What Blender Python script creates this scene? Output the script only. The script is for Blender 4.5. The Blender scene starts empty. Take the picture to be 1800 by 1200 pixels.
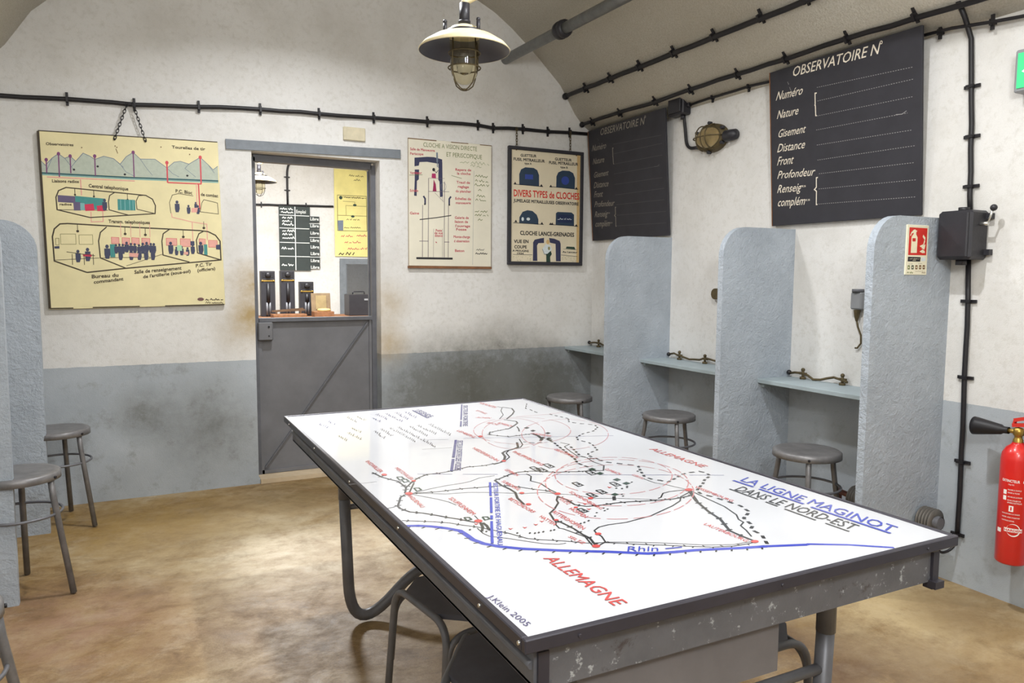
import bpy, math, random
from mathutils import Vector, Matrix
SC = bpy.context.scene
COL = SC.collection
# ------------------------------------------------------------------ camera, world, lights, exposure
cam_d = bpy.data.cameras.new('camera'); cam = bpy.data.objects.new('camera', cam_d); COL.objects.link(cam)
cam_d.sensor_width = 36.0; cam_d.lens = 1311.57/1800*36; cam_d.clip_start = .02
yaw, pitch, roll = 0.4706, 0.0871, 0.00632
F = Vector((math.sin(yaw)*math.cos(pitch), math.cos(yaw)*math.cos(pitch), -math.sin(pitch)))
R0 = Vector((math.cos(yaw), -math.sin(yaw), 0)); U0 = R0.cross(F)
R_ = R0*math.cos(roll)+U0*math.sin(roll); U_ = U0*math.cos(roll)-R0*math.sin(roll)
mw = Matrix((R_, U_, -F)).transposed().to_4x4(); mw.translation = (0, 0, 1.345); cam.matrix_world = mw
SC.camera = cam
W = bpy.data.worlds.new('world'); SC.world = W; W.use_nodes = True
W.node_tree.nodes['Background'].inputs[0].default_value = (.8, .88, 1, 1); W.node_tree.nodes['Background'].inputs[1].default_value = .3
SC.view_settings.view_transform = 'Standard'; SC.view_settings.look = 'None'; SC.view_settings.gamma = 1; SC.view_settings.use_curve_mapping = False
SC.view_settings.exposure = 0.12
def area(name, loc, size, power, color=(1, .96, .9), target=None, spread=180):
    d = bpy.data.lights.new(name, 'AREA'); d.shape = 'DISK'; d.size = size; d.energy = power; d.color = color; d.spread = math.radians(spread)
    o = bpy.data.objects.new(name, d); o.location = loc; COL.objects.link(o)
    if target: o.rotation_euler = (Vector(target)-Vector(loc)).to_track_quat('-Z', 'Y').to_euler()
    return o
def bulb(name, loc, r, power, color):
    d = bpy.data.lights.new(name, 'POINT'); d.shadow_soft_size = r; d.energy = power; d.color = color
    o = bpy.data.objects.new(name, d); o.location = loc; COL.objects.link(o)
area('ceiling_lamp_light', (1.62, 1.84, 3.25), .09, 36, (.95, .97, 1), spread=150)
area('ceiling_lamp_light', (.95, 3.6, 3.2), .20, 40, (.95, .97, 1), spread=145)
bulb('added_fill_light', (.30, -.7, 2.45), .20, 135, (.95, .975, 1))  # unseen fill without a fixture, added to brighten ceiling and walls
bulb('added_fill_light', (1.25, .55, 2.4), .15, 34, (.95, .975, 1))  # second added fill, out of view, lifts the vault over the boards
area('ceiling_lamp_light', (1.3, 7.4, 3.2), .7, 240, (.97, .985, 1))
# ------------------------------------------------------------------ helpers
def lin(c):
    return tuple((x/12.92 if x <= .04045 else ((x+.055)/1.055)**2.4) for x in [v/255 for v in c])+(1,)
class NT:
    def __init__(s, m): s.m = m; s.t = m.node_tree; s.n = s.t.nodes; s.b = s.n['Principled BSDF']
    def new(s, k, **kw):
        n = s.n.new(k)
        for a, b in kw.items():
            if a in n.inputs: n.inputs[a].default_value = b
            else: setattr(n, a, b)
        return n
    def link(s, a, b): s.t.links.new(a, b)
    def noise(s, scale, detail=5, rough=.6, src=None, dist=0):
        n = s.new('ShaderNodeTexNoise'); n.inputs['Scale'].default_value = scale; n.inputs['Detail'].default_value = detail; n.inputs['Roughness'].default_value = rough; n.inputs['Distortion'].default_value = dist
        s.link(src or s.coord(), n.inputs['Vector']); return n.outputs['Fac']
    def coord(s):
        if not hasattr(s, 'g'): s.g = s.new('ShaderNodeNewGeometry').outputs['Position']
        return s.g
    def ramp(s, f, stops):
        r = s.new('ShaderNodeValToRGB'); el = r.color_ramp.elements
        while len(el) < len(stops): el.new(.5)
        for e, (p, c) in zip(el, stops): e.position = p; e.color = c if len(c) == 4 else lin(c)
        s.link(f, r.inputs[0]); return r.outputs[0]
    def mix(s, f, a, b, mode='MIX'):
        n = s.new('ShaderNodeMix', data_type='RGBA', blend_type=mode)
        for i, v in ((0, f), (6, a), (7, b)):
            if hasattr(v, 'is_output'): s.link(v, n.inputs[i])
            else: n.inputs[i].default_value = v
        return n.outputs[2]
    def math(s, op, a, b=0):
        n = s.new('ShaderNodeMath', operation=op)
        for i, v in ((0, a), (1, b)):
            if hasattr(v, 'is_output'): s.link(v, n.inputs[i])
            else: n.inputs[i].default_value = v
        return n.outputs[0]
    def bump(s, h, strength, dist):
        b = s.new('ShaderNodeBump', Strength=strength, Distance=dist); s.link(h, b.inputs['Height']); s.link(b.outputs[0], s.b.inputs['Normal'])
def newmat(name, rough=.6, metal=0.):
    m = bpy.data.materials.new(name); m.use_nodes = True; t = NT(m); t.b.inputs['Roughness'].default_value = rough; t.b.inputs['Metallic'].default_value = metal
    return m, t
def mat(name, c, rough=.6, metal=0., var=.12, scale=14, bump=0., coat=0., bscale=120):
    m, t = newmat(name, rough, metal)
    d = tuple(max(0, x*(1-var)) for x in lin(c)[:3])+(1,); l = tuple(min(1, x*(1+var)) for x in lin(c)[:3])+(1,)
    if var: t.link(t.ramp(t.noise(scale), [(.32, d), (.68, l)]), t.b.inputs['Base Color'])
    else: t.b.inputs['Base Color'].default_value = lin(c)
    if bump: t.bump(t.noise(bscale, 3), bump, .004)
    if coat: t.b.inputs['Coat Weight'].default_value = coat; t.b.inputs['Coat Roughness'].default_value = .06
    return m
class MB:
    def __init__(s): s.v = []; s.f = []; s.sm = []
    def add(s, vs, fs, smooth=False):
        o = len(s.v); s.v += [Vector(v) for v in vs]; s.f += [tuple(i+o for i in f) for f in fs]; s.sm += [smooth]*len(fs); return s
    def box(s, c, size, rot=None, bev=0.):
        x, y, z = (k/2 for k in size); c = Vector(c)
        if bev:
            # chamfered box: 24 vertices
            b = min(bev, x*.9, y*.9, z*.9); vs = []; idx = {}
            for sx in (-1, 1):
                for sy in (-1, 1):
                    for sz in (-1, 1):
                        for ax in range(3):
                            p = [sx*(x-b), sy*(y-b), sz*(z-b)]; p[ax] = (sx*x, sy*y, sz*z)[ax]; idx[(sx, sy, sz, ax)] = len(vs); vs.append(Vector(p))
            fs = []
            for ax in range(3):
                o1, o2 = [(1, 2), (2, 0), (0, 1)][ax]
                for sg in (-1, 1):
                    loop = []
                    for a, b2 in ((-1, -1), (1, -1), (1, 1), (-1, 1)):
                        k = [0, 0, 0]; k[ax] = sg; k[o1] = a; k[o2] = b2; loop.append(idx[(*k, ax)])
                    fs.append(tuple(loop) if sg > 0 else tuple(loop[::-1]))
            for ax in range(3):
                o1, o2 = [(1, 2), (2, 0), (0, 1)][ax]
                for a in (-1, 1):
                    for b2 in (-1, 1):
                        k0 = [0, 0, 0]; k0[ax] = -1; k0[o1] = a; k0[o2] = b2; k1 = list(k0); k1[ax] = 1
                        q = (idx[(*k0, o1)], idx[(*k1, o1)], idx[(*k1, o2)], idx[(*k0, o2)]); fs.append(q if a*b2 < 0 else q[::-1])
            for k in [(a, b2, c2) for a in (-1, 1) for b2 in (-1, 1) for c2 in (-1, 1)]:
                q = (idx[(*k, 0)], idx[(*k, 1)], idx[(*k, 2)]); fs.append(q if k[0]*k[1]*k[2] > 0 else q[::-1])
        else:
            vs = [Vector((i*x, j*y, k*z)) for k in (-1, 1) for j in (-1, 1) for i in (-1, 1)]
            fs = [(0, 2, 3, 1), (4, 5, 7, 6), (0, 1, 5, 4), (2, 6, 7, 3), (0, 4, 6, 2), (1, 3, 7, 5)]
        if rot is not None: vs = [rot @ v for v in vs]
        return s.add([v+c for v in vs], fs)
    def bar(s, a, b, w, h, up=(0, 0, 1)):
        a, b = Vector(a), Vector(b); d = (b-a); L = d.length; d = d/L; x = d.cross(Vector(up)).normalized(); y = x.cross(d)
        return s.box((a+b)/2, (w, L, h), Matrix((x, d, y)).transposed())
    def tube(s, pts, r, n=10, cap=True):
        pts = [Vector(p) for p in pts]; N = len(pts); rr = r if isinstance(r, (list, tuple)) else [r]*N
        T = [((pts[min(i+1, N-1)]-pts[max(i-1, 0)]).normalized()) for i in range(N)]
        u = T[0].orthogonal().normalized(); vs = []
        for i in range(N):
            u = (u-T[i]*u.dot(T[i])).normalized(); w = T[i].cross(u)
            vs += [pts[i]+(u*math.cos(2*math.pi*k/n)+w*math.sin(2*math.pi*k/n))*rr[i] for k in range(n)]
        fs = [(i*n+k, i*n+(k+1) % n, (i+1)*n+(k+1) % n, (i+1)*n+k) for i in range(N-1) for k in range(n)]
        s.add(vs, fs, True)
        if cap: s.add(vs[:n], [tuple(range(n))[::-1]]); s.add(vs[-n:], [tuple(range(n))])
        return s
    def cyl(s, a, b, r, n=20, r2=None): return s.tube([a, b], [r, r if r2 is None else r2], n)
    def lathe(s, prof, c=(0, 0, 0), n=32, axis=None, smooth=True):
        c = Vector(c); q = Vector((0, 0, 1)).rotation_difference(Vector(axis)) if axis else None; vs = []
        for r, z in prof:
            for k in range(n):
                v = Vector((r*math.cos(2*math.pi*k/n), r*math.sin(2*math.pi*k/n), z)); vs.append(c+(q @ v if q else v))
        fs = [(i*n+k, i*n+(k+1) % n, (i+1)*n+(k+1) % n, (i+1)*n+k) for i in range(len(prof)-1) for k in range(n)]
        return s.add(vs, fs, smooth)
    def prism(s, poly, fn0, fn1):
        # poly: list of 2-D points, fn0/fn1 map a 2-D point to the two faces
        n = len(poly); vs = [Vector(fn0(p)) for p in poly]+[Vector(fn1(p)) for p in poly]
        s.add(vs, [tuple(range(n))[::-1], tuple(range(n, 2*n))]+[(i, (i+1) % n, n+(i+1) % n, n+i) for i in range(n)])
        return s
    def sphere(s, c, r, n=14, sz=None):
        m = n//2; return s.lathe([(max(1e-4, math.sin(math.pi*i/m))*r, -math.cos(math.pi*i/m)*(sz or r)) for i in range(m+1)], c, n)
    def build(s, name, m, parent=None, loc=None):
        me = bpy.data.meshes.new(name); me.from_pydata([tuple(v) for v in s.v], [], s.f)
        me.polygons.foreach_set('use_smooth', s.sm); me.validate()
        import bmesh
        bm = bmesh.new(); bm.from_mesh(me); bmesh.ops.remove_doubles(bm, verts=bm.verts, dist=1e-6); bmesh.ops.recalc_face_normals(bm, faces=bm.faces); bm.to_mesh(me); bm.free()
        me.materials.append(m); o = bpy.data.objects.new(name, me); COL.objects.link(o)
        if parent: o.parent = parent
        if loc: o.location = loc
        return o
def rc(pts, r, n=6):
    # rounds the corners of a 3-D polyline
    P = [Vector(p) for p in pts]; out = [P[0]]
    for i in range(1, len(P)-1):
        a, b, c = P[i-1], P[i], P[i+1]; d1 = (a-b); d2 = (c-b); k = min(r, d1.length*.49, d2.length*.49); p, q = b+d1.normalized()*k, b+d2.normalized()*k
        out += [p*(1-t)**2+b*2*t*(1-t)+q*t*t for t in [j/n for j in range(n+1)]]
    return out+[P[-1]]
def wob(pts, amp, step, rng):
    out = []
    for a, b in zip(pts, pts[1:]):
        a, b = Vector(a), Vector(b); n = max(1, int((b-a).length/step))
        out += [a+(b-a)*(i/n)+(Vector((rng.uniform(-1, 1), rng.uniform(-1, 1), rng.uniform(-1, 1)))*amp if i else Vector()) for i in range(n)]
    return out+[Vector(pts[-1])]
def tag(o, label=None, cat=None, group=None, kind=None):
    if label: o['label'] = label
    if cat: o['category'] = cat
    if group: o['group'] = group
    if kind: o['kind'] = kind
    return o
def root(name, loc, label, cat, group=None, rz=0.):
    o = bpy.data.objects.new(name, None); o.empty_display_size = .05; o.location = loc; o.rotation_euler = (0, 0, rz); COL.objects.link(o)
    return tag(o, label, cat, group)
def copy_tree(o, parent=None):
    c = o.copy(); COL.objects.link(c); c.parent = parent
    for ch in [x for x in COL.objects if x.parent == o]: copy_tree(ch, c)
    return c
# ---- text as mesh (built-in font)
_tx = {}
def text_mesh(txt, wt):
    k = (txt, round(wt, 4))
    if k not in _tx:
        cu = bpy.data.curves.new('t', 'FONT'); cu.body = txt; cu.size = 1; cu.resolution_u = 2
        o = bpy.data.objects.new('t', cu); me = bpy.data.meshes.new_from_object(o)
        vs = [tuple(v.co) for v in me.vertices]; fs = [tuple(p.vertices) for p in me.polygons]
        bpy.data.objects.remove(o); bpy.data.curves.remove(cu); bpy.data.meshes.remove(me)
        xs = [v[0] for v in vs] or [0, 1]
        if wt:
            n = len(vs); base, bf = vs, fs; vs, fs = [], []
            for q, (dx, dy) in enumerate(((-1, -1), (1, -1), (1, 1), (-1, 1))): vs += [(x+dx*wt, y+dy*wt, q*.004) for x, y, _ in base]; fs += [tuple(i+q*n for i in f) for f in bf]
        _tx[k] = (vs, fs, min(xs), max(xs))
    return _tx[k]
CAP = max(v[1] for v in text_mesh('H', 0)[0])
# drawings and lettering, in metres from the lower left corner of each board
DRAW = {}
DRAW['map'] = [
 ['l', 'blue', 0.0085, [[-0.0054, 0.5814], [0.0251, 0.5684], [0.0467, 0.5533], [0.0734, 0.5271], [0.0953, 0.497], [0.0979, 0.4646], [0.0985, 0.4322], [0.1092, 0.3998], [0.1308, 0.3701], [0.1693, 0.3362], [0.238, 0.2911], [0.3213, 0.2424], [0.3874, 0.1988], [0.4122, 0.19], [0.4466, 0.1801], [0.4866, 0.1711], [0.5333, 0.1552], [0.5836, 0.1376], [0.6381, 0.1217]], None],
 ['l', 'blue', 0.0075, [[0.6381, 0.1217], [0.7234, 0.0907]], None],
 ['l', 'blue', 0.006, [[0.7234, 0.0907], [0.7305, 0.091], [0.8022, 0.0515], [0.8763, -0.0042]], None],
 ['k', 'black', 0.0025, 0.012, 0.034, -1, [[-0.0073, 0.5758], [0.0231, 0.5629], [0.0447, 0.5478], [0.0713, 0.5217], [0.0931, 0.4918], [0.0957, 0.4595], [0.0964, 0.4273], [0.107, 0.3951], [0.1286, 0.3656], [0.167, 0.3318], [0.2355, 0.2869], [0.3185, 0.2384], [0.3844, 0.195], [0.4092, 0.1862], [0.4434, 0.1763], [0.4833, 0.1673], [0.5298, 0.1514], [0.58, 0.1338], [0.6342, 0.118]]],
 ['l', 'navy', 0.0018, [[0.1722, 0.994], [0.9669, 0.595]], [0.1, 0.03]],
 ['l', 'navy', 0.0015, [[0.4769, 1.3761], [0.9778, 1.1848]], None],
 ['l', 'grey', 0.0018, [[0.3453, 1.4091], [0.4233, 1.3813]], None],
 ['l', 'grey', 0.0015, [[0.2903, 1.2794], [0.3869, 1.26]], None],
 ['l', 'grey', 0.0012, [[-0.032, 0.9711], [0.0452, 0.9651]], None],
 ['l', 'black', 0.0022, [[0.002, 0.6203], [0.0661, 0.5794], [0.0947, 0.5562], [0.1164, 0.5276], [0.1405, 0.5025], [0.1569, 0.4771], [0.1661, 0.464], [0.186, 0.4331], [0.2076, 0.3859], [0.2283, 0.3677], [0.2683, 0.34], [0.3108, 0.3034], [0.3419, 0.2918], [0.3592, 0.2812], [0.4295, 0.2329], [0.4413, 0.2271], [0.4851, 0.1977], [0.5319, 0.1689], [0.5767, 0.1533], [0.6117, 0.15], [0.6324, 0.1513]], None],
 ['k', 'black', 0.0018, 0.009, 0.04, 1, [[0.002, 0.6203], [0.0661, 0.5794], [0.0947, 0.5562], [0.1164, 0.5276], [0.1405, 0.5025], [0.1569, 0.4771], [0.1661, 0.464], [0.186, 0.4331], [0.2076, 0.3859], [0.2283, 0.3677], [0.2683, 0.34], [0.3108, 0.3034], [0.3419, 0.2918], [0.3592, 0.2812], [0.4295, 0.2329], [0.4413, 0.2271], [0.4851, 0.1977], [0.5319, 0.1689], [0.5767, 0.1533], [0.6117, 0.15], [0.6324, 0.1513]]],
 ['k', 'black', 0.0018, 0.009, 0.041, -1, [[0.002, 0.6203], [0.0661, 0.5794], [0.0947, 0.5562], [0.1164, 0.5276], [0.1405, 0.5025], [0.1569, 0.4771], [0.1661, 0.464], [0.186, 0.4331], [0.2076, 0.3859], [0.2283, 0.3677], [0.2683, 0.34], [0.3108, 0.3034], [0.3419, 0.2918], [0.3592, 0.2812], [0.4295, 0.2329], [0.4413, 0.2271], [0.4851, 0.1977], [0.5319, 0.1689], [0.5767, 0.1533], [0.6117, 0.15], [0.6324, 0.1513]]],
 ['l', 'black', 0.0016, [[0.1373, 0.4954], [0.1346, 0.4587], [0.1392, 0.4359], [0.1703, 0.4044], [0.2042, 0.3641], [0.223, 0.3432], [0.2513, 0.3253], [0.2677, 0.3248]], None],
 ['l', 'black', 0.0016, [[0.6376, 0.1565], [0.5833, 0.1603], [0.5272, 0.1844], [0.4694, 0.2246], [0.398, 0.2678], [0.3438, 0.2947]], None],
 ['l', 'black', 0.0035, [[0.0615, 1.0664], [0.0718, 1.0054], [0.086, 0.9714], [0.0989, 0.9451], [0.0992, 0.9063], [0.0985, 0.8755], [0.0786, 0.8254]], None],
 ['k', 'black', 0.0028, 0.009, 0.04, 1, [[0.0615, 1.0664], [0.0718, 1.0054], [0.086, 0.9714], [0.0989, 0.9451], [0.0992, 0.9063], [0.0985, 0.8755], [0.0786, 0.8254]]],
 ['k', 'black', 0.0028, 0.009, 0.041, -1, [[0.0615, 1.0664], [0.0718, 1.0054], [0.086, 0.9714], [0.0989, 0.9451], [0.0992, 0.9063], [0.0985, 0.8755], [0.0786, 0.8254]]],
 ['l', 'black', 0.0035, [[0.0753, 0.8154], [0.0567, 0.7961], [0.0433, 0.7642], [0.0277, 0.7295], [0.027, 0.7093], [0.0392, 0.6732], [0.0643, 0.651], [0.0884, 0.6196], [0.1085, 0.5907], [0.122, 0.5747], [0.1487, 0.5339]], None],
 ['k', 'black', 0.0028, 0.009, 0.04, 1, [[0.0753, 0.8154], [0.0567, 0.7961], [0.0433, 0.7642], [0.0277, 0.7295], [0.027, 0.7093], [0.0392, 0.6732], [0.0643, 0.651], [0.0884, 0.6196], [0.1085, 0.5907], [0.122, 0.5747], [0.1487, 0.5339]]],
 ['k', 'black', 0.0028, 0.009, 0.041, -1, [[0.0753, 0.8154], [0.0567, 0.7961], [0.0433, 0.7642], [0.0277, 0.7295], [0.027, 0.7093], [0.0392, 0.6732], [0.0643, 0.651], [0.0884, 0.6196], [0.1085, 0.5907], [0.122, 0.5747], [0.1487, 0.5339]]],
 ['l', 'black', 0.002, [[-0.0003, 0.7228], [0.0149, 0.7255], [0.0292, 0.734]], None],
 ['l', 'black', 0.003, [[0.0985, 0.8755], [0.1355, 0.9271], [0.1665, 0.9586], [0.1974, 0.978], [0.2311, 0.9756], [0.2746, 0.983], [0.3072, 0.9965], [0.3348, 1.0055], [0.3378, 1.004], [0.3815, 0.9978], [0.4149, 1.0048], [0.4474, 1.0126]], None],
 ['k', 'black', 0.0024, 0.009, 0.04, 1, [[0.0985, 0.8755], [0.1355, 0.9271], [0.1665, 0.9586], [0.1974, 0.978], [0.2311, 0.9756], [0.2746, 0.983], [0.3072, 0.9965], [0.3348, 1.0055], [0.3378, 1.004], [0.3815, 0.9978], [0.4149, 1.0048], [0.4474, 1.0126]]],
 ['k', 'black', 0.0024, 0.009, 0.041, -1, [[0.0985, 0.8755], [0.1355, 0.9271], [0.1665, 0.9586], [0.1974, 0.978], [0.2311, 0.9756], [0.2746, 0.983], [0.3072, 0.9965], [0.3348, 1.0055], [0.3378, 1.004], [0.3815, 0.9978], [0.4149, 1.0048], [0.4474, 1.0126]]],
 ['l', 'black', 0.005, [[0.4474, 1.0126], [0.4728, 1.0408], [0.4911, 1.0739], [0.5044, 1.1197], [0.5233, 1.1374], [0.564, 1.1543], [0.5874, 1.1711], [0.6161, 1.2355]], None],
 ['l', 'black', 0.0025, [[0.415, 0.9969], [0.4458, 1.0094], [0.4743, 1.0318], [0.5005, 1.0607], [0.5151, 1.1145], [0.5396, 1.1431], [0.5922, 1.164], [0.6191, 1.1991], [0.6485, 1.2814]], None],
 ['l', 'black', 0.003, [[0.1325, 0.9091], [0.1121, 0.8687], [0.0926, 0.8301]], None],
 ['l', 'black', 0.0014, [[0.0958, 0.8168], [0.1519, 0.8368], [0.2063, 0.8471], [0.2525, 0.8498], [0.2776, 0.8569], [0.3149, 0.8786], [0.3642, 0.8818]], None],
 ['l', 'black', 0.0026, [[0.0932, 0.8181], [0.1612, 0.8022], [0.2252, 0.8006], [0.3051, 0.7858], [0.3444, 0.7789], [0.3711, 0.7532], [0.3963, 0.716], [0.425, 0.6837], [0.4319, 0.6506]], None],
 ['k', 'black', 0.0021, 0.009, 0.04, 1, [[0.0932, 0.8181], [0.1612, 0.8022], [0.2252, 0.8006], [0.3051, 0.7858], [0.3444, 0.7789], [0.3711, 0.7532], [0.3963, 0.716], [0.425, 0.6837], [0.4319, 0.6506]]],
 ['k', 'black', 0.0021, 0.009, 0.041, -1, [[0.0932, 0.8181], [0.1612, 0.8022], [0.2252, 0.8006], [0.3051, 0.7858], [0.3444, 0.7789], [0.3711, 0.7532], [0.3963, 0.716], [0.425, 0.6837], [0.4319, 0.6506]]],
 ['l', 'black', 0.0014, [[0.0958, 0.8168], [0.1369, 0.7965], [0.1708, 0.7739], [0.23, 0.7622], [0.2834, 0.7358], [0.3521, 0.6901], [0.4078, 0.6743], [0.4293, 0.652], [0.469, 0.6207], [0.4999, 0.5713], [0.5651, 0.539], [0.6372, 0.4922]], None],
 ['l', 'black', 0.0014, [[0.0941, 0.8119], [0.0999, 0.7975], [0.1372, 0.7396], [0.1539, 0.704], [0.1601, 0.6744]], None],
 ['l', 'black', 0.0016, [[0.1678, 0.5803], [0.1636, 0.5448]], None],
 ['l', 'black', 0.0034, [[0.3433, 0.8377], [0.3639, 0.8476], [0.4148, 0.8779], [0.4427, 0.8856], [0.4829, 0.8803], [0.5404, 0.8374], [0.5808, 0.8248], [0.5986, 0.816], [0.64, 0.8102], [0.6744, 0.7932]], None],
 ['k', 'black', 0.0027, 0.009, 0.04, 1, [[0.3433, 0.8377], [0.3639, 0.8476], [0.4148, 0.8779], [0.4427, 0.8856], [0.4829, 0.8803], [0.5404, 0.8374], [0.5808, 0.8248], [0.5986, 0.816], [0.64, 0.8102], [0.6744, 0.7932]]],
 ['k', 'black', 0.0027, 0.009, 0.041, -1, [[0.3433, 0.8377], [0.3639, 0.8476], [0.4148, 0.8779], [0.4427, 0.8856], [0.4829, 0.8803], [0.5404, 0.8374], [0.5808, 0.8248], [0.5986, 0.816], [0.64, 0.8102], [0.6744, 0.7932]]],
 ['l', 'black', 0.0032, [[0.6744, 0.7932], [0.7098, 0.8439]], None],
 ['l', 'black', 0.0022, [[0.7098, 0.8439], [0.7044, 0.8942], [0.7152, 0.9467], [0.7073, 0.9676], [0.6996, 0.9757], [0.7111, 1.0361], [0.7298, 1.1108], [0.7634, 1.1333], [0.7493, 1.1701]], None],
 ['l', 'black', 0.0042, [[0.3433, 0.8377], [0.3375, 0.7823], [0.342, 0.7429], [0.3409, 0.7074], [0.3228, 0.6589], [0.3135, 0.6037]], None],
 ['l', 'black', 0.0026, [[0.4544, 0.8584], [0.4542, 0.8304], [0.4299, 0.7883], [0.4426, 0.7559], [0.4398, 0.7255], [0.4358, 0.6904], [0.4372, 0.6598]], None],
 ['l', 'black', 0.0032, [[0.4254, 0.6307], [0.4051, 0.6015], [0.3966, 0.5785], [0.3619, 0.5383], [0.3365, 0.516], [0.3207, 0.4669]], None],
 ['l', 'black', 0.0022, [[0.3207, 0.4669], [0.318, 0.4544], [0.3079, 0.437], [0.3029, 0.4132], [0.3089, 0.4059], [0.3252, 0.3395], [0.3109, 0.2881]], None],
 ['l', 'black', 0.0036, [[0.3242, 0.4651], [0.3282, 0.4358], [0.3306, 0.3951], [0.3284, 0.3583], [0.3302, 0.329], [0.3181, 0.2883]], None],
 ['k', 'black', 0.0029, 0.009, 0.04, 1, [[0.3242, 0.4651], [0.3282, 0.4358], [0.3306, 0.3951], [0.3284, 0.3583], [0.3302, 0.329], [0.3181, 0.2883]]],
 ['k', 'black', 0.0029, 0.009, 0.041, -1, [[0.3242, 0.4651], [0.3282, 0.4358], [0.3306, 0.3951], [0.3284, 0.3583], [0.3302, 0.329], [0.3181, 0.2883]]],
 ['l', 'black', 0.0034, [[0.4254, 0.6307], [0.4296, 0.5949], [0.4261, 0.548], [0.445, 0.5229], [0.4804, 0.5158], [0.5255, 0.5147], [0.558, 0.5094], [0.6155, 0.4919], [0.6755, 0.4788], [0.7089, 0.4791], [0.7419, 0.4828]], None],
 ['k', 'black', 0.0027, 0.009, 0.04, 1, [[0.4254, 0.6307], [0.4296, 0.5949], [0.4261, 0.548], [0.445, 0.5229], [0.4804, 0.5158], [0.5255, 0.5147], [0.558, 0.5094], [0.6155, 0.4919], [0.6755, 0.4788], [0.7089, 0.4791], [0.7419, 0.4828]]],
 ['k', 'black', 0.0027, 0.009, 0.041, -1, [[0.4254, 0.6307], [0.4296, 0.5949], [0.4261, 0.548], [0.445, 0.5229], [0.4804, 0.5158], [0.5255, 0.5147], [0.558, 0.5094], [0.6155, 0.4919], [0.6755, 0.4788], [0.7089, 0.4791], [0.7419, 0.4828]]],
 ['l', 'black', 0.006, [[0.7608, 0.5117], [0.7188, 0.4353]], None],
 ['l', 'black', 0.0045, [[0.7188, 0.4353], [0.6903, 0.3605], [0.6747, 0.3006], [0.6378, 0.2298], [0.6372, 0.1927], [0.6391, 0.1597]], None],
 ['k', 'black', 0.0036, 0.009, 0.04, 1, [[0.7188, 0.4353], [0.6903, 0.3605], [0.6747, 0.3006], [0.6378, 0.2298], [0.6372, 0.1927], [0.6391, 0.1597]]],
 ['k', 'black', 0.0036, 0.009, 0.041, -1, [[0.7188, 0.4353], [0.6903, 0.3605], [0.6747, 0.3006], [0.6378, 0.2298], [0.6372, 0.1927], [0.6391, 0.1597]]],
 ['l', 'black', 0.0024, [[0.7657, 0.5153], [0.7667, 0.5028], [0.7589, 0.4375], [0.7522, 0.3708], [0.7329, 0.3099], [0.7129, 0.2816], [0.7085, 0.2608], [0.685, 0.2455], [0.6736, 0.2163], [0.6545, 0.18]], None],
 ['l', 'black', 0.005, [[0.7487, 1.1015], [0.7077, 0.9717], [0.7316, 0.9135], [0.74, 0.8726], [0.777, 0.8265], [0.7909, 0.8079], [0.7985, 0.7925], [0.7629, 0.7277], [0.7408, 0.6821], [0.7465, 0.6454], [0.7589, 0.6359], [0.7641, 0.6102], [0.8111, 0.6337], [0.8572, 0.6597], [0.8892, 0.6654], [0.9234, 0.6632], [0.9301, 0.6417], [0.9185, 0.6118], [0.8723, 0.5833], [0.8472, 0.5594], [0.8032, 0.5272], [0.7825, 0.51], [0.7734, 0.4818], [0.7834, 0.448], [0.7892, 0.4005], [0.7926, 0.3586], [0.7772, 0.3125], [0.7298, 0.2826], [0.7105, 0.2328], [0.6879, 0.2178], [0.6828, 0.1782], [0.649, 0.1276]], [0.018, 0.016]],
 ['l', 'black', 0.004, [[0.7369, 0.9151], [0.7351, 0.9712], [0.75, 0.9946], [0.8034, 1.0228], [0.8329, 1.0992], [0.8373, 1.131], [0.8242, 1.1765], [0.8438, 1.2177], [0.8947, 1.2589], [0.9583, 1.2853], [1.0073, 1.3333], [1.0242, 1.3787], [0.986, 1.4269], [0.9638, 1.469], [0.9985, 1.5332], [0.9899, 1.5795], [0.9762, 1.6588]], [0.018, 0.016]],
 ['l', 'black', 0.0016, [[0.7267, 0.6686], [0.7294, 0.6208], [0.7465, 0.593], [0.7523, 0.5711], [0.7657, 0.5335]], None],
 ['l', 'black', 0.0024, [[0.6461, 0.499], [0.659, 0.5038], [0.6865, 0.5306], [0.7122, 0.5357], [0.758, 0.5312]], None],
 ['l', 'black', 0.0024, [[0.7559, 0.5082], [0.7083, 0.4851], [0.684, 0.458], [0.6408, 0.4338], [0.5439, 0.3938], [0.4636, 0.3799], [0.4146, 0.384], [0.3873, 0.38], [0.3653, 0.3651], [0.3595, 0.347], [0.3593, 0.3266], [0.3471, 0.2931], [0.3197, 0.28]], None],
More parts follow.
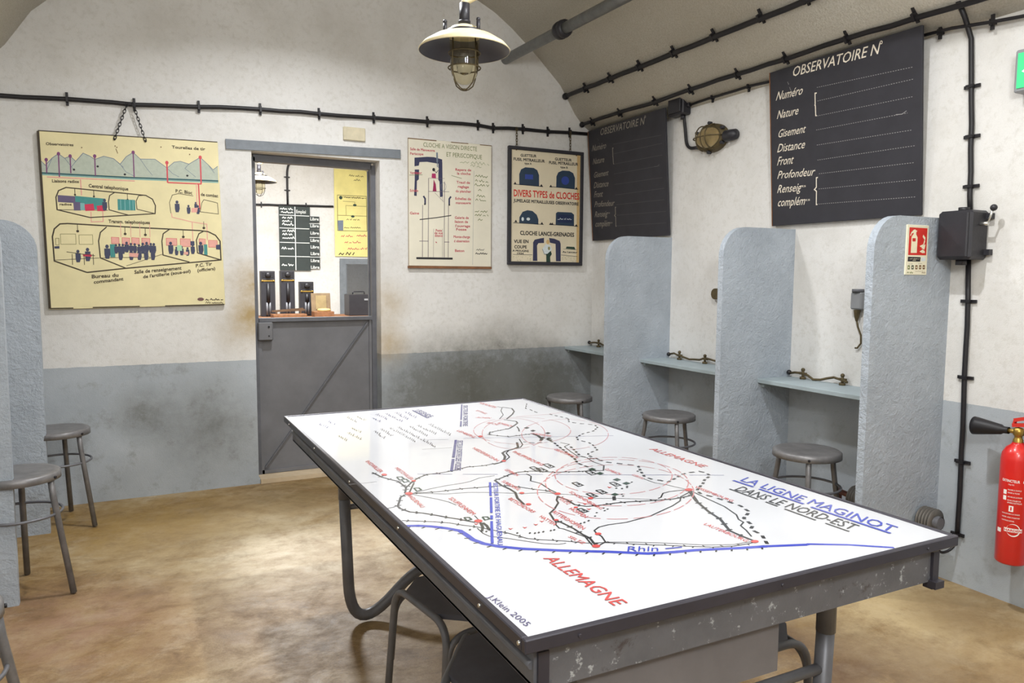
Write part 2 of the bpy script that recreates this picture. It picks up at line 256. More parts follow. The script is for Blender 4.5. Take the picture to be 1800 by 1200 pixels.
 ['l', 'rose', 0.0018, [[0.8184, 0.6577], [0.8043, 0.6416], [0.7889, 0.6268], [0.7725, 0.6133], [0.7554, 0.6014], [0.7376, 0.591], [0.7194, 0.5823], [0.7009, 0.5752], [0.6824, 0.5699], [0.6639, 0.5662], [0.6457, 0.5643], [0.6279, 0.5641], [0.6107, 0.5656], [0.5941, 0.5687], [0.5783, 0.5734], [0.5635, 0.5798], [0.5497, 0.5876], [0.537, 0.5969], [0.5257, 0.6076], [0.5157, 0.6196], [0.5072, 0.6328], [0.5002, 0.6472], [0.4949, 0.6625], [0.4913, 0.6788], [0.4895, 0.6959], [0.4895, 0.7135], [0.4914, 0.7317], [0.4952, 0.7502], [0.501, 0.7688], [0.5087, 0.7874], [0.5182, 0.8058], [0.5297, 0.8237], [0.5429, 0.8409], [0.5578, 0.8573], [0.5742, 0.8725], [0.592, 0.8865], [0.6111, 0.8988], [0.6311, 0.9095], [0.6519, 0.9182], [0.6732, 0.9249], [0.6947, 0.9293], [0.7161, 0.9314], [0.7372, 0.9311], [0.7575, 0.9284], [0.7769, 0.9233], [0.795, 0.9159], [0.8116, 0.9063], [0.8264, 0.8945], [0.8393, 0.8809], [0.85, 0.8655], [0.8584, 0.8487], [0.8645, 0.8307], [0.8682, 0.8117], [0.8695, 0.7921], [0.8685, 0.7721], [0.8651, 0.7519], [0.8596, 0.7319], [0.852, 0.7123], [0.8425, 0.6932], [0.8313, 0.675], [0.8184, 0.6577]], [0.05, 0.014]],
 ['l', 'rose', 0.0018, [[0.8125, 0.5797], [0.7956, 0.5612], [0.7772, 0.5443], [0.7578, 0.5291], [0.7376, 0.5156], [0.7167, 0.504], [0.6953, 0.4943], [0.6738, 0.4866], [0.6522, 0.4808], [0.6308, 0.4769], [0.6096, 0.475], [0.589, 0.475], [0.569, 0.477], [0.5498, 0.4808], [0.5316, 0.4864], [0.5143, 0.4938], [0.4983, 0.5028], [0.4836, 0.5135], [0.4704, 0.5258], [0.4586, 0.5396], [0.4486, 0.5547], [0.4402, 0.5712], [0.4338, 0.5888], [0.4293, 0.6075], [0.4268, 0.6271], [0.4265, 0.6475], [0.4283, 0.6685], [0.4323, 0.6899], [0.4386, 0.7116], [0.4472, 0.7333], [0.458, 0.7548], [0.4711, 0.7758], [0.4863, 0.7962], [0.5036, 0.8155], [0.5228, 0.8337], [0.5438, 0.8503], [0.5663, 0.8651], [0.5901, 0.878], [0.6149, 0.8885], [0.6404, 0.8966], [0.6662, 0.902], [0.692, 0.9046], [0.7174, 0.9044], [0.742, 0.9012], [0.7654, 0.8951], [0.7873, 0.8861], [0.8073, 0.8744], [0.8251, 0.8603], [0.8405, 0.8438], [0.8533, 0.8253], [0.8632, 0.805], [0.8703, 0.7834], [0.8744, 0.7607], [0.8757, 0.7373], [0.874, 0.7135], [0.8697, 0.6896], [0.8627, 0.6661], [0.8533, 0.643], [0.8416, 0.6208], [0.828, 0.5997], [0.8125, 0.5797]], [0.05, 0.014]],
 ['l', 'rose', 0.0018, [[0.7667, 0.5028], [0.7483, 0.4831], [0.7286, 0.465], [0.7079, 0.4488], [0.6863, 0.4345], [0.6642, 0.4222], [0.6417, 0.4119], [0.619, 0.4037], [0.5964, 0.3975], [0.574, 0.3934], [0.552, 0.3913], [0.5305, 0.3912], [0.5098, 0.3932], [0.4899, 0.397], [0.471, 0.4028], [0.4532, 0.4104], [0.4366, 0.4198], [0.4215, 0.431], [0.4078, 0.4437], [0.3957, 0.4581], [0.3853, 0.4739], [0.3767, 0.4911], [0.37, 0.5097], [0.3654, 0.5293], [0.3628, 0.55], [0.3625, 0.5716], [0.3644, 0.5939], [0.3686, 0.6167], [0.3752, 0.6398], [0.3842, 0.6631], [0.3956, 0.6863], [0.4094, 0.709], [0.4254, 0.7311], [0.4437, 0.7523], [0.4641, 0.7722], [0.4864, 0.7906], [0.5103, 0.8071], [0.5357, 0.8215], [0.5622, 0.8334], [0.5895, 0.8426], [0.6171, 0.849], [0.6448, 0.8523], [0.672, 0.8525], [0.6983, 0.8494], [0.7233, 0.8431], [0.7466, 0.8336], [0.7678, 0.8211], [0.7867, 0.8058], [0.8028, 0.788], [0.816, 0.7679], [0.8262, 0.746], [0.8332, 0.7225], [0.8371, 0.6979], [0.8378, 0.6725], [0.8354, 0.6467], [0.8301, 0.621], [0.822, 0.5955], [0.8114, 0.5707], [0.7985, 0.5469], [0.7835, 0.5242], [0.7667, 0.5028]], [0.05, 0.014]],
 ['l', 'rose', 0.0014, [[0.8826, 1.3223], [0.8633, 1.2939], [0.8416, 1.2683], [0.8181, 1.246], [0.7932, 1.2271], [0.7675, 1.2119], [0.7414, 1.2007], [0.7153, 1.1934], [0.6897, 1.1901], [0.6649, 1.1908], [0.6414, 1.1954], [0.6194, 1.2039], [0.5994, 1.216], [0.5816, 1.2317], [0.5663, 1.2506], [0.5539, 1.2726], [0.5445, 1.2972], [0.5383, 1.3243], [0.5356, 1.3533], [0.5365, 1.3838], [0.5411, 1.4154], [0.5495, 1.4474], [0.5615, 1.4793], [0.5772, 1.5104], [0.5963, 1.54], [0.6185, 1.5674], [0.6435, 1.5919], [0.6707, 1.6129], [0.6997, 1.6296], [0.7296, 1.6416], [0.7598, 1.6485], [0.7895, 1.65], [0.818, 1.6459], [0.8444, 1.6363], [0.8681, 1.6214], [0.8885, 1.6017], [0.905, 1.5777], [0.9173, 1.5501], [0.9251, 1.5196], [0.9285, 1.4871], [0.9273, 1.4534], [0.9218, 1.4193], [0.9123, 1.3856], [0.8991, 1.3531], [0.8826, 1.3223]], [0.2, 0.02]],
 ['l', 'rose', 0.0014, [[0.9726, 1.2096], [0.9504, 1.1796], [0.9264, 1.1524], [0.9012, 1.1283], [0.8753, 1.1078], [0.8492, 1.0909], [0.8232, 1.078], [0.7978, 1.069], [0.7735, 1.0641], [0.7504, 1.0632], [0.7291, 1.0663], [0.7098, 1.0734], [0.6927, 1.0842], [0.6782, 1.0987], [0.6664, 1.1167], [0.6576, 1.1378], [0.652, 1.162], [0.6498, 1.1888], [0.651, 1.2178], [0.6558, 1.2487], [0.6642, 1.2809], [0.6761, 1.3139], [0.6916, 1.3471], [0.7104, 1.3798], [0.7323, 1.4114], [0.7569, 1.441], [0.7838, 1.4679], [0.8125, 1.4914], [0.8422, 1.5107], [0.8722, 1.5253], [0.9019, 1.5346], [0.9304, 1.5382], [0.957, 1.536], [0.9808, 1.5281], [1.0013, 1.5144], [1.0179, 1.4956], [1.0302, 1.472], [1.0379, 1.4444], [1.041, 1.4136], [1.0395, 1.3805], [1.0336, 1.3459], [1.0235, 1.3107], [1.0096, 1.2758], [0.9925, 1.2418], [0.9726, 1.2096]], [0.2, 0.02]],
 ['l', 'rose', 0.0014, [[0.7722, 1.3189], [0.7531, 1.2871], [0.7329, 1.2578], [0.712, 1.2315], [0.6908, 1.2084], [0.6696, 1.1889], [0.6489, 1.1732], [0.629, 1.1615], [0.6101, 1.1538], [0.5925, 1.1502], [0.5765, 1.1506], [0.5623, 1.1551], [0.5501, 1.1636], [0.5401, 1.1759], [0.5325, 1.1919], [0.5273, 1.2114], [0.5248, 1.2341], [0.5251, 1.2598], [0.5281, 1.2881], [0.534, 1.3187], [0.5428, 1.351], [0.5543, 1.3845], [0.5685, 1.4186], [0.5853, 1.4526], [0.6042, 1.4859], [0.6252, 1.5176], [0.6476, 1.5469], [0.6711, 1.5732], [0.6952, 1.5955], [0.7191, 1.6133], [0.7424, 1.6259], [0.7644, 1.6329], [0.7844, 1.6339], [0.802, 1.629], [0.8165, 1.6183], [0.8278, 1.6019], [0.8354, 1.5805], [0.8393, 1.5547], [0.8394, 1.5251], [0.8358, 1.4928], [0.8287, 1.4585], [0.8184, 1.4231], [0.8053, 1.3876], [0.7898, 1.3526], [0.7722, 1.3189]], [0.2, 0.02]],
 ['l', 'black', 0.002, [[0.8617, 1.902], [0.8668, 1.8669], [0.8313, 1.805], [0.7986, 1.7159], [0.7462, 1.6424]], None],
 ['l', 'black', 0.004, [[0.8732, 1.8801], [0.8981, 1.8356], [0.8751, 1.7683], [0.8382, 1.7112], [0.7718, 1.63]], None],
 ['l', 'black', 0.004, [[0.7562, 1.6239], [0.7835, 1.5702], [0.7724, 1.5363], [0.7327, 1.4922], [0.6994, 1.4594]], None],
 ['l', 'black', 0.003, [[0.6994, 1.4594], [0.6012, 1.4253], [0.5841, 1.3886], [0.6122, 1.3528], [0.637, 1.3298], [0.6925, 1.3355], [0.7315, 1.3388]], None],
 ['k', 'black', 0.0024, 0.009, 0.04, 1, [[0.6994, 1.4594], [0.6012, 1.4253], [0.5841, 1.3886], [0.6122, 1.3528], [0.637, 1.3298], [0.6925, 1.3355], [0.7315, 1.3388]]],
 ['k', 'black', 0.0024, 0.009, 0.041, -1, [[0.6994, 1.4594], [0.6012, 1.4253], [0.5841, 1.3886], [0.6122, 1.3528], [0.637, 1.3298], [0.6925, 1.3355], [0.7315, 1.3388]]],
 ['l', 'black', 0.003, [[0.7394, 1.4765], [0.7252, 1.4348], [0.7077, 1.3962]], None],
 ['l', 'black', 0.007, [[0.7315, 1.3388], [0.7332, 1.2991], [0.7202, 1.2463], [0.7012, 1.2243]], None],
 ['l', 'black', 0.003, [[0.6949, 1.2008], [0.6696, 1.1992], [0.6395, 1.2341]], [0.02, 0.01]],
 ['l', 'black', 0.005, [[0.7341, 1.2714], [0.7334, 1.2293], [0.7272, 1.1709], [0.7154, 1.1275], [0.7022, 1.0679], [0.6716, 0.9472], [0.6528, 0.9035], [0.6559, 0.8473]], [0.02, 0.012]],
 ['l', 'black', 0.003, [[1.0117, 1.9136], [0.9513, 1.8097], [0.9555, 1.7759], [0.9487, 1.7172], [0.9507, 1.6861]], [0.03, 0.02]],
 ['l', 'rose', 0.0016, [[0.8294, 1.6577], [0.9697, 1.6472], [1.061, 1.6626]], None],
 ['p', 'black', [[0.7524, 1.4456], [0.7698, 1.4555], [0.7727, 1.4381], [0.7539, 1.4255]]],
 ['p', 'black', [[0.7484, 1.388], [0.7653, 1.3973], [0.7683, 1.3806], [0.7499, 1.3686]]],
 ['p', 'black', [[0.7772, 1.3277], [0.7941, 1.3366], [0.7968, 1.3204], [0.7785, 1.309]]],
 ['p', 'black', [[0.7374, 1.2484], [0.7535, 1.2566], [0.7563, 1.2413], [0.7389, 1.2308]]],
 ['p', 'black', [[0.7271, 1.222], [0.7429, 1.2299], [0.7458, 1.2149], [0.7286, 1.2047]]],
 ['p', 'forest', [[0.6425, 0.6987], [0.6623, 0.7065], [0.6639, 0.6881], [0.6443, 0.6805]]],
 ['p', 'forest', [[0.6447, 0.6561], [0.6641, 0.6635], [0.6657, 0.6458], [0.6464, 0.6386]]],
 ['p', 'forest', [[0.5562, 0.5816], [0.574, 0.588], [0.5761, 0.5718], [0.5584, 0.5655]]],
 ['p', 'forest', [[0.6363, 0.7758], [0.6567, 0.7844], [0.6584, 0.7649], [0.6381, 0.7564]]],
 ['p', 'forest', [[0.6404, 0.8248], [0.6613, 0.834], [0.663, 0.8136], [0.6423, 0.8046]]],
 ['l', 'black', 0.0028, [[0.5221, 0.7199], [0.537, 0.7203], [0.5378, 0.6865], [0.5199, 0.6828], [0.5221, 0.7199]], None],
 ['l', 'black', 0.0025, [[0.5266, 0.7035], [0.5365, 0.7018], [0.5277, 0.6934]], None],
 ['l', 'black', 0.0028, [[0.6161, 0.6761], [0.6313, 0.6764], [0.6308, 0.6431], [0.6123, 0.6396], [0.6161, 0.6761]], None],
 ['l', 'black', 0.0025, [[0.62, 0.6599], [0.6301, 0.6582], [0.6206, 0.65]], None],
 ['l', 'black', 0.0028, [[0.5416, 0.6297], [0.556, 0.6298], [0.5566, 0.5984], [0.5392, 0.5953], [0.5416, 0.6297]], None],
 ['l', 'black', 0.0025, [[0.5458, 0.6144], [0.5554, 0.6126], [0.5467, 0.605]], None],
 ['l', 'black', 0.0028, [[0.5014, 0.614], [0.5154, 0.614], [0.5165, 0.5834], [0.4996, 0.5804], [0.5014, 0.614]], None],
 ['l', 'black', 0.0025, [[0.5058, 0.599], [0.5151, 0.5973], [0.5068, 0.5899]], None],
 ['l', 'black', 0.0028, [[0.412, 0.5146], [0.4248, 0.5143], [0.427, 0.487], [0.4117, 0.4847], [0.412, 0.5146]], None],
 ['l', 'black', 0.0025, [[0.4166, 0.5012], [0.4252, 0.4994], [0.4179, 0.493]], None],
 ['l', 'black', 0.0028, [[0.6202, 0.8068], [0.6363, 0.8076], [0.6357, 0.7704], [0.6161, 0.7659], [0.6202, 0.8068]], None],
 ['l', 'black', 0.0025, [[0.6243, 0.7889], [0.6349, 0.7872], [0.6249, 0.7778]], None],
 ['l', 'black', 0.0028, [[0.4964, 0.9198], [0.5124, 0.9211], [0.5137, 0.8813], [0.4945, 0.876], [0.4964, 0.9198]], None],
 ['l', 'black', 0.0025, [[0.5015, 0.9007], [0.5121, 0.8992], [0.5027, 0.889]], None],
 ['l', 'black', 0.0028, [[0.5081, 0.8989], [0.5241, 0.9001], [0.5252, 0.8609], [0.506, 0.8558], [0.5081, 0.8989]], None],
 ['l', 'black', 0.0025, [[0.5131, 0.8801], [0.5237, 0.8786], [0.5143, 0.8685]], None],
 ['l', 'black', 0.0028, [[0.5497, 0.9321], [0.5662, 0.9334], [0.5666, 0.8928], [0.5468, 0.8874], [0.5497, 0.9321]], None],
 ['l', 'black', 0.0025, [[0.5545, 0.9127], [0.5654, 0.9111], [0.5555, 0.9006]], None],
 ['l', 'forest', 0.0028, [[0.1095, 0.9881], [0.1223, 0.9839], [0.1219, 0.9603], [0.1065, 0.9533], [0.1095, 0.9881]], None],
 ['l', 'forest', 0.0028, [[0.1133, 0.9592], [0.126, 0.955], [0.1256, 0.932], [0.1103, 0.9252], [0.1133, 0.9592]], None],
 ['l', 'forest', 0.0028, [[0.1161, 0.8618], [0.1282, 0.8577], [0.1279, 0.8366], [0.1131, 0.8307], [0.1161, 0.8618]], None],
 ['l', 'forest', 0.0028, [[0.1398, 0.5761], [0.1504, 0.5723], [0.1499, 0.5562], [0.1369, 0.5525], [0.1398, 0.5761]], None],
 ['l', 'forest', 0.0028, [[0.1797, 0.5611], [0.1904, 0.5572], [0.1895, 0.5412], [0.1762, 0.5376], [0.1797, 0.5611]], None],
 ['p', 'black', [[0.1996, 0.426], [0.2052, 0.4303], [0.2066, 0.4258], [0.2004, 0.421]]],
 ['p', 'black', [[0.2245, 0.4136], [0.2302, 0.4179], [0.2315, 0.4134], [0.2253, 0.4087]]],
 ['p', 'black', [[0.2344, 0.4083], [0.2401, 0.4125], [0.2414, 0.4081], [0.2352, 0.4034]]],
 ['p', 'black', [[0.2439, 0.4081], [0.2496, 0.4124], [0.2509, 0.408], [0.2446, 0.4032]]],
 ['p', 'black', [[0.2554, 0.4083], [0.2612, 0.4125], [0.2625, 0.4081], [0.2561, 0.4033]]],
 ['p', 'black', [[0.2741, 0.4074], [0.28, 0.4117], [0.2813, 0.4072], [0.2747, 0.4024]]],
 ['p', 'black', [[0.2833, 0.4083], [0.2893, 0.4126], [0.2905, 0.4081], [0.284, 0.4033]]],
 ['p', 'black', [[0.3592, 0.4187], [0.3656, 0.4231], [0.3667, 0.4185], [0.3596, 0.4135]]],
 ['p', 'black', [[0.3712, 0.4217], [0.3777, 0.4262], [0.3788, 0.4216], [0.3716, 0.4166]]],
 ['p', 'black', [[0.3865, 0.4278], [0.3931, 0.4323], [0.3942, 0.4277], [0.3868, 0.4226]]],
 ['p', 'black', [[0.1146, 0.4921], [0.1199, 0.4967], [0.1214, 0.4921], [0.1156, 0.4869]]],
 ['p', 'black', [[0.1427, 0.4655], [0.148, 0.47], [0.1495, 0.4654], [0.1436, 0.4604]]],
 ['p', 'black', [[0.5987, 0.6246], [0.6055, 0.6274], [0.6074, 0.6228], [0.5998, 0.6192]]],
 ['p', 'black', [[0.6105, 0.6151], [0.6173, 0.6179], [0.6192, 0.6132], [0.6115, 0.6097]]],
 ['p', 'black', [[0.6359, 0.6274], [0.6428, 0.6302], [0.6447, 0.6255], [0.6368, 0.6219]]],
 ['p', 'black', [[0.6293, 0.6181], [0.6362, 0.621], [0.638, 0.6163], [0.6303, 0.6127]]],
 ['p', 'black', [[0.6708, 0.6549], [0.678, 0.6579], [0.6798, 0.6531], [0.6717, 0.6493]]],
 ['p', 'black', [[0.5793, 0.5708], [0.5859, 0.5734], [0.5877, 0.5689], [0.5804, 0.5656]]],
 ['p', 'black', [[0.573, 0.5566], [0.5794, 0.5592], [0.5813, 0.5548], [0.574, 0.5515]]],
 ['p', 'black', [[0.4712, 0.4934], [0.477, 0.4956], [0.4789, 0.4916], [0.4724, 0.4887]]],
 ['p', 'black', [[0.4755, 0.4826], [0.4813, 0.4848], [0.4833, 0.4808], [0.4767, 0.4779]]],
 ['p', 'black', [[0.4622, 0.475], [0.468, 0.4772], [0.4699, 0.4733], [0.4634, 0.4705]]],
 ['p', 'black', [[0.4364, 0.4705], [0.442, 0.4726], [0.444, 0.4687], [0.4376, 0.4659]]],
 ['p', 'black', [[0.4184, 0.4503], [0.4239, 0.4524], [0.4259, 0.4485], [0.4197, 0.4459]]],
 ['p', 'black', [[0.7557, 0.7444], [0.7635, 0.7478], [0.7653, 0.7425], [0.7564, 0.7382]]],
 ['p', 'black', [[0.549, 0.5639], [0.5584, 0.5621], [0.5408, 0.5343], [0.5317, 0.5361]]],
 ['p', 'red', [[0.1988, 0.464], [0.1991, 0.4518], [0.2097, 0.4586], [0.2022, 0.458]]],
 ['p', 'red', [[0.2315, 0.4569], [0.2316, 0.4447], [0.2424, 0.4515], [0.2348, 0.4509]]],
 ['p', 'red', [[0.2636, 0.4643], [0.2635, 0.4519], [0.2746, 0.4588], [0.2669, 0.4582]]],
 ['p', 'red', [[0.2871, 0.4784], [0.2869, 0.4658], [0.2983, 0.4729], [0.2905, 0.4722]]],
 ['p', 'red', [[0.4349, 0.5083], [0.4336, 0.4947], [0.4467, 0.5024], [0.438, 0.5016]]],
 ['p', 'red', [[0.5885, 0.647], [0.5859, 0.6309], [0.6016, 0.6405], [0.5915, 0.6393]]],
 ['p', 'red', [[0.4488, 0.5484], [0.4473, 0.5343], [0.4609, 0.5424], [0.4519, 0.5415]]],
 ['p', 'red', [[0.1429, 0.5287], [0.1436, 0.5158], [0.1539, 0.5232], [0.1465, 0.5224]]],
 ['p', 'red', [[0.0963, 0.8137], [0.0929, 0.8081], [0.088, 0.8052], [0.0828, 0.8058], [0.0788, 0.8097], [0.0769, 0.816], [0.0778, 0.8229], [0.0811, 0.8285], [0.0861, 0.8315], [0.0913, 0.8309], [0.0954, 0.8269], [0.0972, 0.8206]]],
 ['p', 'red', [[0.1679, 0.5335], [0.1644, 0.529], [0.1596, 0.527], [0.1546, 0.5278], [0.1508, 0.5313], [0.1492, 0.5366], [0.1503, 0.5422], [0.1537, 0.5467], [0.1586, 0.5488], [0.1636, 0.548], [0.1674, 0.5444], [0.169, 0.5391]]],
 ['p', 'red', [[0.0921, 1.023], [0.0894, 1.018], [0.0856, 1.0153], [0.0815, 1.0157], [0.0784, 1.0189], [0.0769, 1.0242], [0.0776, 1.0301], [0.0802, 1.0351], [0.0841, 1.0379], [0.0882, 1.0376], [0.0914, 1.0343], [0.0928, 1.0289]]],
 ['p', 'red', [[0.1442, 0.9261], [0.142, 0.9224], [0.1389, 0.9205], [0.1358, 0.9208], [0.1333, 0.9233], [0.1323, 0.9272], [0.1329, 0.9316], [0.1351, 0.9353], [0.1382, 0.9373], [0.1414, 0.937], [0.1438, 0.9345], [0.1448, 0.9305]]],
 ['p', 'red', [[0.3596, 0.6911], [0.3569, 0.6877], [0.3532, 0.686], [0.3497, 0.6865], [0.3473, 0.689], [0.3465, 0.6928], [0.3476, 0.697], [0.3504, 0.7004], [0.354, 0.7021], [0.3576, 0.7016], [0.3601, 0.6991], [0.3608, 0.6953]]],
 ['p', 'red', [[0.33, 0.5971], [0.3271, 0.5938], [0.3233, 0.5922], [0.3197, 0.5928], [0.317, 0.5953], [0.3162, 0.5992], [0.3173, 0.6034], [0.3202, 0.6068], [0.324, 0.6084], [0.3277, 0.6078], [0.3303, 0.6053], [0.3311, 0.6013]]],
 ['p', 'red', [[0.4424, 0.6437], [0.4388, 0.6397], [0.4342, 0.6378], [0.4299, 0.6384], [0.427, 0.6414], [0.4262, 0.646], [0.4278, 0.6509], [0.4314, 0.6549], [0.436, 0.6569], [0.4404, 0.6563], [0.4433, 0.6533], [0.4441, 0.6487]]],
 ['p', 'red', [[0.3675, 0.3389], [0.3644, 0.336], [0.3603, 0.3348], [0.3564, 0.3355], [0.3536, 0.3381], [0.3528, 0.3417], [0.3541, 0.3456], [0.3572, 0.3485], [0.3613, 0.3497], [0.3653, 0.349], [0.368, 0.3464], [0.3688, 0.3427]]],
 ['p', 'red', [[0.323, 0.2764], [0.3194, 0.2732], [0.3147, 0.2719], [0.3101, 0.2728], [0.3068, 0.2758], [0.3056, 0.28], [0.3071, 0.2844], [0.3106, 0.2877], [0.3154, 0.289], [0.3201, 0.2881], [0.3234, 0.2851], [0.3245, 0.2808]]],
 ['p', 'red', [[0.7784, 0.5211], [0.7726, 0.5163], [0.7658, 0.5141], [0.7598, 0.5151], [0.7563, 0.5188], [0.7561, 0.5245], [0.7594, 0.5305], [0.7652, 0.5353], [0.7721, 0.5376], [0.7781, 0.5367], [0.7817, 0.5328], [0.7818, 0.5271]]],
 ['p', 'red', [[0.6448, 0.149], [0.6405, 0.1463], [0.6353, 0.1453], [0.6306, 0.1463], [0.6277, 0.149], [0.6273, 0.1528], [0.6296, 0.1566], [0.6339, 0.1594], [0.6391, 0.1604], [0.6438, 0.1594], [0.6467, 0.1566], [0.6471, 0.1528]]],
 ['p', 'red', [[0.4973, 0.5726], [0.4939, 0.5692], [0.4898, 0.5676], [0.4859, 0.5682], [0.4833, 0.5708], [0.4827, 0.5748], [0.4843, 0.579], [0.4876, 0.5824], [0.4918, 0.584], [0.4957, 0.5835], [0.4983, 0.5808], [0.4989, 0.5768]]],
 ['p', 'red', [[0.4678, 1.0187], [0.4647, 1.0144], [0.4607, 1.0121], [0.457, 1.0124], [0.4544, 1.0152], [0.4538, 1.0197], [0.4553, 1.0249], [0.4584, 1.0292], [0.4624, 1.0315], [0.4662, 1.0312], [0.4687, 1.0284], [0.4693, 1.0238]]],
 ['p', 'red', [[0.3301, 0.4622], [0.3277, 0.4596], [0.3245, 0.4585], [0.3214, 0.459], [0.3192, 0.4611], [0.3185, 0.4642], [0.3195, 0.4675], [0.3219, 0.47], [0.3251, 0.4712], [0.3282, 0.4707], [0.3304, 0.4685], [0.3311, 0.4654]]],
 ['p', 'red', [[0.4213, 0.5243], [0.4188, 0.5218], [0.4157, 0.5206], [0.4128, 0.5211], [0.4108, 0.5231], [0.4102, 0.5261], [0.4113, 0.5292], [0.4137, 0.5317], [0.4168, 0.5329], [0.4198, 0.5324], [0.4218, 0.5304], [0.4224, 0.5274]]],
 ['p', 'red', [[0.5499, 1.3725], [0.546, 1.3666], [0.5413, 1.3633], [0.5369, 1.3633], [0.534, 1.3668], [0.5335, 1.3727], [0.5353, 1.3796], [0.5392, 1.3855], [0.544, 1.389], [0.5484, 1.3889], [0.5513, 1.3854], [0.5518, 1.3794]]],
 ['l', 'black', 0.004, [[0.1588, 0.5244], [0.1503, 0.4932], [0.137, 0.47]], None],
 ['l', 'black', 0.004, [[0.1634, 0.5221], [0.1632, 0.4999], [0.1564, 0.473]], None],
 ['t', 'blue', 'LA LIGNE MAGINOT', [0.9574, 0.5347], [-0.0009, -0.4739], [0.0459, 0.017], 0.004],
 ['t', 'black', 'DANS LE NORD-EST', [0.8783, 0.4728], [0.0095, -0.3618], [0.044, 0.0123], 0.003],
 ['l', 'blue', 0.0055, [[0.9421, 0.5445], [0.9447, 0.4697]], None],
 ['l', 'blue', 0.0055, [[0.9446, 0.4484], [0.9461, 0.2996]], None],
 ['l', 'blue', 0.0055, [[0.9429, 0.2739], [0.9483, 0.0577]], None],
 ['l', 'black', 0.0036, [[0.8729, 0.4839], [0.8717, 0.3797]], None],
 ['l', 'black', 0.0036, [[0.8729, 0.3544], [0.8724, 0.3143]], None],
 ['l', 'black', 0.0036, [[0.8718, 0.2914], [0.8711, 0.1961]], None],
 ['l', 'black', 0.0036, [[0.8739, 0.171], [0.8755, 0.1069]], None],
 ['t', 'red', 'ALLEMAGNE', [0.181, 0.2699], [0.0036, -0.2453], [0.0288, -0.0019], 0.004],
 ['t', 'ink', 'J.Klein 2005', [0.0035, 0.1539], [0.009, -0.1306], [0.0128, 0.0046], 0],
 ['t', 'red', 'ALLEMAGNE', [0.961, 0.9561], [-0.0019, -0.2612], [0.0281, 0.0025], 0.004],
 ['t', 'red', 'WISSEMBOURG', [0.797, 0.5379], [-0.0026, -0.1458], [0.0141, 0.0057], 0.004],
 ['t', 'blue', 'Rhin', [0.3561, 0.2261], [0.0585, -0.0272], [0.018, 0.0223], 0],
 ['l', 'blue', 0.003, [[0.4366, 0.2035], [0.474, 0.1958]], None],
 ['t', 'blue', 'SECTEUR FORTIFIE DE HAGUENAU', [0.3273, 0.8133], [-0.1952, -0.4351], [0.0109, -0.0037], 0.006],
 ['l', 'blue', 0.004, [[0.3215, 0.8222], [0.2691, 0.7061]], None],
 ['l', 'blue', 0.004, [[0.2641, 0.6935], [0.2119, 0.5794]], None],
 ['l', 'blue', 0.004, [[0.2037, 0.5609], [0.1917, 0.5354]], None],
 ['l', 'blue', 0.004, [[0.1859, 0.523], [0.1257, 0.3915]], None],
 ['t', 'red', 'SURBOURG', [0.3526, 0.8155], [0.0024, -0.0948], [0.0138, 0.0082], 0.003],
 ['t', 'red', 'BETSCHDORF', [0.2975, 0.6621], [0.001, -0.1288], [0.0132, 0.0062], 0.003],
 ['t', 'red', 'HATTEN', [0.2992, 0.5009], [0.0011, -0.0675], [0.0128, 0.0082], 0.003],
 ['t', 'red', 'SOULTZ', [0.4127, 0.6051], [-0.0033, -0.0503], [0.0129, 0.0048], 0.003],
 ['t', 'red', 'RITTERSHOFFEN', [0.3436, 0.5175], [0, -0.1374], [0.0142, 0.0081], 0.003],
 ['t', 'red', 'HOFFEN', [0.3933, 0.5228], [0.0002, -0.075], [0.0138, 0.0068], 0.003],
 ['t', 'red', 'SELTZ', [0.2898, 0.3544], [0.0056, -0.0523], [0.0104, 0.0029], 0.003],
 ['t', 'red', 'LEMBACH', [0.4153, 0.9234], [0.001, -0.0738], [0.014, 0.0059], 0.003],
 ['t', 'red', 'SCHOENENBOURG', [0.4673, 0.6453], [-0.0062, -0.1595], [0.0123, 0.005], 0.003],
 ['t', 'red', 'HAGUENAU', [0.0767, 0.8089], [-0.0024, -0.1193], [0.0121, 0.0056], 0.003],
 ['t', 'red', 'SOUFFLENHEIM', [0.1628, 0.7325], [0.0003, -0.1483], [0.014, 0.0065], 0.003],
 ['t', 'red', 'MERTZWILLER', [0.1333, 1.0821], [0.0009, -0.1412], [0.0124, 0.006], 0.003],
 ['t', 'red', 'INGWILLER', [0.0777, 1.1973], [0.002, -0.1452], [0.0143, 0.009], 0.003],
 ['t', 'red', 'NIEDERBRONN', [0.4415, 1.2165], [-0.0026, -0.1917], [0.0152, 0.0114], 0.003],
 ['t', 'red', 'PHILIPPSBOURG', [0.5368, 1.1137], [-0.0001, -0.194], [0.0161, 0.0092], 0.003],
 ['t', 'red', 'LEMBERG', [0.5019, 1.4994], [0.0084, -0.1338], [0.0163, 0.0089], 0.003],
 ['t', 'red', 'BITCHE', [0.6625, 1.5842], [0.0199, -0.0522], [0.0181, 0.0128], 0.003],
 ['t', 'red', 'ROHRBACH', [0.6988, 1.5665], [0.0154, -0.0845], [0.0195, 0.0121], 0.003],
 ['t', 'red', 'VOLMUNSTER', [0.8221, 2.019], [0.0109, -0.1464], [0.0215, 0.0129], 0.003],
 ['t', 'red', 'ETTING', [0.7324, 1.8446], [0.0048, -0.0858], [0.016, 0.0128], 0.003],
 ['t', 'red', 'ACHEN', [0.6684, 1.7034], [0.0433, -0.0396], [0.0177, 0.0147], 0.003],
 ['t', 'red', 'STURZELBRONN', [0.7228, 1.3406], [0.0392, -0.0744], [0.0163, 0.0109], 0.003],
 ['t', 'red', 'LAUTERBOURG', [0.6125, 0.2885], [0.005, -0.1288], [0.0135, 0.003], 0.003],
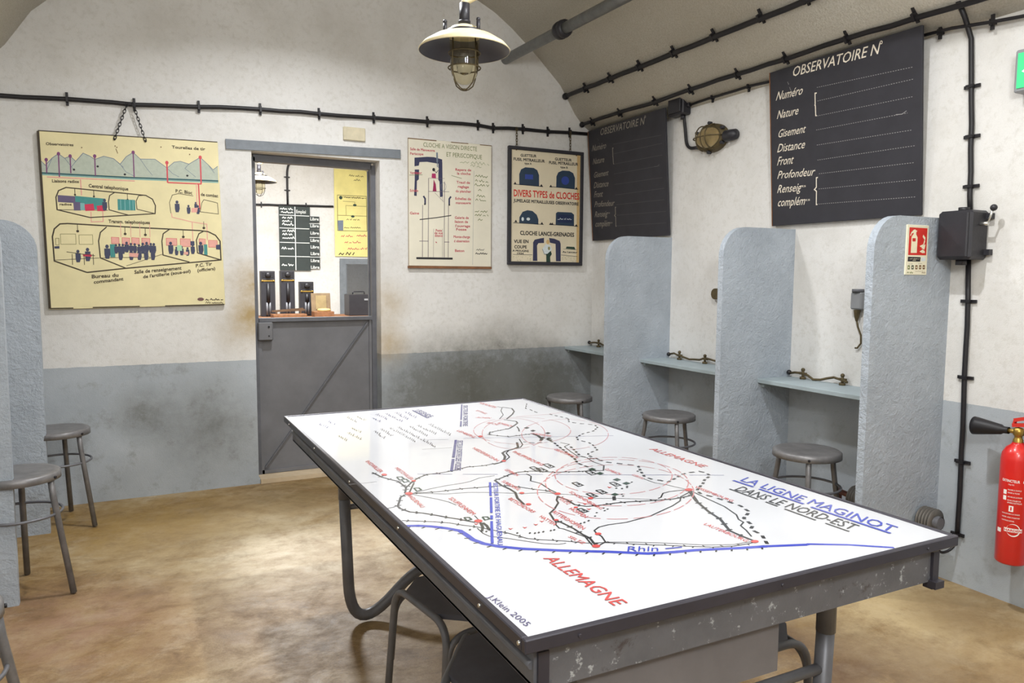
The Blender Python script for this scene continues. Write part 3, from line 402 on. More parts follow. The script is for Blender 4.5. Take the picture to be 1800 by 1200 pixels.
 ['t', 'red', 'CLIMBACH', [0.6826, 0.8015], [0.0041, -0.0695], [0.0156, 0.0073], 0.003],
 ['t', 'red', 'CLEEBOURG', [0.7179, 0.7148], [0.0017, -0.0495], [0.0128, 0.0049], 0.003],
 ['t', 'red', 'OBERSTEINBACH', [0.6743, 1.0867], [0.0046, -0.1343], [0.0163, 0.0075], 0.003],
 ['t', 'navy', 'SECTEUR FORTIFIE DES VOSGES', [0.4442, 1.348], [-0.1619, -0.3656], [0.0161, -0.0079], 0.006],
 ['l', 'navy', 0.0055, [[0.4418, 1.3584], [0.2717, 0.9796]], [0.25, 0.02]],
 ['t', 'navy', 'SECTEUR FORTIFIE', [0.7393, 1.991], [-0.1804, -0.4194], [0.0163, -0.0079], 0.004],
 ['l', 'navy', 0.004, [[0.741, 2.0145], [0.5489, 1.5696]], [0.35, 0.03]],
 ['t', 'navy', 'LEGENDE', [0.5001, 1.9525], [0.0006, -0.1704], [0.031, 0.0279], 0.006],
 ['l', 'navy', 0.004, [[0.4979, 1.9706], [0.4951, 1.7817]], None],
 ['l', 'black', 0.0017, [[0.4515, 1.6542], [0.4675, 1.664], [0.4518, 1.6357], [0.4715, 1.6499], [0.4505, 1.6155], [0.4594, 1.6168]], None],
 ['l', 'black', 0.0017, [[0.4504, 1.597], [0.4622, 1.6017], [0.4509, 1.5793], [0.469, 1.5915], [0.4508, 1.5612], [0.4677, 1.5719], [0.4514, 1.5441], [0.4661, 1.5523], [0.4513, 1.5264], [0.46, 1.5277], [0.4511, 1.5089], [0.4699, 1.5215], [0.45, 1.4904], [0.463, 1.4965]], None],
 ['l', 'black', 0.0017, [[0.4516, 1.4752], [0.4691, 1.4863], [0.4496, 1.4562], [0.4674, 1.4675], [0.4497, 1.4398], [0.4544, 1.4366]], None],
 ['l', 'black', 0.0017, [[0.4056, 1.6548], [0.4167, 1.6589], [0.4052, 1.6351], [0.4181, 1.6414], [0.4065, 1.6176], [0.411, 1.6137]], None],
 ['l', 'black', 0.0017, [[0.4067, 1.5989], [0.411, 1.5949], [0.4065, 1.5801], [0.4182, 1.5849], [0.4075, 1.5629], [0.4138, 1.5613], [0.4074, 1.5446], [0.422, 1.5529], [0.4096, 1.5292], [0.4256, 1.5391], [0.4097, 1.5116], [0.4233, 1.5185], [0.4093, 1.4935], [0.4272, 1.5054], [0.41, 1.4769]], None],
 ['l', 'black', 0.0017, [[0.3723, 1.6519], [0.3796, 1.651], [0.3722, 1.6315], [0.3864, 1.6393], [0.372, 1.6112], [0.3813, 1.6129], [0.3707, 1.5899], [0.3775, 1.5886], [0.3721, 1.5722], [0.3831, 1.5759]], None],
 ['l', 'black', 0.0017, [[0.3714, 1.5522], [0.3876, 1.5622], [0.3707, 1.5324], [0.3882, 1.5438], [0.371, 1.5139], [0.3837, 1.5198], [0.3717, 1.4964], [0.3829, 1.5003], [0.3707, 1.4769], [0.3843, 1.4836], [0.3711, 1.4593]], None],
 ['l', 'black', 0.0017, [[0.3284, 1.655], [0.3407, 1.6612], [0.3292, 1.6365], [0.3395, 1.6402], [0.3299, 1.6183], [0.3338, 1.6137], [0.3298, 1.5992]], None],
 ['l', 'black', 0.0017, [[0.3389, 1.6013], [0.3307, 1.5815], [0.345, 1.5901], [0.3299, 1.562], [0.3381, 1.563], [0.3308, 1.5449], [0.3454, 1.5538], [0.3311, 1.5271], [0.3441, 1.5341], [0.333, 1.5116], [0.3416, 1.5131], [0.3316, 1.4923], [0.3378, 1.4909], [0.3327, 1.4761], [0.3446, 1.4817], [0.3333, 1.4596], [0.3497, 1.4704], [0.3336, 1.4429], [0.3387, 1.4404]], None],
 ['l', 'black', 0.0017, [[0.3341, 1.4266], [0.3382, 1.423], [0.3339, 1.4097], [0.3518, 1.4221], [0.3355, 1.3951], [0.3383, 1.39], [0.3351, 1.3783], [0.3519, 1.3893], [0.3363, 1.3636], [0.3428, 1.3628], [0.3359, 1.3472], [0.3516, 1.3568], [0.3376, 1.3332]], None],
 ['l', 'black', 0.0017, [[0.3469, 1.3358], [0.338, 1.3182], [0.3406, 1.3133], [0.3377, 1.3024], [0.3432, 1.3007], [0.3373, 1.2867]], None],
 ['l', 'black', 0.0017, [[0.2963, 1.6531], [0.3048, 1.6545], [0.296, 1.6331], [0.3083, 1.6395]], None],
 ['l', 'black', 0.0017, [[0.2966, 1.6145], [0.3019, 1.6117], [0.2972, 1.596], [0.3132, 1.6072], [0.2973, 1.5773], [0.3111, 1.5856], [0.2986, 1.5603], [0.3102, 1.5657], [0.2988, 1.5421], [0.3158, 1.5542]], None],
 ['l', 'black', 0.0017, [[0.2987, 1.5236], [0.3152, 1.5351], [0.3004, 1.5077], [0.3137, 1.5152]], None],
 ['l', 'black', 0.0017, [[0.3004, 1.49], [0.312, 1.4953], [0.3003, 1.4722]], None],
 ['l', 'black', 0.0017, [[0.309, 1.4741], [0.3019, 1.4568], [0.315, 1.4638], [0.3023, 1.44], [0.3165, 1.4484], [0.3022, 1.4229], [0.3149, 1.4294], [0.3028, 1.4068], [0.31, 1.4069], [0.304, 1.3916]], None],
 ['l', 'black', 0.0017, [[0.261, 1.649], [0.2714, 1.652], [0.2612, 1.6274], [0.27, 1.6282], [0.2614, 1.6061], [0.2749, 1.6132], [0.2613, 1.5847], [0.2783, 1.5965], [0.2607, 1.5631], [0.2671, 1.561], [0.2609, 1.5427]], None],
 ['l', 'black', 0.0017, [[0.2675, 1.541], [0.2606, 1.522], [0.2738, 1.5287]], None],
 ['l', 'black', 0.0017, [[0.2292, 1.6226], [0.2374, 1.6225], [0.2281, 1.599], [0.2376, 1.6008], [0.2269, 1.5756], [0.2421, 1.585], [0.2267, 1.5538], [0.2302, 1.5478], [0.2247, 1.5301], [0.2289, 1.5252]], None],
 ['l', 'black', 0.0017, [[0.2249, 1.5096], [0.2405, 1.5194], [0.2239, 1.4878]], None],
 ['l', 'black', 0.0017, [[0.1331, 1.6305], [0.147, 1.6401], [0.135, 1.6123], [0.1447, 1.6158], [0.1372, 1.5948], [0.1537, 1.608], [0.1393, 1.5774], [0.1444, 1.5744]], None],
 ['l', 'black', 0.0017, [[0.1419, 1.5609], [0.1561, 1.5706], [0.1434, 1.543], [0.1527, 1.5461], [0.1446, 1.525], [0.1604, 1.5369], [0.1465, 1.5083], [0.1531, 1.5075]], None],
 ['l', 'black', 0.0017, [[0.1683, 1.7151], [0.176, 1.7151], [0.1709, 1.6963], [0.1771, 1.6942], [0.1723, 1.676], [0.1783, 1.6737], [0.1735, 1.6558], [0.1869, 1.664]], None],
 ['l', 'black', 0.0017, [[0.1753, 1.6366], [0.1887, 1.6448], [0.1771, 1.6177]], None],
 ['l', 'black', 0.0017, [[0.0921, 1.6019], [0.0983, 1.6003], [0.093, 1.5819], [0.1013, 1.5834], [0.0947, 1.5633], [0.1015, 1.5628], [0.0947, 1.5428], [0.1097, 1.5538], [0.096, 1.5242], [0.1077, 1.5305], [0.0974, 1.5059]], None],
 ['l', 'navy', 0.002, [[0.4521, 1.9442], [0.4613, 1.9435], [0.4521, 1.9204]], None],
 ['l', 'navy', 0.002, [[0.4711, 1.9317], [0.4515, 1.8962], [0.4703, 1.9072], [0.45, 1.8713], [0.4587, 1.8703], [0.4491, 1.8474], [0.467, 1.8573], [0.4488, 1.8247], [0.4703, 1.8385], [0.4483, 1.8018], [0.4593, 1.8036]], None],
 ['l', 'navy', 0.002, [[0.4097, 1.9418], [0.4253, 1.9497], [0.4113, 1.9206], [0.4301, 1.9323]], None],
 ['l', 'navy', 0.002, [[0.4098, 1.8958], [0.4298, 1.909], [0.4107, 1.8743], [0.4141, 1.8672], [0.4092, 1.8503], [0.4299, 1.8641], [0.4089, 1.8279], [0.4263, 1.8378], [0.4107, 1.8083], [0.4272, 1.817], [0.4098, 1.7859]], None],
 ['l', 'navy', 0.002, [[0.3701, 1.9414], [0.3829, 1.9463], [0.3687, 1.9167], [0.3841, 1.9248], [0.3702, 1.8959], [0.3774, 1.8937], [0.3718, 1.8756]], None],
 ['l', 'navy', 0.002, [[0.3843, 1.88], [0.3714, 1.8531], [0.3861, 1.8602], [0.373, 1.8333], [0.3861, 1.8384]], None],
 ['l', 'navy', 0.002, [[0.3728, 1.8115], [0.3768, 1.8057], [0.3738, 1.7915], [0.3871, 1.7969], [0.375, 1.772], [0.3913, 1.7809], [0.3757, 1.7521]], None],
 ['l', 'navy', 0.002, [[0.3288, 1.9391], [0.3478, 1.9524], [0.3299, 1.9179], [0.3419, 1.9222], [0.3321, 1.8985], [0.3478, 1.9075], [0.3323, 1.8768], [0.3506, 1.889], [0.3347, 1.8581], [0.3526, 1.8698], [0.336, 1.8383], [0.3446, 1.8383], [0.336, 1.8171]], None],
 ['l', 'navy', 0.002, [[0.2952, 1.8706], [0.3003, 1.8659], [0.2976, 1.8514], [0.3038, 1.8483], [0.2966, 1.8282], [0.303, 1.8254]], None],
 ['l', 'navy', 0.002, [[0.2978, 1.8081], [0.3117, 1.8147], [0.2993, 1.7885], [0.3052, 1.7853]], None],
 ['l', 'navy', 0.002, [[0.2485, 1.9362], [0.2536, 1.9306], [0.2498, 1.913], [0.2573, 1.9107], [0.2507, 1.8897], [0.255, 1.8832], [0.2511, 1.866], [0.2662, 1.8739], [0.2514, 1.8425], [0.2689, 1.8535]], None],
 ['l', 'navy', 0.002, [[0.2063, 1.9416], [0.2264, 1.9575], [0.2078, 1.9196], [0.2174, 1.9208], [0.2094, 1.898], [0.2227, 1.9043], [0.2111, 1.8767], [0.2181, 1.8744], [0.2135, 1.8566], [0.2272, 1.8635], [0.2145, 1.8351], [0.2191, 1.8298], [0.2163, 1.8148]], None],
 ['l', 'navy', 0.002, [[0.1176, 1.8819], [0.1336, 1.8928], [0.1207, 1.8625], [0.1295, 1.8632], [0.1228, 1.8421], [0.1271, 1.8365]], None],
 ['l', 'navy', 0.002, [[0.1258, 1.8231], [0.1384, 1.8293], [0.129, 1.8049]], None],
 ['l', 'navy', 0.002, [[0.0757, 1.8452], [0.0909, 1.856], [0.0781, 1.8264], [0.0847, 1.8249], [0.08, 1.8073], [0.0955, 1.8184], [0.0828, 1.7896], [0.0994, 1.8022], [0.0868, 1.7738], [0.1027, 1.7854], [0.088, 1.7543]], None],
]
DRAW['section'] = [
 ['p', 'hill', [[0.0024, 0.7619], [0.0263, 0.7617], [0.0271, 0.7999], [0.0038, 0.8266]]],
 ['p', 'hill', [[0.0263, 0.7617], [0.0598, 0.7615], [0.0614, 0.8409], [0.0271, 0.7999]]],
 ['p', 'hill', [[0.0598, 0.7615], [0.0912, 0.7612], [0.0933, 0.8662], [0.0614, 0.8409]]],
 ['p', 'hill', [[0.0912, 0.7612], [0.1207, 0.761], [0.1224, 0.8433], [0.0933, 0.8662]]],
 ['p', 'hill', [[0.1207, 0.761], [0.1472, 0.7608], [0.149, 0.8564], [0.1224, 0.8433]]],
 ['p', 'hill', [[0.1472, 0.7608], [0.1738, 0.7606], [0.1751, 0.8296], [0.149, 0.8564]]],
 ['p', 'hill', [[0.1738, 0.7606], [0.2111, 0.7603], [0.2133, 0.8772], [0.1751, 0.8296]]],
 ['p', 'hill', [[0.2111, 0.7603], [0.2433, 0.7601], [0.2451, 0.8628], [0.2133, 0.8772]]],
 ['p', 'hill', [[0.2433, 0.7601], [0.268, 0.7599], [0.2696, 0.8455], [0.2451, 0.8628]]],
 ['p', 'hill', [[0.268, 0.7599], [0.3135, 0.7596], [0.3153, 0.8656], [0.2696, 0.8455]]],
 ['p', 'hill', [[0.3135, 0.7596], [0.3625, 0.7592], [0.3641, 0.8553], [0.3153, 0.8656]]],
 ['p', 'hill', [[0.3625, 0.7592], [0.3954, 0.759], [0.3965, 0.8258], [0.3641, 0.8553]]],
 ['p', 'hill', [[0.3954, 0.759], [0.4284, 0.7587], [0.4302, 0.8703], [0.3965, 0.8258]]],
 ['p', 'hill', [[0.4284, 0.7587], [0.4649, 0.7584], [0.4671, 0.8965], [0.4302, 0.8703]]],
 ['p', 'hill', [[0.4649, 0.7584], [0.5005, 0.7582], [0.5021, 0.8608], [0.4671, 0.8965]]],
 ['p', 'hill', [[0.5005, 0.7582], [0.534, 0.7579], [0.5356, 0.8621], [0.5021, 0.8608]]],
 ['p', 'hill', [[0.534, 0.7579], [0.579, 0.7576], [0.5805, 0.8639], [0.5356, 0.8621]]],
 ['p', 'hill', [[0.579, 0.7576], [0.6186, 0.7573], [0.6196, 0.8342], [0.5805, 0.8639]]],
 ['p', 'hill', [[0.6186, 0.7573], [0.6413, 0.7571], [0.642, 0.8163], [0.6196, 0.8342]]],
 ['p', 'hill', [[0.6413, 0.7571], [0.6812, 0.7568], [0.6824, 0.8529], [0.642, 0.8163]]],
 ['p', 'hill', [[0.6812, 0.7568], [0.7156, 0.7566], [0.7168, 0.8593], [0.6824, 0.8529]]],
 ['p', 'hill', [[0.7156, 0.7566], [0.7617, 0.7562], [0.7627, 0.8459], [0.7168, 0.8593]]],
 ['p', 'hill', [[0.7617, 0.7562], [0.8255, 0.7557], [0.827, 0.889], [0.7627, 0.8459]]],
 ['p', 'hill', [[0.8255, 0.7557], [0.8665, 0.7554], [0.8675, 0.8499], [0.827, 0.889]]],
 ['p', 'hill', [[0.8665, 0.7554], [0.8959, 0.7552], [0.8965, 0.8192], [0.8675, 0.8499]]],
 ['p', 'hill', [[0.8959, 0.7552], [0.923, 0.755], [0.9238, 0.8419], [0.8965, 0.8192]]],
 ['l', 'slate', 0.0035, [[0.0038, 0.8266], [0.0271, 0.7999], [0.0614, 0.8409], [0.0933, 0.8662], [0.1224, 0.8433], [0.149, 0.8564], [0.1751, 0.8296], [0.2133, 0.8772], [0.2451, 0.8628], [0.2696, 0.8455], [0.3153, 0.8656], [0.3641, 0.8553], [0.3965, 0.8258], [0.4302, 0.8703], [0.4671, 0.8965], [0.5021, 0.8608], [0.5356, 0.8621], [0.5805, 0.8639], [0.6196, 0.8342], [0.642, 0.8163], [0.6824, 0.8529], [0.7168, 0.8593], [0.7627, 0.8459], [0.827, 0.889], [0.8675, 0.8499], [0.8965, 0.8192], [0.9238, 0.8419]], None],
 ['l', 'slate', 0.0025, [[0.0317, 0.7701], [0.0614, 0.8409]], None],
 ['l', 'slate', 0.0025, [[0.1224, 0.8433], [0.1635, 0.7807]], None],
 ['l', 'slate', 0.0025, [[0.1751, 0.8296], [0.1532, 0.7985]], None],
 ['l', 'slate', 0.0025, [[0.3965, 0.8258], [0.4233, 0.7837], [0.4672, 0.7604]], None],
 ['l', 'slate', 0.0025, [[0.5021, 0.8608], [0.5347, 0.8062], [0.5623, 0.7698]], None],
 ['l', 'slate', 0.0025, [[0.642, 0.8163], [0.6701, 0.7859], [0.7042, 0.7682]], None],
 ['l', 'slate', 0.0025, [[0.7627, 0.8459], [0.7393, 0.8198], [0.7966, 0.7712]], None],
 ['l', 'slate', 0.0025, [[0.8675, 0.8499], [0.9022, 0.8002]], None],
 ['l', 'slate', 0.0025, [[0.3641, 0.8553], [0.4127, 0.808]], None],
 ['l', 'teal', 0.009, [[0.0023, 0.7571], [0.4449, 0.7522], [0.923, 0.7536]], None],
 ['l', 'pale_teal', 0.006, [[0.0022, 0.7487], [0.4448, 0.7436], [0.9229, 0.7447]], None],
 ['l', 'plum', 0.006, [[0.033, 0.8302], [0.0315, 0.7581]], None],
 ['p', 'plum', [[0.0413, 0.8305], [0.0396, 0.8241], [0.0353, 0.82], [0.0302, 0.8198], [0.0261, 0.8235], [0.0246, 0.8298], [0.0264, 0.8362], [0.0306, 0.8403], [0.0358, 0.8405], [0.0399, 0.8368]]],
 ['l', 'plum', 0.006, [[0.0933, 0.8662], [0.0908, 0.7384]], None],
 ['p', 'plum', [[0.1018, 0.8666], [0.1, 0.8601], [0.0957, 0.856], [0.0905, 0.8558], [0.0864, 0.8596], [0.0849, 0.8659], [0.0867, 0.8723], [0.0909, 0.8764], [0.0961, 0.8766], [0.1003, 0.8729]]],
 ['l', 'plum', 0.006, [[0.149, 0.8564], [0.1472, 0.762]], None],
 ['p', 'plum', [[0.1575, 0.8568], [0.1558, 0.8503], [0.1515, 0.8462], [0.1462, 0.846], [0.1421, 0.8498], [0.1406, 0.8561], [0.1423, 0.8625], [0.1466, 0.8667], [0.1519, 0.8669], [0.156, 0.8631]]],
 ['l', 'plum', 0.006, [[0.2699, 0.8638], [0.2679, 0.7538]], None],
 ['p', 'plum', [[0.2785, 0.8641], [0.2768, 0.8576], [0.2724, 0.8534], [0.267, 0.8532], [0.2628, 0.857], [0.2613, 0.8634], [0.263, 0.8699], [0.2674, 0.8741], [0.2727, 0.8743], [0.277, 0.8705]]],
 ['l', 'plum', 0.006, [[0.4671, 0.8965], [0.4649, 0.7541]], None],
 ['p', 'plum', [[0.4759, 0.8969], [0.4741, 0.8903], [0.4696, 0.886], [0.4642, 0.8858], [0.4598, 0.8897], [0.4582, 0.8961], [0.46, 0.9027], [0.4645, 0.9069], [0.47, 0.9072], [0.4743, 0.9033]]],
 ['l', 'scarlet', 0.008, [[0.6425, 0.8476], [0.6409, 0.731]], None],
 ['p', 'scarlet', [[0.6516, 0.848], [0.6497, 0.8413], [0.6451, 0.837], [0.6395, 0.8368], [0.635, 0.8407], [0.6334, 0.8473], [0.6352, 0.854], [0.6398, 0.8582], [0.6454, 0.8585], [0.6499, 0.8545]]],
 ['l', 'scarlet', 0.008, [[0.827, 0.889], [0.8253, 0.734]], None],
 ['p', 'scarlet', [[0.8363, 0.8893], [0.8345, 0.8826], [0.8298, 0.8782], [0.824, 0.878], [0.8194, 0.8819], [0.8177, 0.8886], [0.8195, 0.8953], [0.8242, 0.8997], [0.83, 0.8999], [0.8346, 0.896]]],
 ['p', 'soft_black', [[0.1699, 0.7834], [0.168, 0.779], [0.1634, 0.7771], [0.159, 0.7787], [0.1572, 0.7829], [0.1591, 0.7873], [0.1637, 0.7892], [0.1681, 0.7876]]],
 ['p', 'soft_black', [[0.2883, 0.8071], [0.2863, 0.8027], [0.2817, 0.8008], [0.2772, 0.8024], [0.2753, 0.8066], [0.2773, 0.811], [0.2819, 0.813], [0.2865, 0.8114]]],
 ['p', 'soft_black', [[0.4242, 0.7689], [0.4222, 0.7644], [0.4175, 0.7625], [0.4128, 0.7641], [0.4109, 0.7684], [0.4129, 0.7729], [0.4177, 0.7748], [0.4223, 0.7732]]],
 ['p', 'soft_black', [[0.7573, 0.7775], [0.7552, 0.773], [0.7503, 0.771], [0.7454, 0.7726], [0.7434, 0.7771], [0.7455, 0.7816], [0.7504, 0.7836], [0.7553, 0.7819]]],
 ['l', 'pink', 0.006, [[0.031, 0.7364], [0.4668, 0.7331]], None],
 ['l', 'scarlet', 0.007, [[0.6409, 0.7322], [0.8276, 0.7315]], None],
 ['l', 'scarlet', 0.007, [[0.8101, 0.731], [0.8108, 0.5808]], None],
 ['l', 'pink', 0.005, [[0.7985, 0.7307], [0.797, 0.5996]], None],
 ['l', 'pink', 0.006, [[0.1924, 0.7295], [0.1928, 0.6418]], None],
 ['l', 'pink', 0.005, [[0.2341, 0.551], [0.233, 0.4933], [0.2926, 0.4966], [0.2937, 0.5582]], None],
 ['l', 'dark_brown', 0.006, [[0.2281, 0.5178], [0.0693, 0.5576], [0.0675, 0.6266], [0.0819, 0.6632], [0.1192, 0.6824], [0.3337, 0.6662], [0.5213, 0.6525], [0.5547, 0.6321], [0.5688, 0.5948], [0.5648, 0.5483], [0.2281, 0.5178]], None],
 ['l', 'dark_brown', 0.004, [[0.5648, 0.5483], [0.4699, 0.5715], [0.4683, 0.6176], [0.4822, 0.649], [0.5157, 0.6536]], None],
 ['l', 'dark_brown', 0.005, [[0.4249, 0.5359], [0.3265, 0.5638], [0.325, 0.6082], [0.3333, 0.6453], [0.3609, 0.6645]], None],
 ['l', 'dark_brown', 0.003, [[0.0693, 0.5576], [0.321, 0.5612]], None],
 ['l', 'dark_brown', 0.003, [[0.1615, 0.6775], [0.1609, 0.6459]], None],
 ['p', 'dark_brown', [[0.1662, 0.6436], [0.1646, 0.6392], [0.1608, 0.6373], [0.157, 0.639], [0.1556, 0.6433], [0.1572, 0.6476], [0.161, 0.6495], [0.1647, 0.6478]]],
 ['l', 'dark_brown', 0.003, [[0.2546, 0.6715], [0.254, 0.6396]], None],
 ['p', 'dark_brown', [[0.2594, 0.6373], [0.2577, 0.633], [0.2539, 0.6311], [0.2501, 0.6328], [0.2486, 0.6371], [0.2502, 0.6414], [0.2541, 0.6433], [0.2579, 0.6416]]],
 ['l', 'dark_brown', 0.003, [[0.4246, 0.6588], [0.4241, 0.6265]], None],
 ['p', 'dark_brown', [[0.4296, 0.6242], [0.4279, 0.6197], [0.424, 0.6178], [0.4201, 0.6195], [0.4186, 0.6239], [0.4202, 0.6283], [0.4242, 0.6302], [0.4281, 0.6285]]],
 ['p', 'mauve', [[0.0762, 0.6389], [0.1607, 0.6349], [0.16, 0.5971], [0.0754, 0.6001]]],
 ['p', 'sea_green', [[0.1608, 0.6373], [0.3112, 0.6263], [0.3102, 0.5684], [0.1592, 0.5557]]],
 ['p', 'mauve', [[0.1495, 0.6042], [0.1868, 0.6026], [0.1859, 0.5562], [0.1507, 0.5555]]],
 ['p', 'crimson', [[0.2026, 0.5907], [0.2489, 0.5966], [0.2525, 0.5575], [0.2073, 0.5542]]],
 ['p', 'crimson', [[0.2649, 0.5847], [0.3051, 0.5905], [0.3067, 0.556], [0.2666, 0.5553]]],
 ['p', 'pale_teal', [[0.1835, 0.5989], [0.2049, 0.5981], [0.2042, 0.559], [0.1827, 0.5586]]],
 ['p', 'sea_green', [[0.3724, 0.6265], [0.4629, 0.6237], [0.4619, 0.5639], [0.3713, 0.5634]]],
 ['l', 'pale_teal', 0.004, [[0.3877, 0.6244], [0.3867, 0.5637]], None],
 ['l', 'pale_teal', 0.004, [[0.4097, 0.6249], [0.4088, 0.5641]], None],
 ['l', 'pale_teal', 0.004, [[0.4341, 0.6255], [0.4331, 0.5646]], None],
 ['l', 'pale_teal', 0.004, [[0.4518, 0.6259], [0.4508, 0.565]], None],
 ['l', 'dark_brown', 0.003, [[0.65, 0.5524], [0.6451, 0.6153], [0.6628, 0.6599], [0.6973, 0.6696], [0.7779, 0.659]], None],
 ['l', 'dark_brown', 0.003, [[0.8118, 0.5655], [0.824, 0.6193], [0.8359, 0.6388], [0.9122, 0.6213], [0.9151, 0.5546], [0.8118, 0.5655]], None],
 ['l', 'pink', 0.005, [[0.6534, 0.5524], [0.6554, 0.5297], [0.7645, 0.5035], [0.7632, 0.3886]], None],
 ['l', 'pink', 0.005, [[0.7645, 0.5035], [0.8461, 0.4919], [0.8451, 0.3956]], None],
 ['p', 'dusk_blue', [[0.6945, 0.6194], [0.692, 0.6124], [0.6862, 0.6094], [0.6804, 0.6122], [0.6781, 0.619], [0.6806, 0.6259], [0.6864, 0.6289], [0.6922, 0.6262]]],
 ['p', 'dusk_blue', [[0.6736, 0.6092], [0.6988, 0.6097], [0.6997, 0.5805], [0.6931, 0.5595], [0.6767, 0.5592], [0.6732, 0.58]]],
 ['p', 'dusk_blue', [[0.7545, 0.5976], [0.7526, 0.5923], [0.7481, 0.59], [0.7437, 0.5921], [0.7419, 0.5974], [0.7438, 0.6027], [0.7483, 0.605], [0.7528, 0.6029]]],
 ['p', 'dusk_blue', [[0.7384, 0.5898], [0.7579, 0.5902], [0.7586, 0.5678], [0.7535, 0.5517], [0.7409, 0.5515], [0.7382, 0.5674]]],
 ['p', 'dusk_blue', [[0.8068, 0.5974], [0.8049, 0.5921], [0.8004, 0.5898], [0.7959, 0.5919], [0.7941, 0.5972], [0.796, 0.6025], [0.8005, 0.6048], [0.805, 0.6027]]],
 ['p', 'dusk_blue', [[0.7906, 0.5896], [0.8102, 0.59], [0.8109, 0.5675], [0.8058, 0.5514], [0.7931, 0.5511], [0.7903, 0.5671]]],
 ['p', 'dusk_blue', [[0.7942, 0.6177], [0.7926, 0.6134], [0.789, 0.6115], [0.7854, 0.6132], [0.7839, 0.6175], [0.7855, 0.6218], [0.7891, 0.6237], [0.7927, 0.622]]],
 ['p', 'dusk_blue', [[0.7811, 0.6114], [0.7969, 0.6117], [0.7975, 0.5935], [0.7934, 0.5805], [0.7831, 0.5802], [0.7809, 0.5932]]],
 ['p', 'dusk_blue', [[0.3134, 0.6169], [0.311, 0.6101], [0.3054, 0.6072], [0.3, 0.6099], [0.2978, 0.6165], [0.3002, 0.6233], [0.3058, 0.6262], [0.3112, 0.6235]]],
 ['p', 'dusk_blue', [[0.2935, 0.607], [0.3174, 0.6075], [0.3181, 0.579], [0.3118, 0.5586], [0.2962, 0.5583], [0.293, 0.5785]]],
 ['p', 'pink', [[0.7655, 0.5863], [0.8004, 0.5895], [0.7942, 0.5613], [0.7628, 0.5608]]],
 ['l', 'dark_brown', 0.007, [[0.1955, 0.2063], [0.0393, 0.2719], [0.0379, 0.4081], [0.0492, 0.4506], [0.0782, 0.4789], [0.1153, 0.4819], [0.4404, 0.4664], [0.8047, 0.4529], [0.8515, 0.447], [0.8925, 0.4256], [0.9171, 0.3897], [0.9172, 0.2758], [0.3868, 0.2277], [0.1955, 0.2063]], None],
 ['l', 'dark_brown', 0.006, [[0.3978, 0.2276], [0.2672, 0.2889], [0.2635, 0.3853], [0.2753, 0.4347], [0.3084, 0.466]], None],
 ['l', 'dark_brown', 0.006, [[0.7385, 0.2632], [0.5954, 0.3053], [0.5931, 0.3875], [0.6028, 0.4318], [0.6373, 0.4574]], None],
 ['l', 'dark_brown', 0.006, [[0.9172, 0.2758], [0.7857, 0.3183], [0.783, 0.3952], [0.7986, 0.4337], [0.8281, 0.4506]], None],
 ['l', 'dark_brown', 0.0025, [[0.0425, 0.2767], [0.2618, 0.2889]], None],
 ['l', 'dark_brown', 0.0025, [[0.3981, 0.2426], [0.5955, 0.3116]], None],
 ['l', 'dark_brown', 0.0025, [[0.2672, 0.2889], [0.5273, 0.2926]], None],
 ['l', 'dark_brown', 0.003, [[0.163, 0.4764], [0.1624, 0.4422]], None],
 ['p', 'dark_brown', [[0.1698, 0.4398], [0.1675, 0.4346], [0.1622, 0.4324], [0.1569, 0.4345], [0.1549, 0.4396], [0.1571, 0.4448], [0.1625, 0.447], [0.1677, 0.445]]],
 ['l', 'dark_brown', 0.003, [[0.4016, 0.4646], [0.4011, 0.4298]], None],
 ['p', 'dark_brown', [[0.4088, 0.4274], [0.4064, 0.4221], [0.4009, 0.4198], [0.3955, 0.422], [0.3933, 0.4272], [0.3957, 0.4325], [0.4012, 0.4348], [0.4066, 0.4326]]],
 ['l', 'dark_brown', 0.003, [[0.5073, 0.4609], [0.5068, 0.4258]], None],
 ['p', 'dark_brown', [[0.5146, 0.4234], [0.5122, 0.418], [0.5066, 0.4158], [0.5011, 0.4179], [0.4989, 0.4232], [0.5013, 0.4286], [0.5068, 0.4308], [0.5124, 0.4287]]],
 ['l', 'dark_brown', 0.003, [[0.7118, 0.4519], [0.7114, 0.4163]], None],
 ['p', 'dark_brown', [[0.7194, 0.4138], [0.717, 0.4084], [0.7113, 0.4061], [0.7056, 0.4083], [0.7033, 0.4137], [0.7057, 0.4191], [0.7114, 0.4214], [0.7171, 0.4192]]],
 ['l', 'dark_brown', 0.003, [[0.8287, 0.507], [0.8283, 0.4711]], None],
 ['p', 'dark_brown', [[0.8365, 0.4687], [0.834, 0.4632], [0.8282, 0.4609], [0.8224, 0.4631], [0.8201, 0.4685], [0.8225, 0.4739], [0.8283, 0.4763], [0.8341, 0.4741]]],
 ['l', 'olive', 0.0025, [[0.0771, 0.423], [0.1513, 0.4237], [0.1502, 0.3662], [0.0759, 0.3658], [0.0771, 0.423]], None],
 ['l', 'olive', 0.0025, [[0.1673, 0.4189], [0.2349, 0.4196], [0.234, 0.3666], [0.1663, 0.3662], [0.1673, 0.4189]], None],
 ['l', 'olive', 0.003, [[0.0524, 0.3985], [0.0682, 0.3986], [0.0674, 0.3621], [0.0516, 0.362], [0.0524, 0.3985]], None],
 ['p', 'dusk_blue', [[0.0441, 0.3534], [0.0684, 0.356], [0.0681, 0.3414], [0.0438, 0.3413]]],
 ['p', 'pink', [[0.3293, 0.408], [0.3676, 0.4059], [0.3671, 0.3711], [0.3286, 0.3708]]],
 ['l', 'scarlet', 0.002, [[0.3293, 0.408], [0.3676, 0.4059], [0.3671, 0.3711], [0.3286, 0.3708], [0.3293, 0.408]], None],
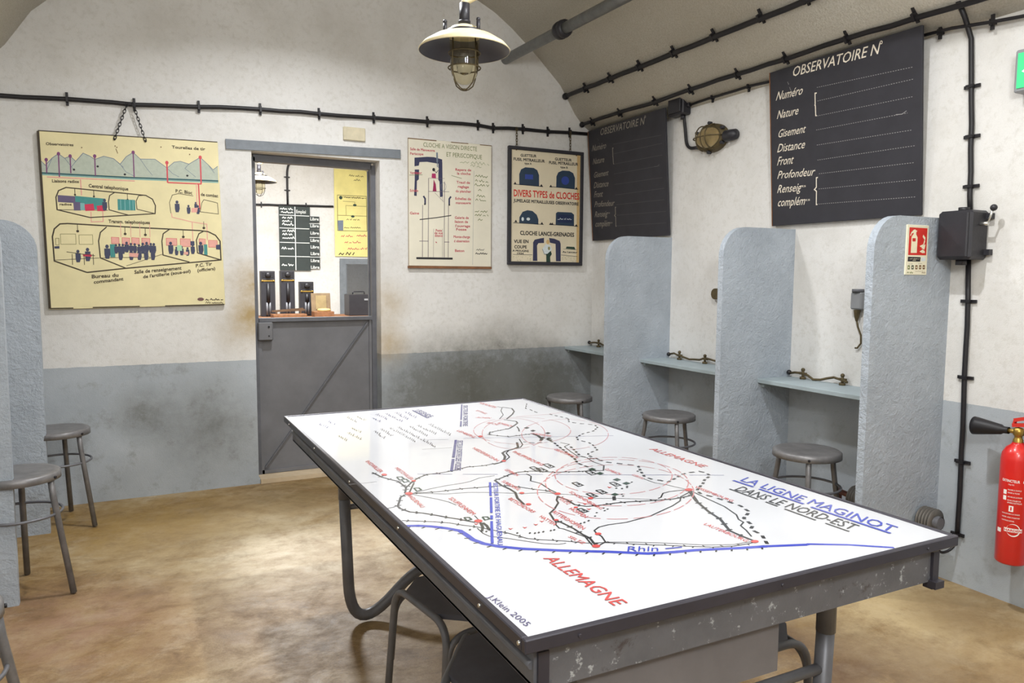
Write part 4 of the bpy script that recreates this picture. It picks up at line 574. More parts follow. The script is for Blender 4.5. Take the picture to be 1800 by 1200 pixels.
 ['p', 'pink', [[0.3841, 0.406], [0.4228, 0.4038], [0.4222, 0.3676], [0.3835, 0.3674]]],
 ['l', 'scarlet', 0.002, [[0.3841, 0.406], [0.4228, 0.4038], [0.4222, 0.3676], [0.3835, 0.3674], [0.3841, 0.406]], None],
 ['p', 'pink', [[0.4339, 0.4064], [0.4729, 0.4042], [0.4723, 0.3679], [0.4333, 0.3677]]],
 ['l', 'scarlet', 0.002, [[0.4339, 0.4064], [0.4729, 0.4042], [0.4723, 0.3679], [0.4333, 0.3677], [0.4339, 0.4064]], None],
 ['p', 'pink', [[0.4863, 0.4043], [0.5289, 0.4021], [0.5284, 0.3682], [0.4857, 0.368]]],
 ['l', 'scarlet', 0.002, [[0.4863, 0.4043], [0.5289, 0.4021], [0.5284, 0.3682], [0.4857, 0.368], [0.4863, 0.4043]], None],
 ['p', 'pink', [[0.6172, 0.4054], [0.6744, 0.4033], [0.6739, 0.3626], [0.6167, 0.3623]]],
 ['l', 'scarlet', 0.002, [[0.6172, 0.4054], [0.6744, 0.4033], [0.6739, 0.3626], [0.6167, 0.3623], [0.6172, 0.4054]], None],
 ['p', 'pink', [[0.6939, 0.4034], [0.7494, 0.4013], [0.7489, 0.3566], [0.6933, 0.3564]]],
 ['l', 'scarlet', 0.002, [[0.6939, 0.4034], [0.7494, 0.4013], [0.7489, 0.3566], [0.6933, 0.3564], [0.6939, 0.4034]], None],
 ['p', 'pink', [[0.7983, 0.4042], [0.8334, 0.4019], [0.8331, 0.3698], [0.7979, 0.3696]]],
 ['l', 'scarlet', 0.002, [[0.7983, 0.4042], [0.8334, 0.4019], [0.8331, 0.3698], [0.7979, 0.3696], [0.7983, 0.4042]], None],
 ['p', 'pink', [[0.851, 0.3956], [0.9005, 0.3934], [0.9001, 0.3534], [0.8505, 0.3532]]],
 ['l', 'scarlet', 0.002, [[0.851, 0.3956], [0.9005, 0.3934], [0.9001, 0.3534], [0.8505, 0.3532], [0.851, 0.3956]], None],
 ['l', 'pink', 0.003, [[0.38, 0.4917], [0.3787, 0.4084]], None],
 ['l', 'pink', 0.003, [[0.432, 0.4924], [0.4307, 0.4089]], None],
 ['l', 'pink', 0.003, [[0.4798, 0.4931], [0.4785, 0.4093]], None],
 ['l', 'pink', 0.003, [[0.5325, 0.4938], [0.5312, 0.4097]], None],
 ['p', 'dusk_blue', [[0.165, 0.3256], [0.1625, 0.3185], [0.1568, 0.3156], [0.1511, 0.3185], [0.1489, 0.3256], [0.1514, 0.3326], [0.1571, 0.3355], [0.1628, 0.3326]]],
 ['p', 'dusk_blue', [[0.1444, 0.3156], [0.1692, 0.3156], [0.1698, 0.2857], [0.1632, 0.2643], [0.1471, 0.2644], [0.1438, 0.2857]]],
 ['p', 'dusk_blue', [[0.2141, 0.3361], [0.2114, 0.3286], [0.2052, 0.3254], [0.1991, 0.3285], [0.1967, 0.3361], [0.1994, 0.3436], [0.2056, 0.3468], [0.2117, 0.3437]]],
 ['p', 'dusk_blue', [[0.1919, 0.3254], [0.2186, 0.3254], [0.2193, 0.2933], [0.2122, 0.2704], [0.1948, 0.2704], [0.1913, 0.2933]]],
 ['p', 'dusk_blue', [[0.3137, 0.3543], [0.3108, 0.3462], [0.3041, 0.3429], [0.2976, 0.3462], [0.295, 0.3543], [0.2978, 0.3624], [0.3045, 0.3657], [0.3111, 0.3624]]],
 ['p', 'dusk_blue', [[0.2897, 0.3428], [0.3185, 0.3429], [0.3194, 0.3085], [0.3118, 0.2839], [0.293, 0.2839], [0.2891, 0.3085]]],
 ['p', 'crimson', [[0.1813, 0.311], [0.2243, 0.3086], [0.2241, 0.2963], [0.1811, 0.2987]]],
 ['l', 'dark_brown', 0.003, [[0.1015, 0.3231], [0.2404, 0.3012]], None],
 ['l', 'dark_brown', 0.003, [[0.1279, 0.311], [0.1267, 0.2497]], None],
 ['l', 'dark_brown', 0.003, [[0.1867, 0.311], [0.1855, 0.2495]], None],
 ['l', 'dark_brown', 0.003, [[0.2319, 0.3111], [0.2308, 0.2494]], None],
 ['p', 'sea_green', [[0.3198, 0.3671], [0.345, 0.3672], [0.3438, 0.2926], [0.3186, 0.2926]]],
 ['p', 'dusk_blue', [[0.3568, 0.3616], [0.3548, 0.3561], [0.3503, 0.3538], [0.3458, 0.356], [0.344, 0.3615], [0.346, 0.3671], [0.3505, 0.3694], [0.355, 0.3671]]],
 ['p', 'dusk_blue', [[0.3404, 0.3537], [0.3601, 0.3538], [0.3607, 0.3304], [0.3555, 0.3136], [0.3427, 0.3136], [0.34, 0.3303]]],
 ['p', 'dusk_blue', [[0.3745, 0.3637], [0.3725, 0.3581], [0.3679, 0.3558], [0.3634, 0.3581], [0.3616, 0.3637], [0.3635, 0.3692], [0.3682, 0.3716], [0.3727, 0.3693]]],
 ['p', 'dusk_blue', [[0.3579, 0.3558], [0.3779, 0.3559], [0.3785, 0.3322], [0.3732, 0.3153], [0.3603, 0.3152], [0.3576, 0.3321]]],
 ['p', 'dusk_blue', [[0.3924, 0.3626], [0.3903, 0.3568], [0.3855, 0.3544], [0.3808, 0.3568], [0.3789, 0.3626], [0.381, 0.3684], [0.3858, 0.3708], [0.3905, 0.3685]]],
 ['p', 'dusk_blue', [[0.3751, 0.3543], [0.3959, 0.3544], [0.3966, 0.3297], [0.3911, 0.312], [0.3775, 0.312], [0.3747, 0.3296]]],
 ['p', 'dusk_blue', [[0.413, 0.3747], [0.4108, 0.3684], [0.4056, 0.3658], [0.4005, 0.3684], [0.3985, 0.3746], [0.4007, 0.3808], [0.4059, 0.3834], [0.411, 0.3809]]],
 ['p', 'dusk_blue', [[0.3944, 0.3658], [0.4168, 0.3659], [0.4174, 0.3395], [0.4116, 0.3205], [0.3971, 0.3205], [0.394, 0.3394]]],
 ['p', 'dusk_blue', [[0.4344, 0.3683], [0.4324, 0.3626], [0.4277, 0.3603], [0.423, 0.3626], [0.4212, 0.3682], [0.4232, 0.3739], [0.4279, 0.3763], [0.4326, 0.3739]]],
 ['p', 'dusk_blue', [[0.4175, 0.3602], [0.4378, 0.3603], [0.4385, 0.3363], [0.4331, 0.3191], [0.4199, 0.319], [0.4171, 0.3362]]],
 ['p', 'dusk_blue', [[0.4545, 0.3666], [0.4524, 0.3609], [0.4476, 0.3585], [0.443, 0.3608], [0.4411, 0.3665], [0.4431, 0.3723], [0.4479, 0.3746], [0.4526, 0.3723]]],
 ['p', 'dusk_blue', [[0.4374, 0.3584], [0.4579, 0.3585], [0.4586, 0.3342], [0.4532, 0.3168], [0.4398, 0.3168], [0.437, 0.3341]]],
 ['p', 'dusk_blue', [[0.4765, 0.3616], [0.4745, 0.356], [0.4699, 0.3537], [0.4653, 0.356], [0.4635, 0.3615], [0.4655, 0.3671], [0.4701, 0.3694], [0.4747, 0.3671]]],
 ['p', 'dusk_blue', [[0.4599, 0.3536], [0.4799, 0.3537], [0.4805, 0.3301], [0.4753, 0.3132], [0.4622, 0.3132], [0.4595, 0.33]]],
 ['p', 'dusk_blue', [[0.4977, 0.3692], [0.4954, 0.3628], [0.4901, 0.3601], [0.4848, 0.3627], [0.4828, 0.3691], [0.485, 0.3755], [0.4904, 0.3782], [0.4956, 0.3756]]],
 ['p', 'dusk_blue', [[0.4786, 0.3601], [0.5016, 0.3602], [0.5024, 0.3331], [0.4963, 0.3136], [0.4813, 0.3136], [0.4782, 0.333]]],
 ['p', 'dusk_blue', [[0.5179, 0.3744], [0.5156, 0.3682], [0.5104, 0.3655], [0.5052, 0.3681], [0.5031, 0.3744], [0.5054, 0.3806], [0.5106, 0.3833], [0.5158, 0.3807]]],
 ['p', 'dusk_blue', [[0.499, 0.3655], [0.5217, 0.3656], [0.5224, 0.3389], [0.5165, 0.3199], [0.5018, 0.3198], [0.4986, 0.3389]]],
 ['p', 'dusk_blue', [[0.5396, 0.369], [0.5375, 0.3633], [0.5328, 0.3609], [0.5281, 0.3632], [0.5262, 0.3689], [0.5283, 0.3746], [0.533, 0.377], [0.5377, 0.3746]]],
 ['p', 'dusk_blue', [[0.5225, 0.3609], [0.5431, 0.361], [0.5437, 0.3369], [0.5384, 0.3196], [0.525, 0.3196], [0.5222, 0.3368]]],
 ['p', 'dusk_blue', [[0.5559, 0.3679], [0.5537, 0.3618], [0.5486, 0.3592], [0.5435, 0.3617], [0.5415, 0.3678], [0.5437, 0.3739], [0.5488, 0.3765], [0.5538, 0.374]]],
 ['p', 'dusk_blue', [[0.5375, 0.3591], [0.5596, 0.3592], [0.5604, 0.3333], [0.5546, 0.3147], [0.5402, 0.3147], [0.5371, 0.3332]]],
 ['p', 'dusk_blue', [[0.379, 0.33], [0.3768, 0.3238], [0.3717, 0.3213], [0.3667, 0.3238], [0.3647, 0.33], [0.3669, 0.3362], [0.372, 0.3387], [0.377, 0.3362]]],
 ['p', 'dusk_blue', [[0.3607, 0.3213], [0.3828, 0.3213], [0.3834, 0.2951], [0.3776, 0.2764], [0.3633, 0.2764], [0.3603, 0.2951]]],
 ['p', 'dusk_blue', [[0.4344, 0.3302], [0.4322, 0.324], [0.4271, 0.3214], [0.422, 0.324], [0.42, 0.3301], [0.4222, 0.3363], [0.4273, 0.3389], [0.4324, 0.3364]]],
 ['p', 'dusk_blue', [[0.416, 0.3214], [0.4382, 0.3214], [0.4389, 0.2951], [0.433, 0.2763], [0.4186, 0.2764], [0.4155, 0.2951]]],
 ['p', 'dusk_blue', [[0.4768, 0.3303], [0.4746, 0.3241], [0.4694, 0.3215], [0.4643, 0.3241], [0.4623, 0.3303], [0.4645, 0.3365], [0.4696, 0.339], [0.4747, 0.3365]]],
 ['p', 'dusk_blue', [[0.4582, 0.3215], [0.4806, 0.3215], [0.4813, 0.2951], [0.4754, 0.2763], [0.4609, 0.2763], [0.4578, 0.2951]]],
 ['p', 'dusk_blue', [[0.5127, 0.3304], [0.5104, 0.3242], [0.5052, 0.3216], [0.5001, 0.3241], [0.4981, 0.3303], [0.5003, 0.3366], [0.5055, 0.3392], [0.5106, 0.3366]]],
 ['p', 'dusk_blue', [[0.494, 0.3215], [0.5165, 0.3216], [0.5172, 0.2952], [0.5113, 0.2763], [0.4967, 0.2763], [0.4936, 0.2951]]],
 ['p', 'dusk_blue', [[0.5487, 0.3305], [0.5465, 0.3242], [0.5412, 0.3216], [0.5361, 0.3242], [0.534, 0.3304], [0.5363, 0.3367], [0.5415, 0.3393], [0.5466, 0.3367]]],
 ['p', 'dusk_blue', [[0.53, 0.3216], [0.5525, 0.3217], [0.5533, 0.2952], [0.5474, 0.2762], [0.5327, 0.2762], [0.5296, 0.2952]]],
 ['p', 'pink', [[0.4159, 0.3176], [0.4659, 0.3152], [0.46, 0.2926], [0.4156, 0.2964]]],
 ['p', 'dusk_blue', [[0.6483, 0.375], [0.6457, 0.3677], [0.6395, 0.3647], [0.6335, 0.3677], [0.631, 0.3749], [0.6337, 0.3822], [0.6398, 0.3853], [0.6458, 0.3823]]],
 ['p', 'dusk_blue', [[0.6263, 0.3646], [0.6528, 0.3648], [0.6537, 0.3338], [0.6468, 0.3117], [0.6295, 0.3117], [0.6259, 0.3337]]],
 ['p', 'dusk_blue', [[0.6762, 0.3479], [0.6744, 0.3428], [0.6701, 0.3407], [0.6659, 0.3428], [0.6643, 0.3478], [0.6661, 0.3529], [0.6703, 0.355], [0.6745, 0.3529]]],
 ['p', 'dusk_blue', [[0.661, 0.3407], [0.6793, 0.3408], [0.68, 0.3194], [0.6752, 0.3041], [0.6632, 0.3041], [0.6607, 0.3194]]],
 ['p', 'dusk_blue', [[0.7057, 0.3524], [0.7037, 0.3468], [0.699, 0.3445], [0.6943, 0.3468], [0.6925, 0.3523], [0.6945, 0.3579], [0.6992, 0.3602], [0.7038, 0.3579]]],
 ['p', 'dusk_blue', [[0.6888, 0.3445], [0.7091, 0.3445], [0.7098, 0.321], [0.7046, 0.3041], [0.6914, 0.3041], [0.6885, 0.3209]]],
 ['p', 'dusk_blue', [[0.7374, 0.3456], [0.7355, 0.3405], [0.7312, 0.3384], [0.727, 0.3405], [0.7253, 0.3455], [0.7271, 0.3506], [0.7314, 0.3527], [0.7356, 0.3506]]],
 ['p', 'dusk_blue', [[0.722, 0.3384], [0.7405, 0.3384], [0.7412, 0.317], [0.7364, 0.3016], [0.7243, 0.3016], [0.7217, 0.3169]]],
 ['p', 'dusk_blue', [[0.7678, 0.3647], [0.7656, 0.3586], [0.7605, 0.3561], [0.7554, 0.3586], [0.7533, 0.3647], [0.7555, 0.3707], [0.7607, 0.3733], [0.7658, 0.3708]]],
 ['p', 'dusk_blue', [[0.7493, 0.356], [0.7716, 0.3561], [0.7725, 0.3303], [0.7666, 0.3119], [0.7521, 0.3119], [0.749, 0.3303]]],
 ['p', 'dusk_blue', [[0.815, 0.376], [0.8123, 0.3686], [0.8061, 0.3655], [0.7998, 0.3685], [0.7974, 0.3759], [0.8, 0.3833], [0.8063, 0.3864], [0.8125, 0.3833]]],
 ['p', 'dusk_blue', [[0.7925, 0.3655], [0.8196, 0.3656], [0.8207, 0.3343], [0.8136, 0.3119], [0.796, 0.3119], [0.7921, 0.3342]]],
 ['p', 'mint', [[0.6739, 0.3626], [0.6992, 0.3653], [0.7011, 0.3309], [0.6735, 0.3308]]],
 ['p', 'sea_green', [[0.8237, 0.3698], [0.8424, 0.3699], [0.8418, 0.3055], [0.823, 0.3081]]],
 ['p', 'dusk_blue', [[0.892, 0.3663], [0.9169, 0.3703], [0.9166, 0.338], [0.8917, 0.3405]]],
 ['p', 'dusk_blue', [[0.7492, 0.3885], [0.7713, 0.3887], [0.771, 0.3631], [0.7489, 0.363]]],
 ['p', 'pink', [[0.7103, 0.3246], [0.7334, 0.3246], [0.7332, 0.308], [0.71, 0.308]]],
 ['t', 'dark_brown', 'Observatoires', [0.0367, 0.9106], [0.1314, 0.0022], [0.0003, 0.0143], 0.02],
 ['t', 'dark_brown', 'Tourelles de tir', [0.6743, 0.9328], [0.1823, -0.0008], [0.0002, 0.0163], 0.02],
 ['t', 'dark_brown', 'Liaisons radios', [0.0545, 0.7083], [0.1289, 0.0014], [0.0003, 0.0157], 0.02],
 ['t', 'dark_brown', 'Central telephonique', [0.2312, 0.688], [0.1993, -0.0105], [0.0003, 0.0183], 0.02],
 ['t', 'dark_brown', 'P.C. Bloc', [0.6824, 0.6755], [0.0898, -0.0078], [0.0003, 0.0189], 0.02],
 ['t', 'dark_brown', 'de combat', [0.821, 0.6613], [0.0963, -0.0065], [0.0002, 0.0179], 0.02],
 ['t', 'dark_brown', 'radios', [0.0834, 0.5821], [0.0572, 0.0012], [0.0003, 0.0122], 0.02],
 ['t', 'dark_brown', 'Transm. telephoniques', [0.3197, 0.4896], [0.2138, -0.0033], [0.0004, 0.0185], 0.02],
 ['t', 'dark_brown', 'Bureau du', [0.2186, 0.1728], [0.1343, 0.0076], [0.0003, 0.0198], 0.02],
 ['t', 'dark_brown', 'commandant', [0.2267, 0.1417], [0.1512, 0.0172], [0.0003, 0.0186], 0.02],
 ['t', 'dark_brown', 'Salle de renseignement', [0.4384, 0.196], [0.2532, 0.0226], [0.0004, 0.0201], 0.02],
 ['t', 'dark_brown', "de l'artillerie (sous-sol)", [0.4827, 0.1693], [0.2585, 0.0311], [0.0003, 0.0176], 0.02],
 ['t', 'dark_brown', 'P.C. Tir', [0.773, 0.2311], [0.0905, 0.0125], [0.0002, 0.0192], 0.02],
 ['t', 'dark_brown', '(officiers)', [0.7809, 0.204], [0.1001, 0.0111], [0.0002, 0.018], 0.02],
 ['p', 'umber', [[0.8095, 0.0373], [0.8058, 0.0313], [0.7964, 0.0277], [0.7848, 0.0279], [0.7754, 0.0318], [0.7719, 0.038], [0.7756, 0.044], [0.785, 0.0476], [0.7966, 0.0474], [0.8059, 0.0435]]],
 ['l', 'dark_brown', 0.004, [[0.8176, 0.0309], [0.8244, 0.0371], [0.831, 0.0308], [0.8377, 0.0331]], None],
 ['l', 'dark_brown', 0.004, [[0.8444, 0.0315], [0.8511, 0.0399], [0.8577, 0.0311], [0.8645, 0.0322], [0.8712, 0.0306], [0.878, 0.0395], [0.8846, 0.0304], [0.8914, 0.0347], [0.8981, 0.0298]], None],
 ['l', 'dark_brown', 0.004, [[0.9048, 0.0316], [0.9116, 0.0303], [0.9184, 0.0329]], None],
 ['l', 'dark_brown', 0.003, [[0.8174, 0.0114], [0.8234, 0.0226], [0.8292, 0.0119], [0.8352, 0.0217], [0.841, 0.0113], [0.847, 0.0173]], None],
 ['l', 'dark_brown', 0.003, [[0.8528, 0.0111], [0.8588, 0.0145], [0.8646, 0.0106], [0.8706, 0.0172], [0.8765, 0.0104], [0.8825, 0.0151], [0.8884, 0.0108], [0.8944, 0.0137], [0.9003, 0.0103], [0.9063, 0.017], [0.9122, 0.01], [0.9182, 0.0116]], None],
 ['p', 'rust', [[0.2117, 0.9075], [0.21, 0.9043], [0.2068, 0.9041], [0.2053, 0.9072], [0.2069, 0.9104], [0.2101, 0.9106]]],
 ['p', 'rust', [[0.3881, 0.9202], [0.3865, 0.9169], [0.3832, 0.9167], [0.3816, 0.9199], [0.3833, 0.9231], [0.3866, 0.9233]]],
 ['p', 'rust', [[0.3795, 0.9271], [0.3778, 0.9239], [0.3745, 0.9237], [0.3729, 0.9268], [0.3746, 0.9301], [0.3779, 0.9302]]],
 ['p', 'rust', [[0.6187, 0.9366], [0.617, 0.9333], [0.6136, 0.9331], [0.6119, 0.9363], [0.6137, 0.9396], [0.6171, 0.9398]]],
 ['p', 'rust', [[0.7726, 0.9031], [0.7708, 0.8998], [0.7674, 0.8996], [0.7657, 0.9028], [0.7675, 0.9062], [0.7709, 0.9063]]],
 ['l', 'rust', 0.003, [[0.3792, 0.9112], [0.3876, 0.8858]], None],
 ['l', 'dark_brown', 0.012, [[0.003, 0.9842], [0.0022, 0.0061]], None],
 ['l', 'dark_brown', 0.005, [[0.003, 0.9866], [0.9276, 0.9861]], None],
 ['l', 'dark_brown', 0.006, [[0.0022, 0.0061], [0.1166, 0.0049]], None],
 ['l', 'dark_brown', 0.006, [[0.2133, 0.0054], [0.4556, 0.0043]], None],
 ['l', 'dark_brown', 0.006, [[0.5912, 0.0029], [0.9252, 0.0027]], None],
]
DRAW['periscope'] = [
 ['p', 'bell', [[0.0459, 0.7373], [0.1369, 0.7499], [0.1366, 0.716], [0.0814, 0.7101], [0.077, 0.6865], [0.0453, 0.6791]]],
 ['p', 'bell', [[0.1369, 0.7499], [0.1882, 0.7515], [0.2484, 0.7402], [0.2483, 0.7185], [0.2201, 0.7093], [0.1366, 0.716]]],
 ['p', 'bell', [[0.2202, 0.7132], [0.2492, 0.7225], [0.2508, 0.5887], [0.2278, 0.5878], [0.2193, 0.5992]]],
 ['p', 'bell', [[0.2279, 0.5917], [0.2508, 0.5927], [0.2531, 0.4862], [0.2313, 0.4807]]],
 ['p', 'bell', [[0.0472, 0.6579], [0.0789, 0.6594], [0.0762, 0.5931], [0.0613, 0.5808], [0.0466, 0.5841]]],
 ['p', 'bell', [[0.0466, 0.5861], [0.0626, 0.5867], [0.0604, 0.4796], [0.0414, 0.4809]]],
 ['l', 'bell', 0.012, [[0.1091, 0.4822], [0.1217, 0.4641], [0.1214, 0.4249]], None],
 ['l', 'bell', 0.012, [[0.3141, 0.4893], [0.3009, 0.472], [0.3006, 0.4303]], None],
 ['p', 'soft_black', [[0.1257, 0.427], [0.1238, 0.4228], [0.1192, 0.4209], [0.1147, 0.4225], [0.1129, 0.4266], [0.1148, 0.4308], [0.1193, 0.4327], [0.1238, 0.4311]]],
 ['p', 'soft_black', [[0.3082, 0.4306], [0.3063, 0.4263], [0.3016, 0.4244], [0.297, 0.426], [0.2951, 0.4302], [0.2971, 0.4344], [0.3017, 0.4363], [0.3063, 0.4347]]],
 ['l', 'mauve_grey', 0.004, [[0.1033, 0.4214], [0.1001, 0.0631]], None],
 ['l', 'mauve_grey', 0.004, [[0.1474, 0.604], [0.1429, 0.0633]], None],
 ['l', 'mauve_grey', 0.004, [[0.2658, 0.5894], [0.2619, 0.0638]], None],
 ['l', 'mauve_grey', 0.004, [[0.2951, 0.4272], [0.2925, 0.0639]], None],
 ['l', 'mauve_grey', 0.002, [[0.1832, 0.2612], [0.1816, 0.0634]], None],
 ['l', 'mauve_grey', 0.002, [[0.2503, 0.2625], [0.2488, 0.0637]], None],
 ['l', 'soft_black', 0.014, [[0.0554, 0.055], [0.3265, 0.0561]], None],
 ['l', 'soft_black', 0.006, [[0.0811, 0.32], [0.2022, 0.3376], [0.3165, 0.3583]], None],
 ['l', 'mauve_grey', 0.004, [[0.0777, 0.173], [0.1438, 0.1738]], None],
 ['l', 'mauve_grey', 0.004, [[0.2638, 0.1713], [0.301, 0.1718]], None],
 ['l', 'mauve_grey', 0.003, [[0.1446, 0.5158], [0.3012, 0.5216]], None],
 ['l', 'mauve_grey', 0.002, [[0.1453, 0.6059], [0.2659, 0.6111]], None],
 ['l', 'slate', 0.012, [[0.21, 0.7852], [0.2116, 0.7196]], None],
 ['l', 'slate', 0.006, [[0.2116, 0.7196], [0.2133, 0.6658]], None],
 ['p', 'soft_black', [[0.1961, 0.6669], [0.194, 0.6599], [0.1886, 0.6554], [0.182, 0.6551], [0.1767, 0.6591], [0.1747, 0.6659], [0.1768, 0.6729], [0.1822, 0.6774], [0.1888, 0.6777], [0.1941, 0.6737]]],
 ['l', 'soft_black', 0.004, [[0.1854, 0.6664], [0.2046, 0.6457], [0.2176, 0.666]], None],
 ['p', 'magenta', [[0.1723, 0.6393], [0.2002, 0.6406], [0.2021, 0.6063], [0.1699, 0.6099]]],
 ['p', 'deep_magenta', [[0.1849, 0.6007], [0.2007, 0.567], [0.2057, 0.52], [0.1778, 0.519], [0.1824, 0.5614]]],
 ['p', 'paper', [[0.2231, 0.6741], [0.2212, 0.6671], [0.2163, 0.6625], [0.2103, 0.6623], [0.2055, 0.6663], [0.2037, 0.6731], [0.2056, 0.6802], [0.2105, 0.6847], [0.2165, 0.685], [0.2213, 0.6809]]],
 ['l', 'mauve_grey', 0.003, [[0.2363, 0.5684], [0.2523, 0.5346]], None],
 ['l', 'mauve_grey', 0.002, [[0.1927, 0.5097], [0.2571, 0.4508]], None],
 ['l', 'mauve_grey', 0.002, [[0.2466, 0.4899], [0.2571, 0.4458]], None],
 ['l', 'slate', 0.002, [[0.2775, 0.5553], [0.2747, 0.5413], [0.2675, 0.5309], [0.2577, 0.5269], [0.248, 0.5302], [0.2409, 0.54], [0.2384, 0.5537], [0.2411, 0.5676], [0.2483, 0.578], [0.2581, 0.5821], [0.2678, 0.5788], [0.2749, 0.569], [0.2775, 0.5553]], None],
 ['l', 'moss_green', 0.003, [[0.008, 0.6174], [0.1029, 0.6264]], None],
 ['l', 'moss_green', 0.003, [[0.3184, 0.6351], [0.3953, 0.6196]], None],
 ['l', 'slate', 0.0015, [[0.4902, 0.6788], [0.4811, 0.0142]], None],
 ['t', 'moss_green', 'CLOCHE A VISION DIRECTE', [0.1099, 0.8165], [0.4034, 0.0016], [0.0002, 0.0292], 0],
 ['t', 'moss_green', 'ET PERISCOPIQUE', [0.2811, 0.7635], [0.2713, 0.0006], [0.0002, 0.0296], 0],
 ['l', 'grey_green', 0.004, [[0.3816, 0.7285], [0.3956, 0.7326], [0.4096, 0.7284], [0.4237, 0.7392], [0.4377, 0.7289], [0.4519, 0.7387]], None],
 ['l', 'grey_green', 0.004, [[0.466, 0.7273], [0.4802, 0.7417], [0.4943, 0.7273], [0.5087, 0.7449], [0.5228, 0.7251], [0.5372, 0.7443], [0.5514, 0.7244], [0.5658, 0.7421], [0.5801, 0.7252]], None],
 ['l', 'grey_green', 0.004, [[0.5945, 0.7349], [0.6089, 0.7242]], None],
 ['l', 'grey_green', 0.004, [[0.4624, 0.7097], [0.4747, 0.723], [0.487, 0.7076], [0.4994, 0.723]], None],
 ['l', 'grey_green', 0.004, [[0.5116, 0.7058], [0.524, 0.7162], [0.5364, 0.7032], [0.5488, 0.7087]], None],
 ['t', 'rose_red', 'Salle de Manoeuvre', [0.0149, 0.7859], [0.1779, 0.0022], [0.0002, 0.0164], 0.02],
 ['t', 'rose_red', 'Periscope', [0.0146, 0.755], [0.0948, 0.0032], [0.0002, 0.0164], 0.02],
 ['t', 'rose_red', 'Ventilateur', [0.0134, 0.6253], [0.0843, 0.0058], [0.0001, 0.0165], 0.02],
 ['t', 'rose_red', 'Echelle', [0.0122, 0.5061], [0.059, 0.0021], [0.0002, 0.0165], 0.02],
 ['t', 'rose_red', 'Gaine', [0.0108, 0.3535], [0.0653, 0.0016], [0.0001, 0.0165], 0.02],
 ['t', 'rose_red', 'Repere de', [0.3482, 0.6701], [0.1196, 0.0037], [0.0001, 0.0169], 0.02],
 ['t', 'rose_red', 'la cloche', [0.3612, 0.645], [0.102, 0.0026], [0.0001, 0.0168], 0.02],
 ['t', 'rose_red', 'Treuil de', [0.3564, 0.5832], [0.102, 0.0022], [0.0001, 0.0169], 0.02],
 ['t', 'rose_red', 'reglage', [0.3672, 0.5538], [0.0832, 0.0013], [0.0002, 0.0169], 0.02],
 ['t', 'rose_red', 'du plancher', [0.3505, 0.5214], [0.1165, 0.0022], [0.0001, 0.0169], 0.02],
 ['t', 'rose_red', 'Echelles de', [0.3469, 0.4696], [0.1198, 0.0019], [0.0001, 0.0169], 0.02],
 ['t', 'rose_red', 'manoeuvre', [0.3511, 0.4398], [0.1132, 0.0035], [0.0001, 0.017], 0.02],
 ['t', 'rose_red', 'Galerie de', [0.3438, 0.336], [0.1054, 0.0025], [0.0001, 0.017], 0.02],
 ['t', 'rose_red', 'liaison de', [0.3436, 0.3081], [0.0998, 0.0022], [0.0001, 0.017], 0.02],
 ['t', 'rose_red', "l'ouvrage", [0.3478, 0.2783], [0.1122, 0.0022], [0.0001, 0.0169], 0.02],
 ['t', 'rose_red', 'Fosse', [0.3543, 0.2544], [0.0777, 0.0014], [0.0001, 0.017], 0.02],
 ['t', 'rose_red', 'Monte-charge', [0.3341, 0.2021], [0.1255, 0.0018], [0.0001, 0.017], 0.02],
 ['t', 'rose_red', 'd observation', [0.3372, 0.1722], [0.1166, 0.0014], [0.0001, 0.017], 0.02],
 ['t', 'rose_red', 'Beton', [0.3445, 0.1042], [0.0699, 0.0006], [0.0001, 0.0171], 0.02],
 ['t', 'rose_red', 'Poste', [0.1992, 0.2418], [0.0455, 0.0007], [0.0002, 0.0168], 0.02],
 ['t', 'rose_red', 'de vue', [0.1905, 0.2238], [0.0595, 0.001], [0.0001, 0.0168], 0.02],
 ['t', 'rose_red', 'distance', [0.1925, 0.2061], [0.0574, 0.0008], [0.0001, 0.0168], 0.02],
 ['l', 'moss_green', 0.004, [[0.4989, 0.6399], [0.5098, 0.65], [0.5207, 0.6395], [0.5316, 0.6534], [0.5424, 0.638], [0.5534, 0.652], [0.5643, 0.638], [0.5753, 0.6441], [0.5862, 0.6361], [0.5972, 0.6491]], None],
 ['l', 'moss_green', 0.004, [[0.4988, 0.6073], [0.5092, 0.6187], [0.5194, 0.6057]], None],
 ['l', 'moss_green', 0.004, [[0.5298, 0.6153], [0.5402, 0.6046], [0.5506, 0.6196], [0.561, 0.6043], [0.5714, 0.61]], None],
 ['l', 'moss_green', 0.004, [[0.5818, 0.6032], [0.5923, 0.6097], [0.6027, 0.6014]], None],
 ['l', 'moss_green', 0.004, [[0.4952, 0.5773], [0.5055, 0.5905], [0.5157, 0.576], [0.5259, 0.5781], [0.5362, 0.5769], [0.5465, 0.5882], [0.5567, 0.5758], [0.567, 0.5869], [0.5773, 0.5767]], None],
 ['l', 'moss_green', 0.004, [[0.5877, 0.588], [0.598, 0.5754], [0.6084, 0.5886]], None],
 ['l', 'moss_green', 0.004, [[0.5117, 0.4998], [0.5227, 0.5136], [0.5335, 0.499], [0.5445, 0.5097], [0.5553, 0.4981], [0.5663, 0.5093], [0.5773, 0.4983]], None],
 ['l', 'moss_green', 0.004, [[0.5026, 0.4712], [0.5129, 0.4834], [0.5231, 0.4718]], None],
 ['l', 'moss_green', 0.004, [[0.5335, 0.4864], [0.5437, 0.4719], [0.554, 0.4741], [0.5644, 0.4724], [0.5747, 0.474], [0.5851, 0.4719]], None],
 ['l', 'moss_green', 0.004, [[0.4976, 0.391], [0.5085, 0.3952], [0.5194, 0.3913], [0.5304, 0.4011]], None],
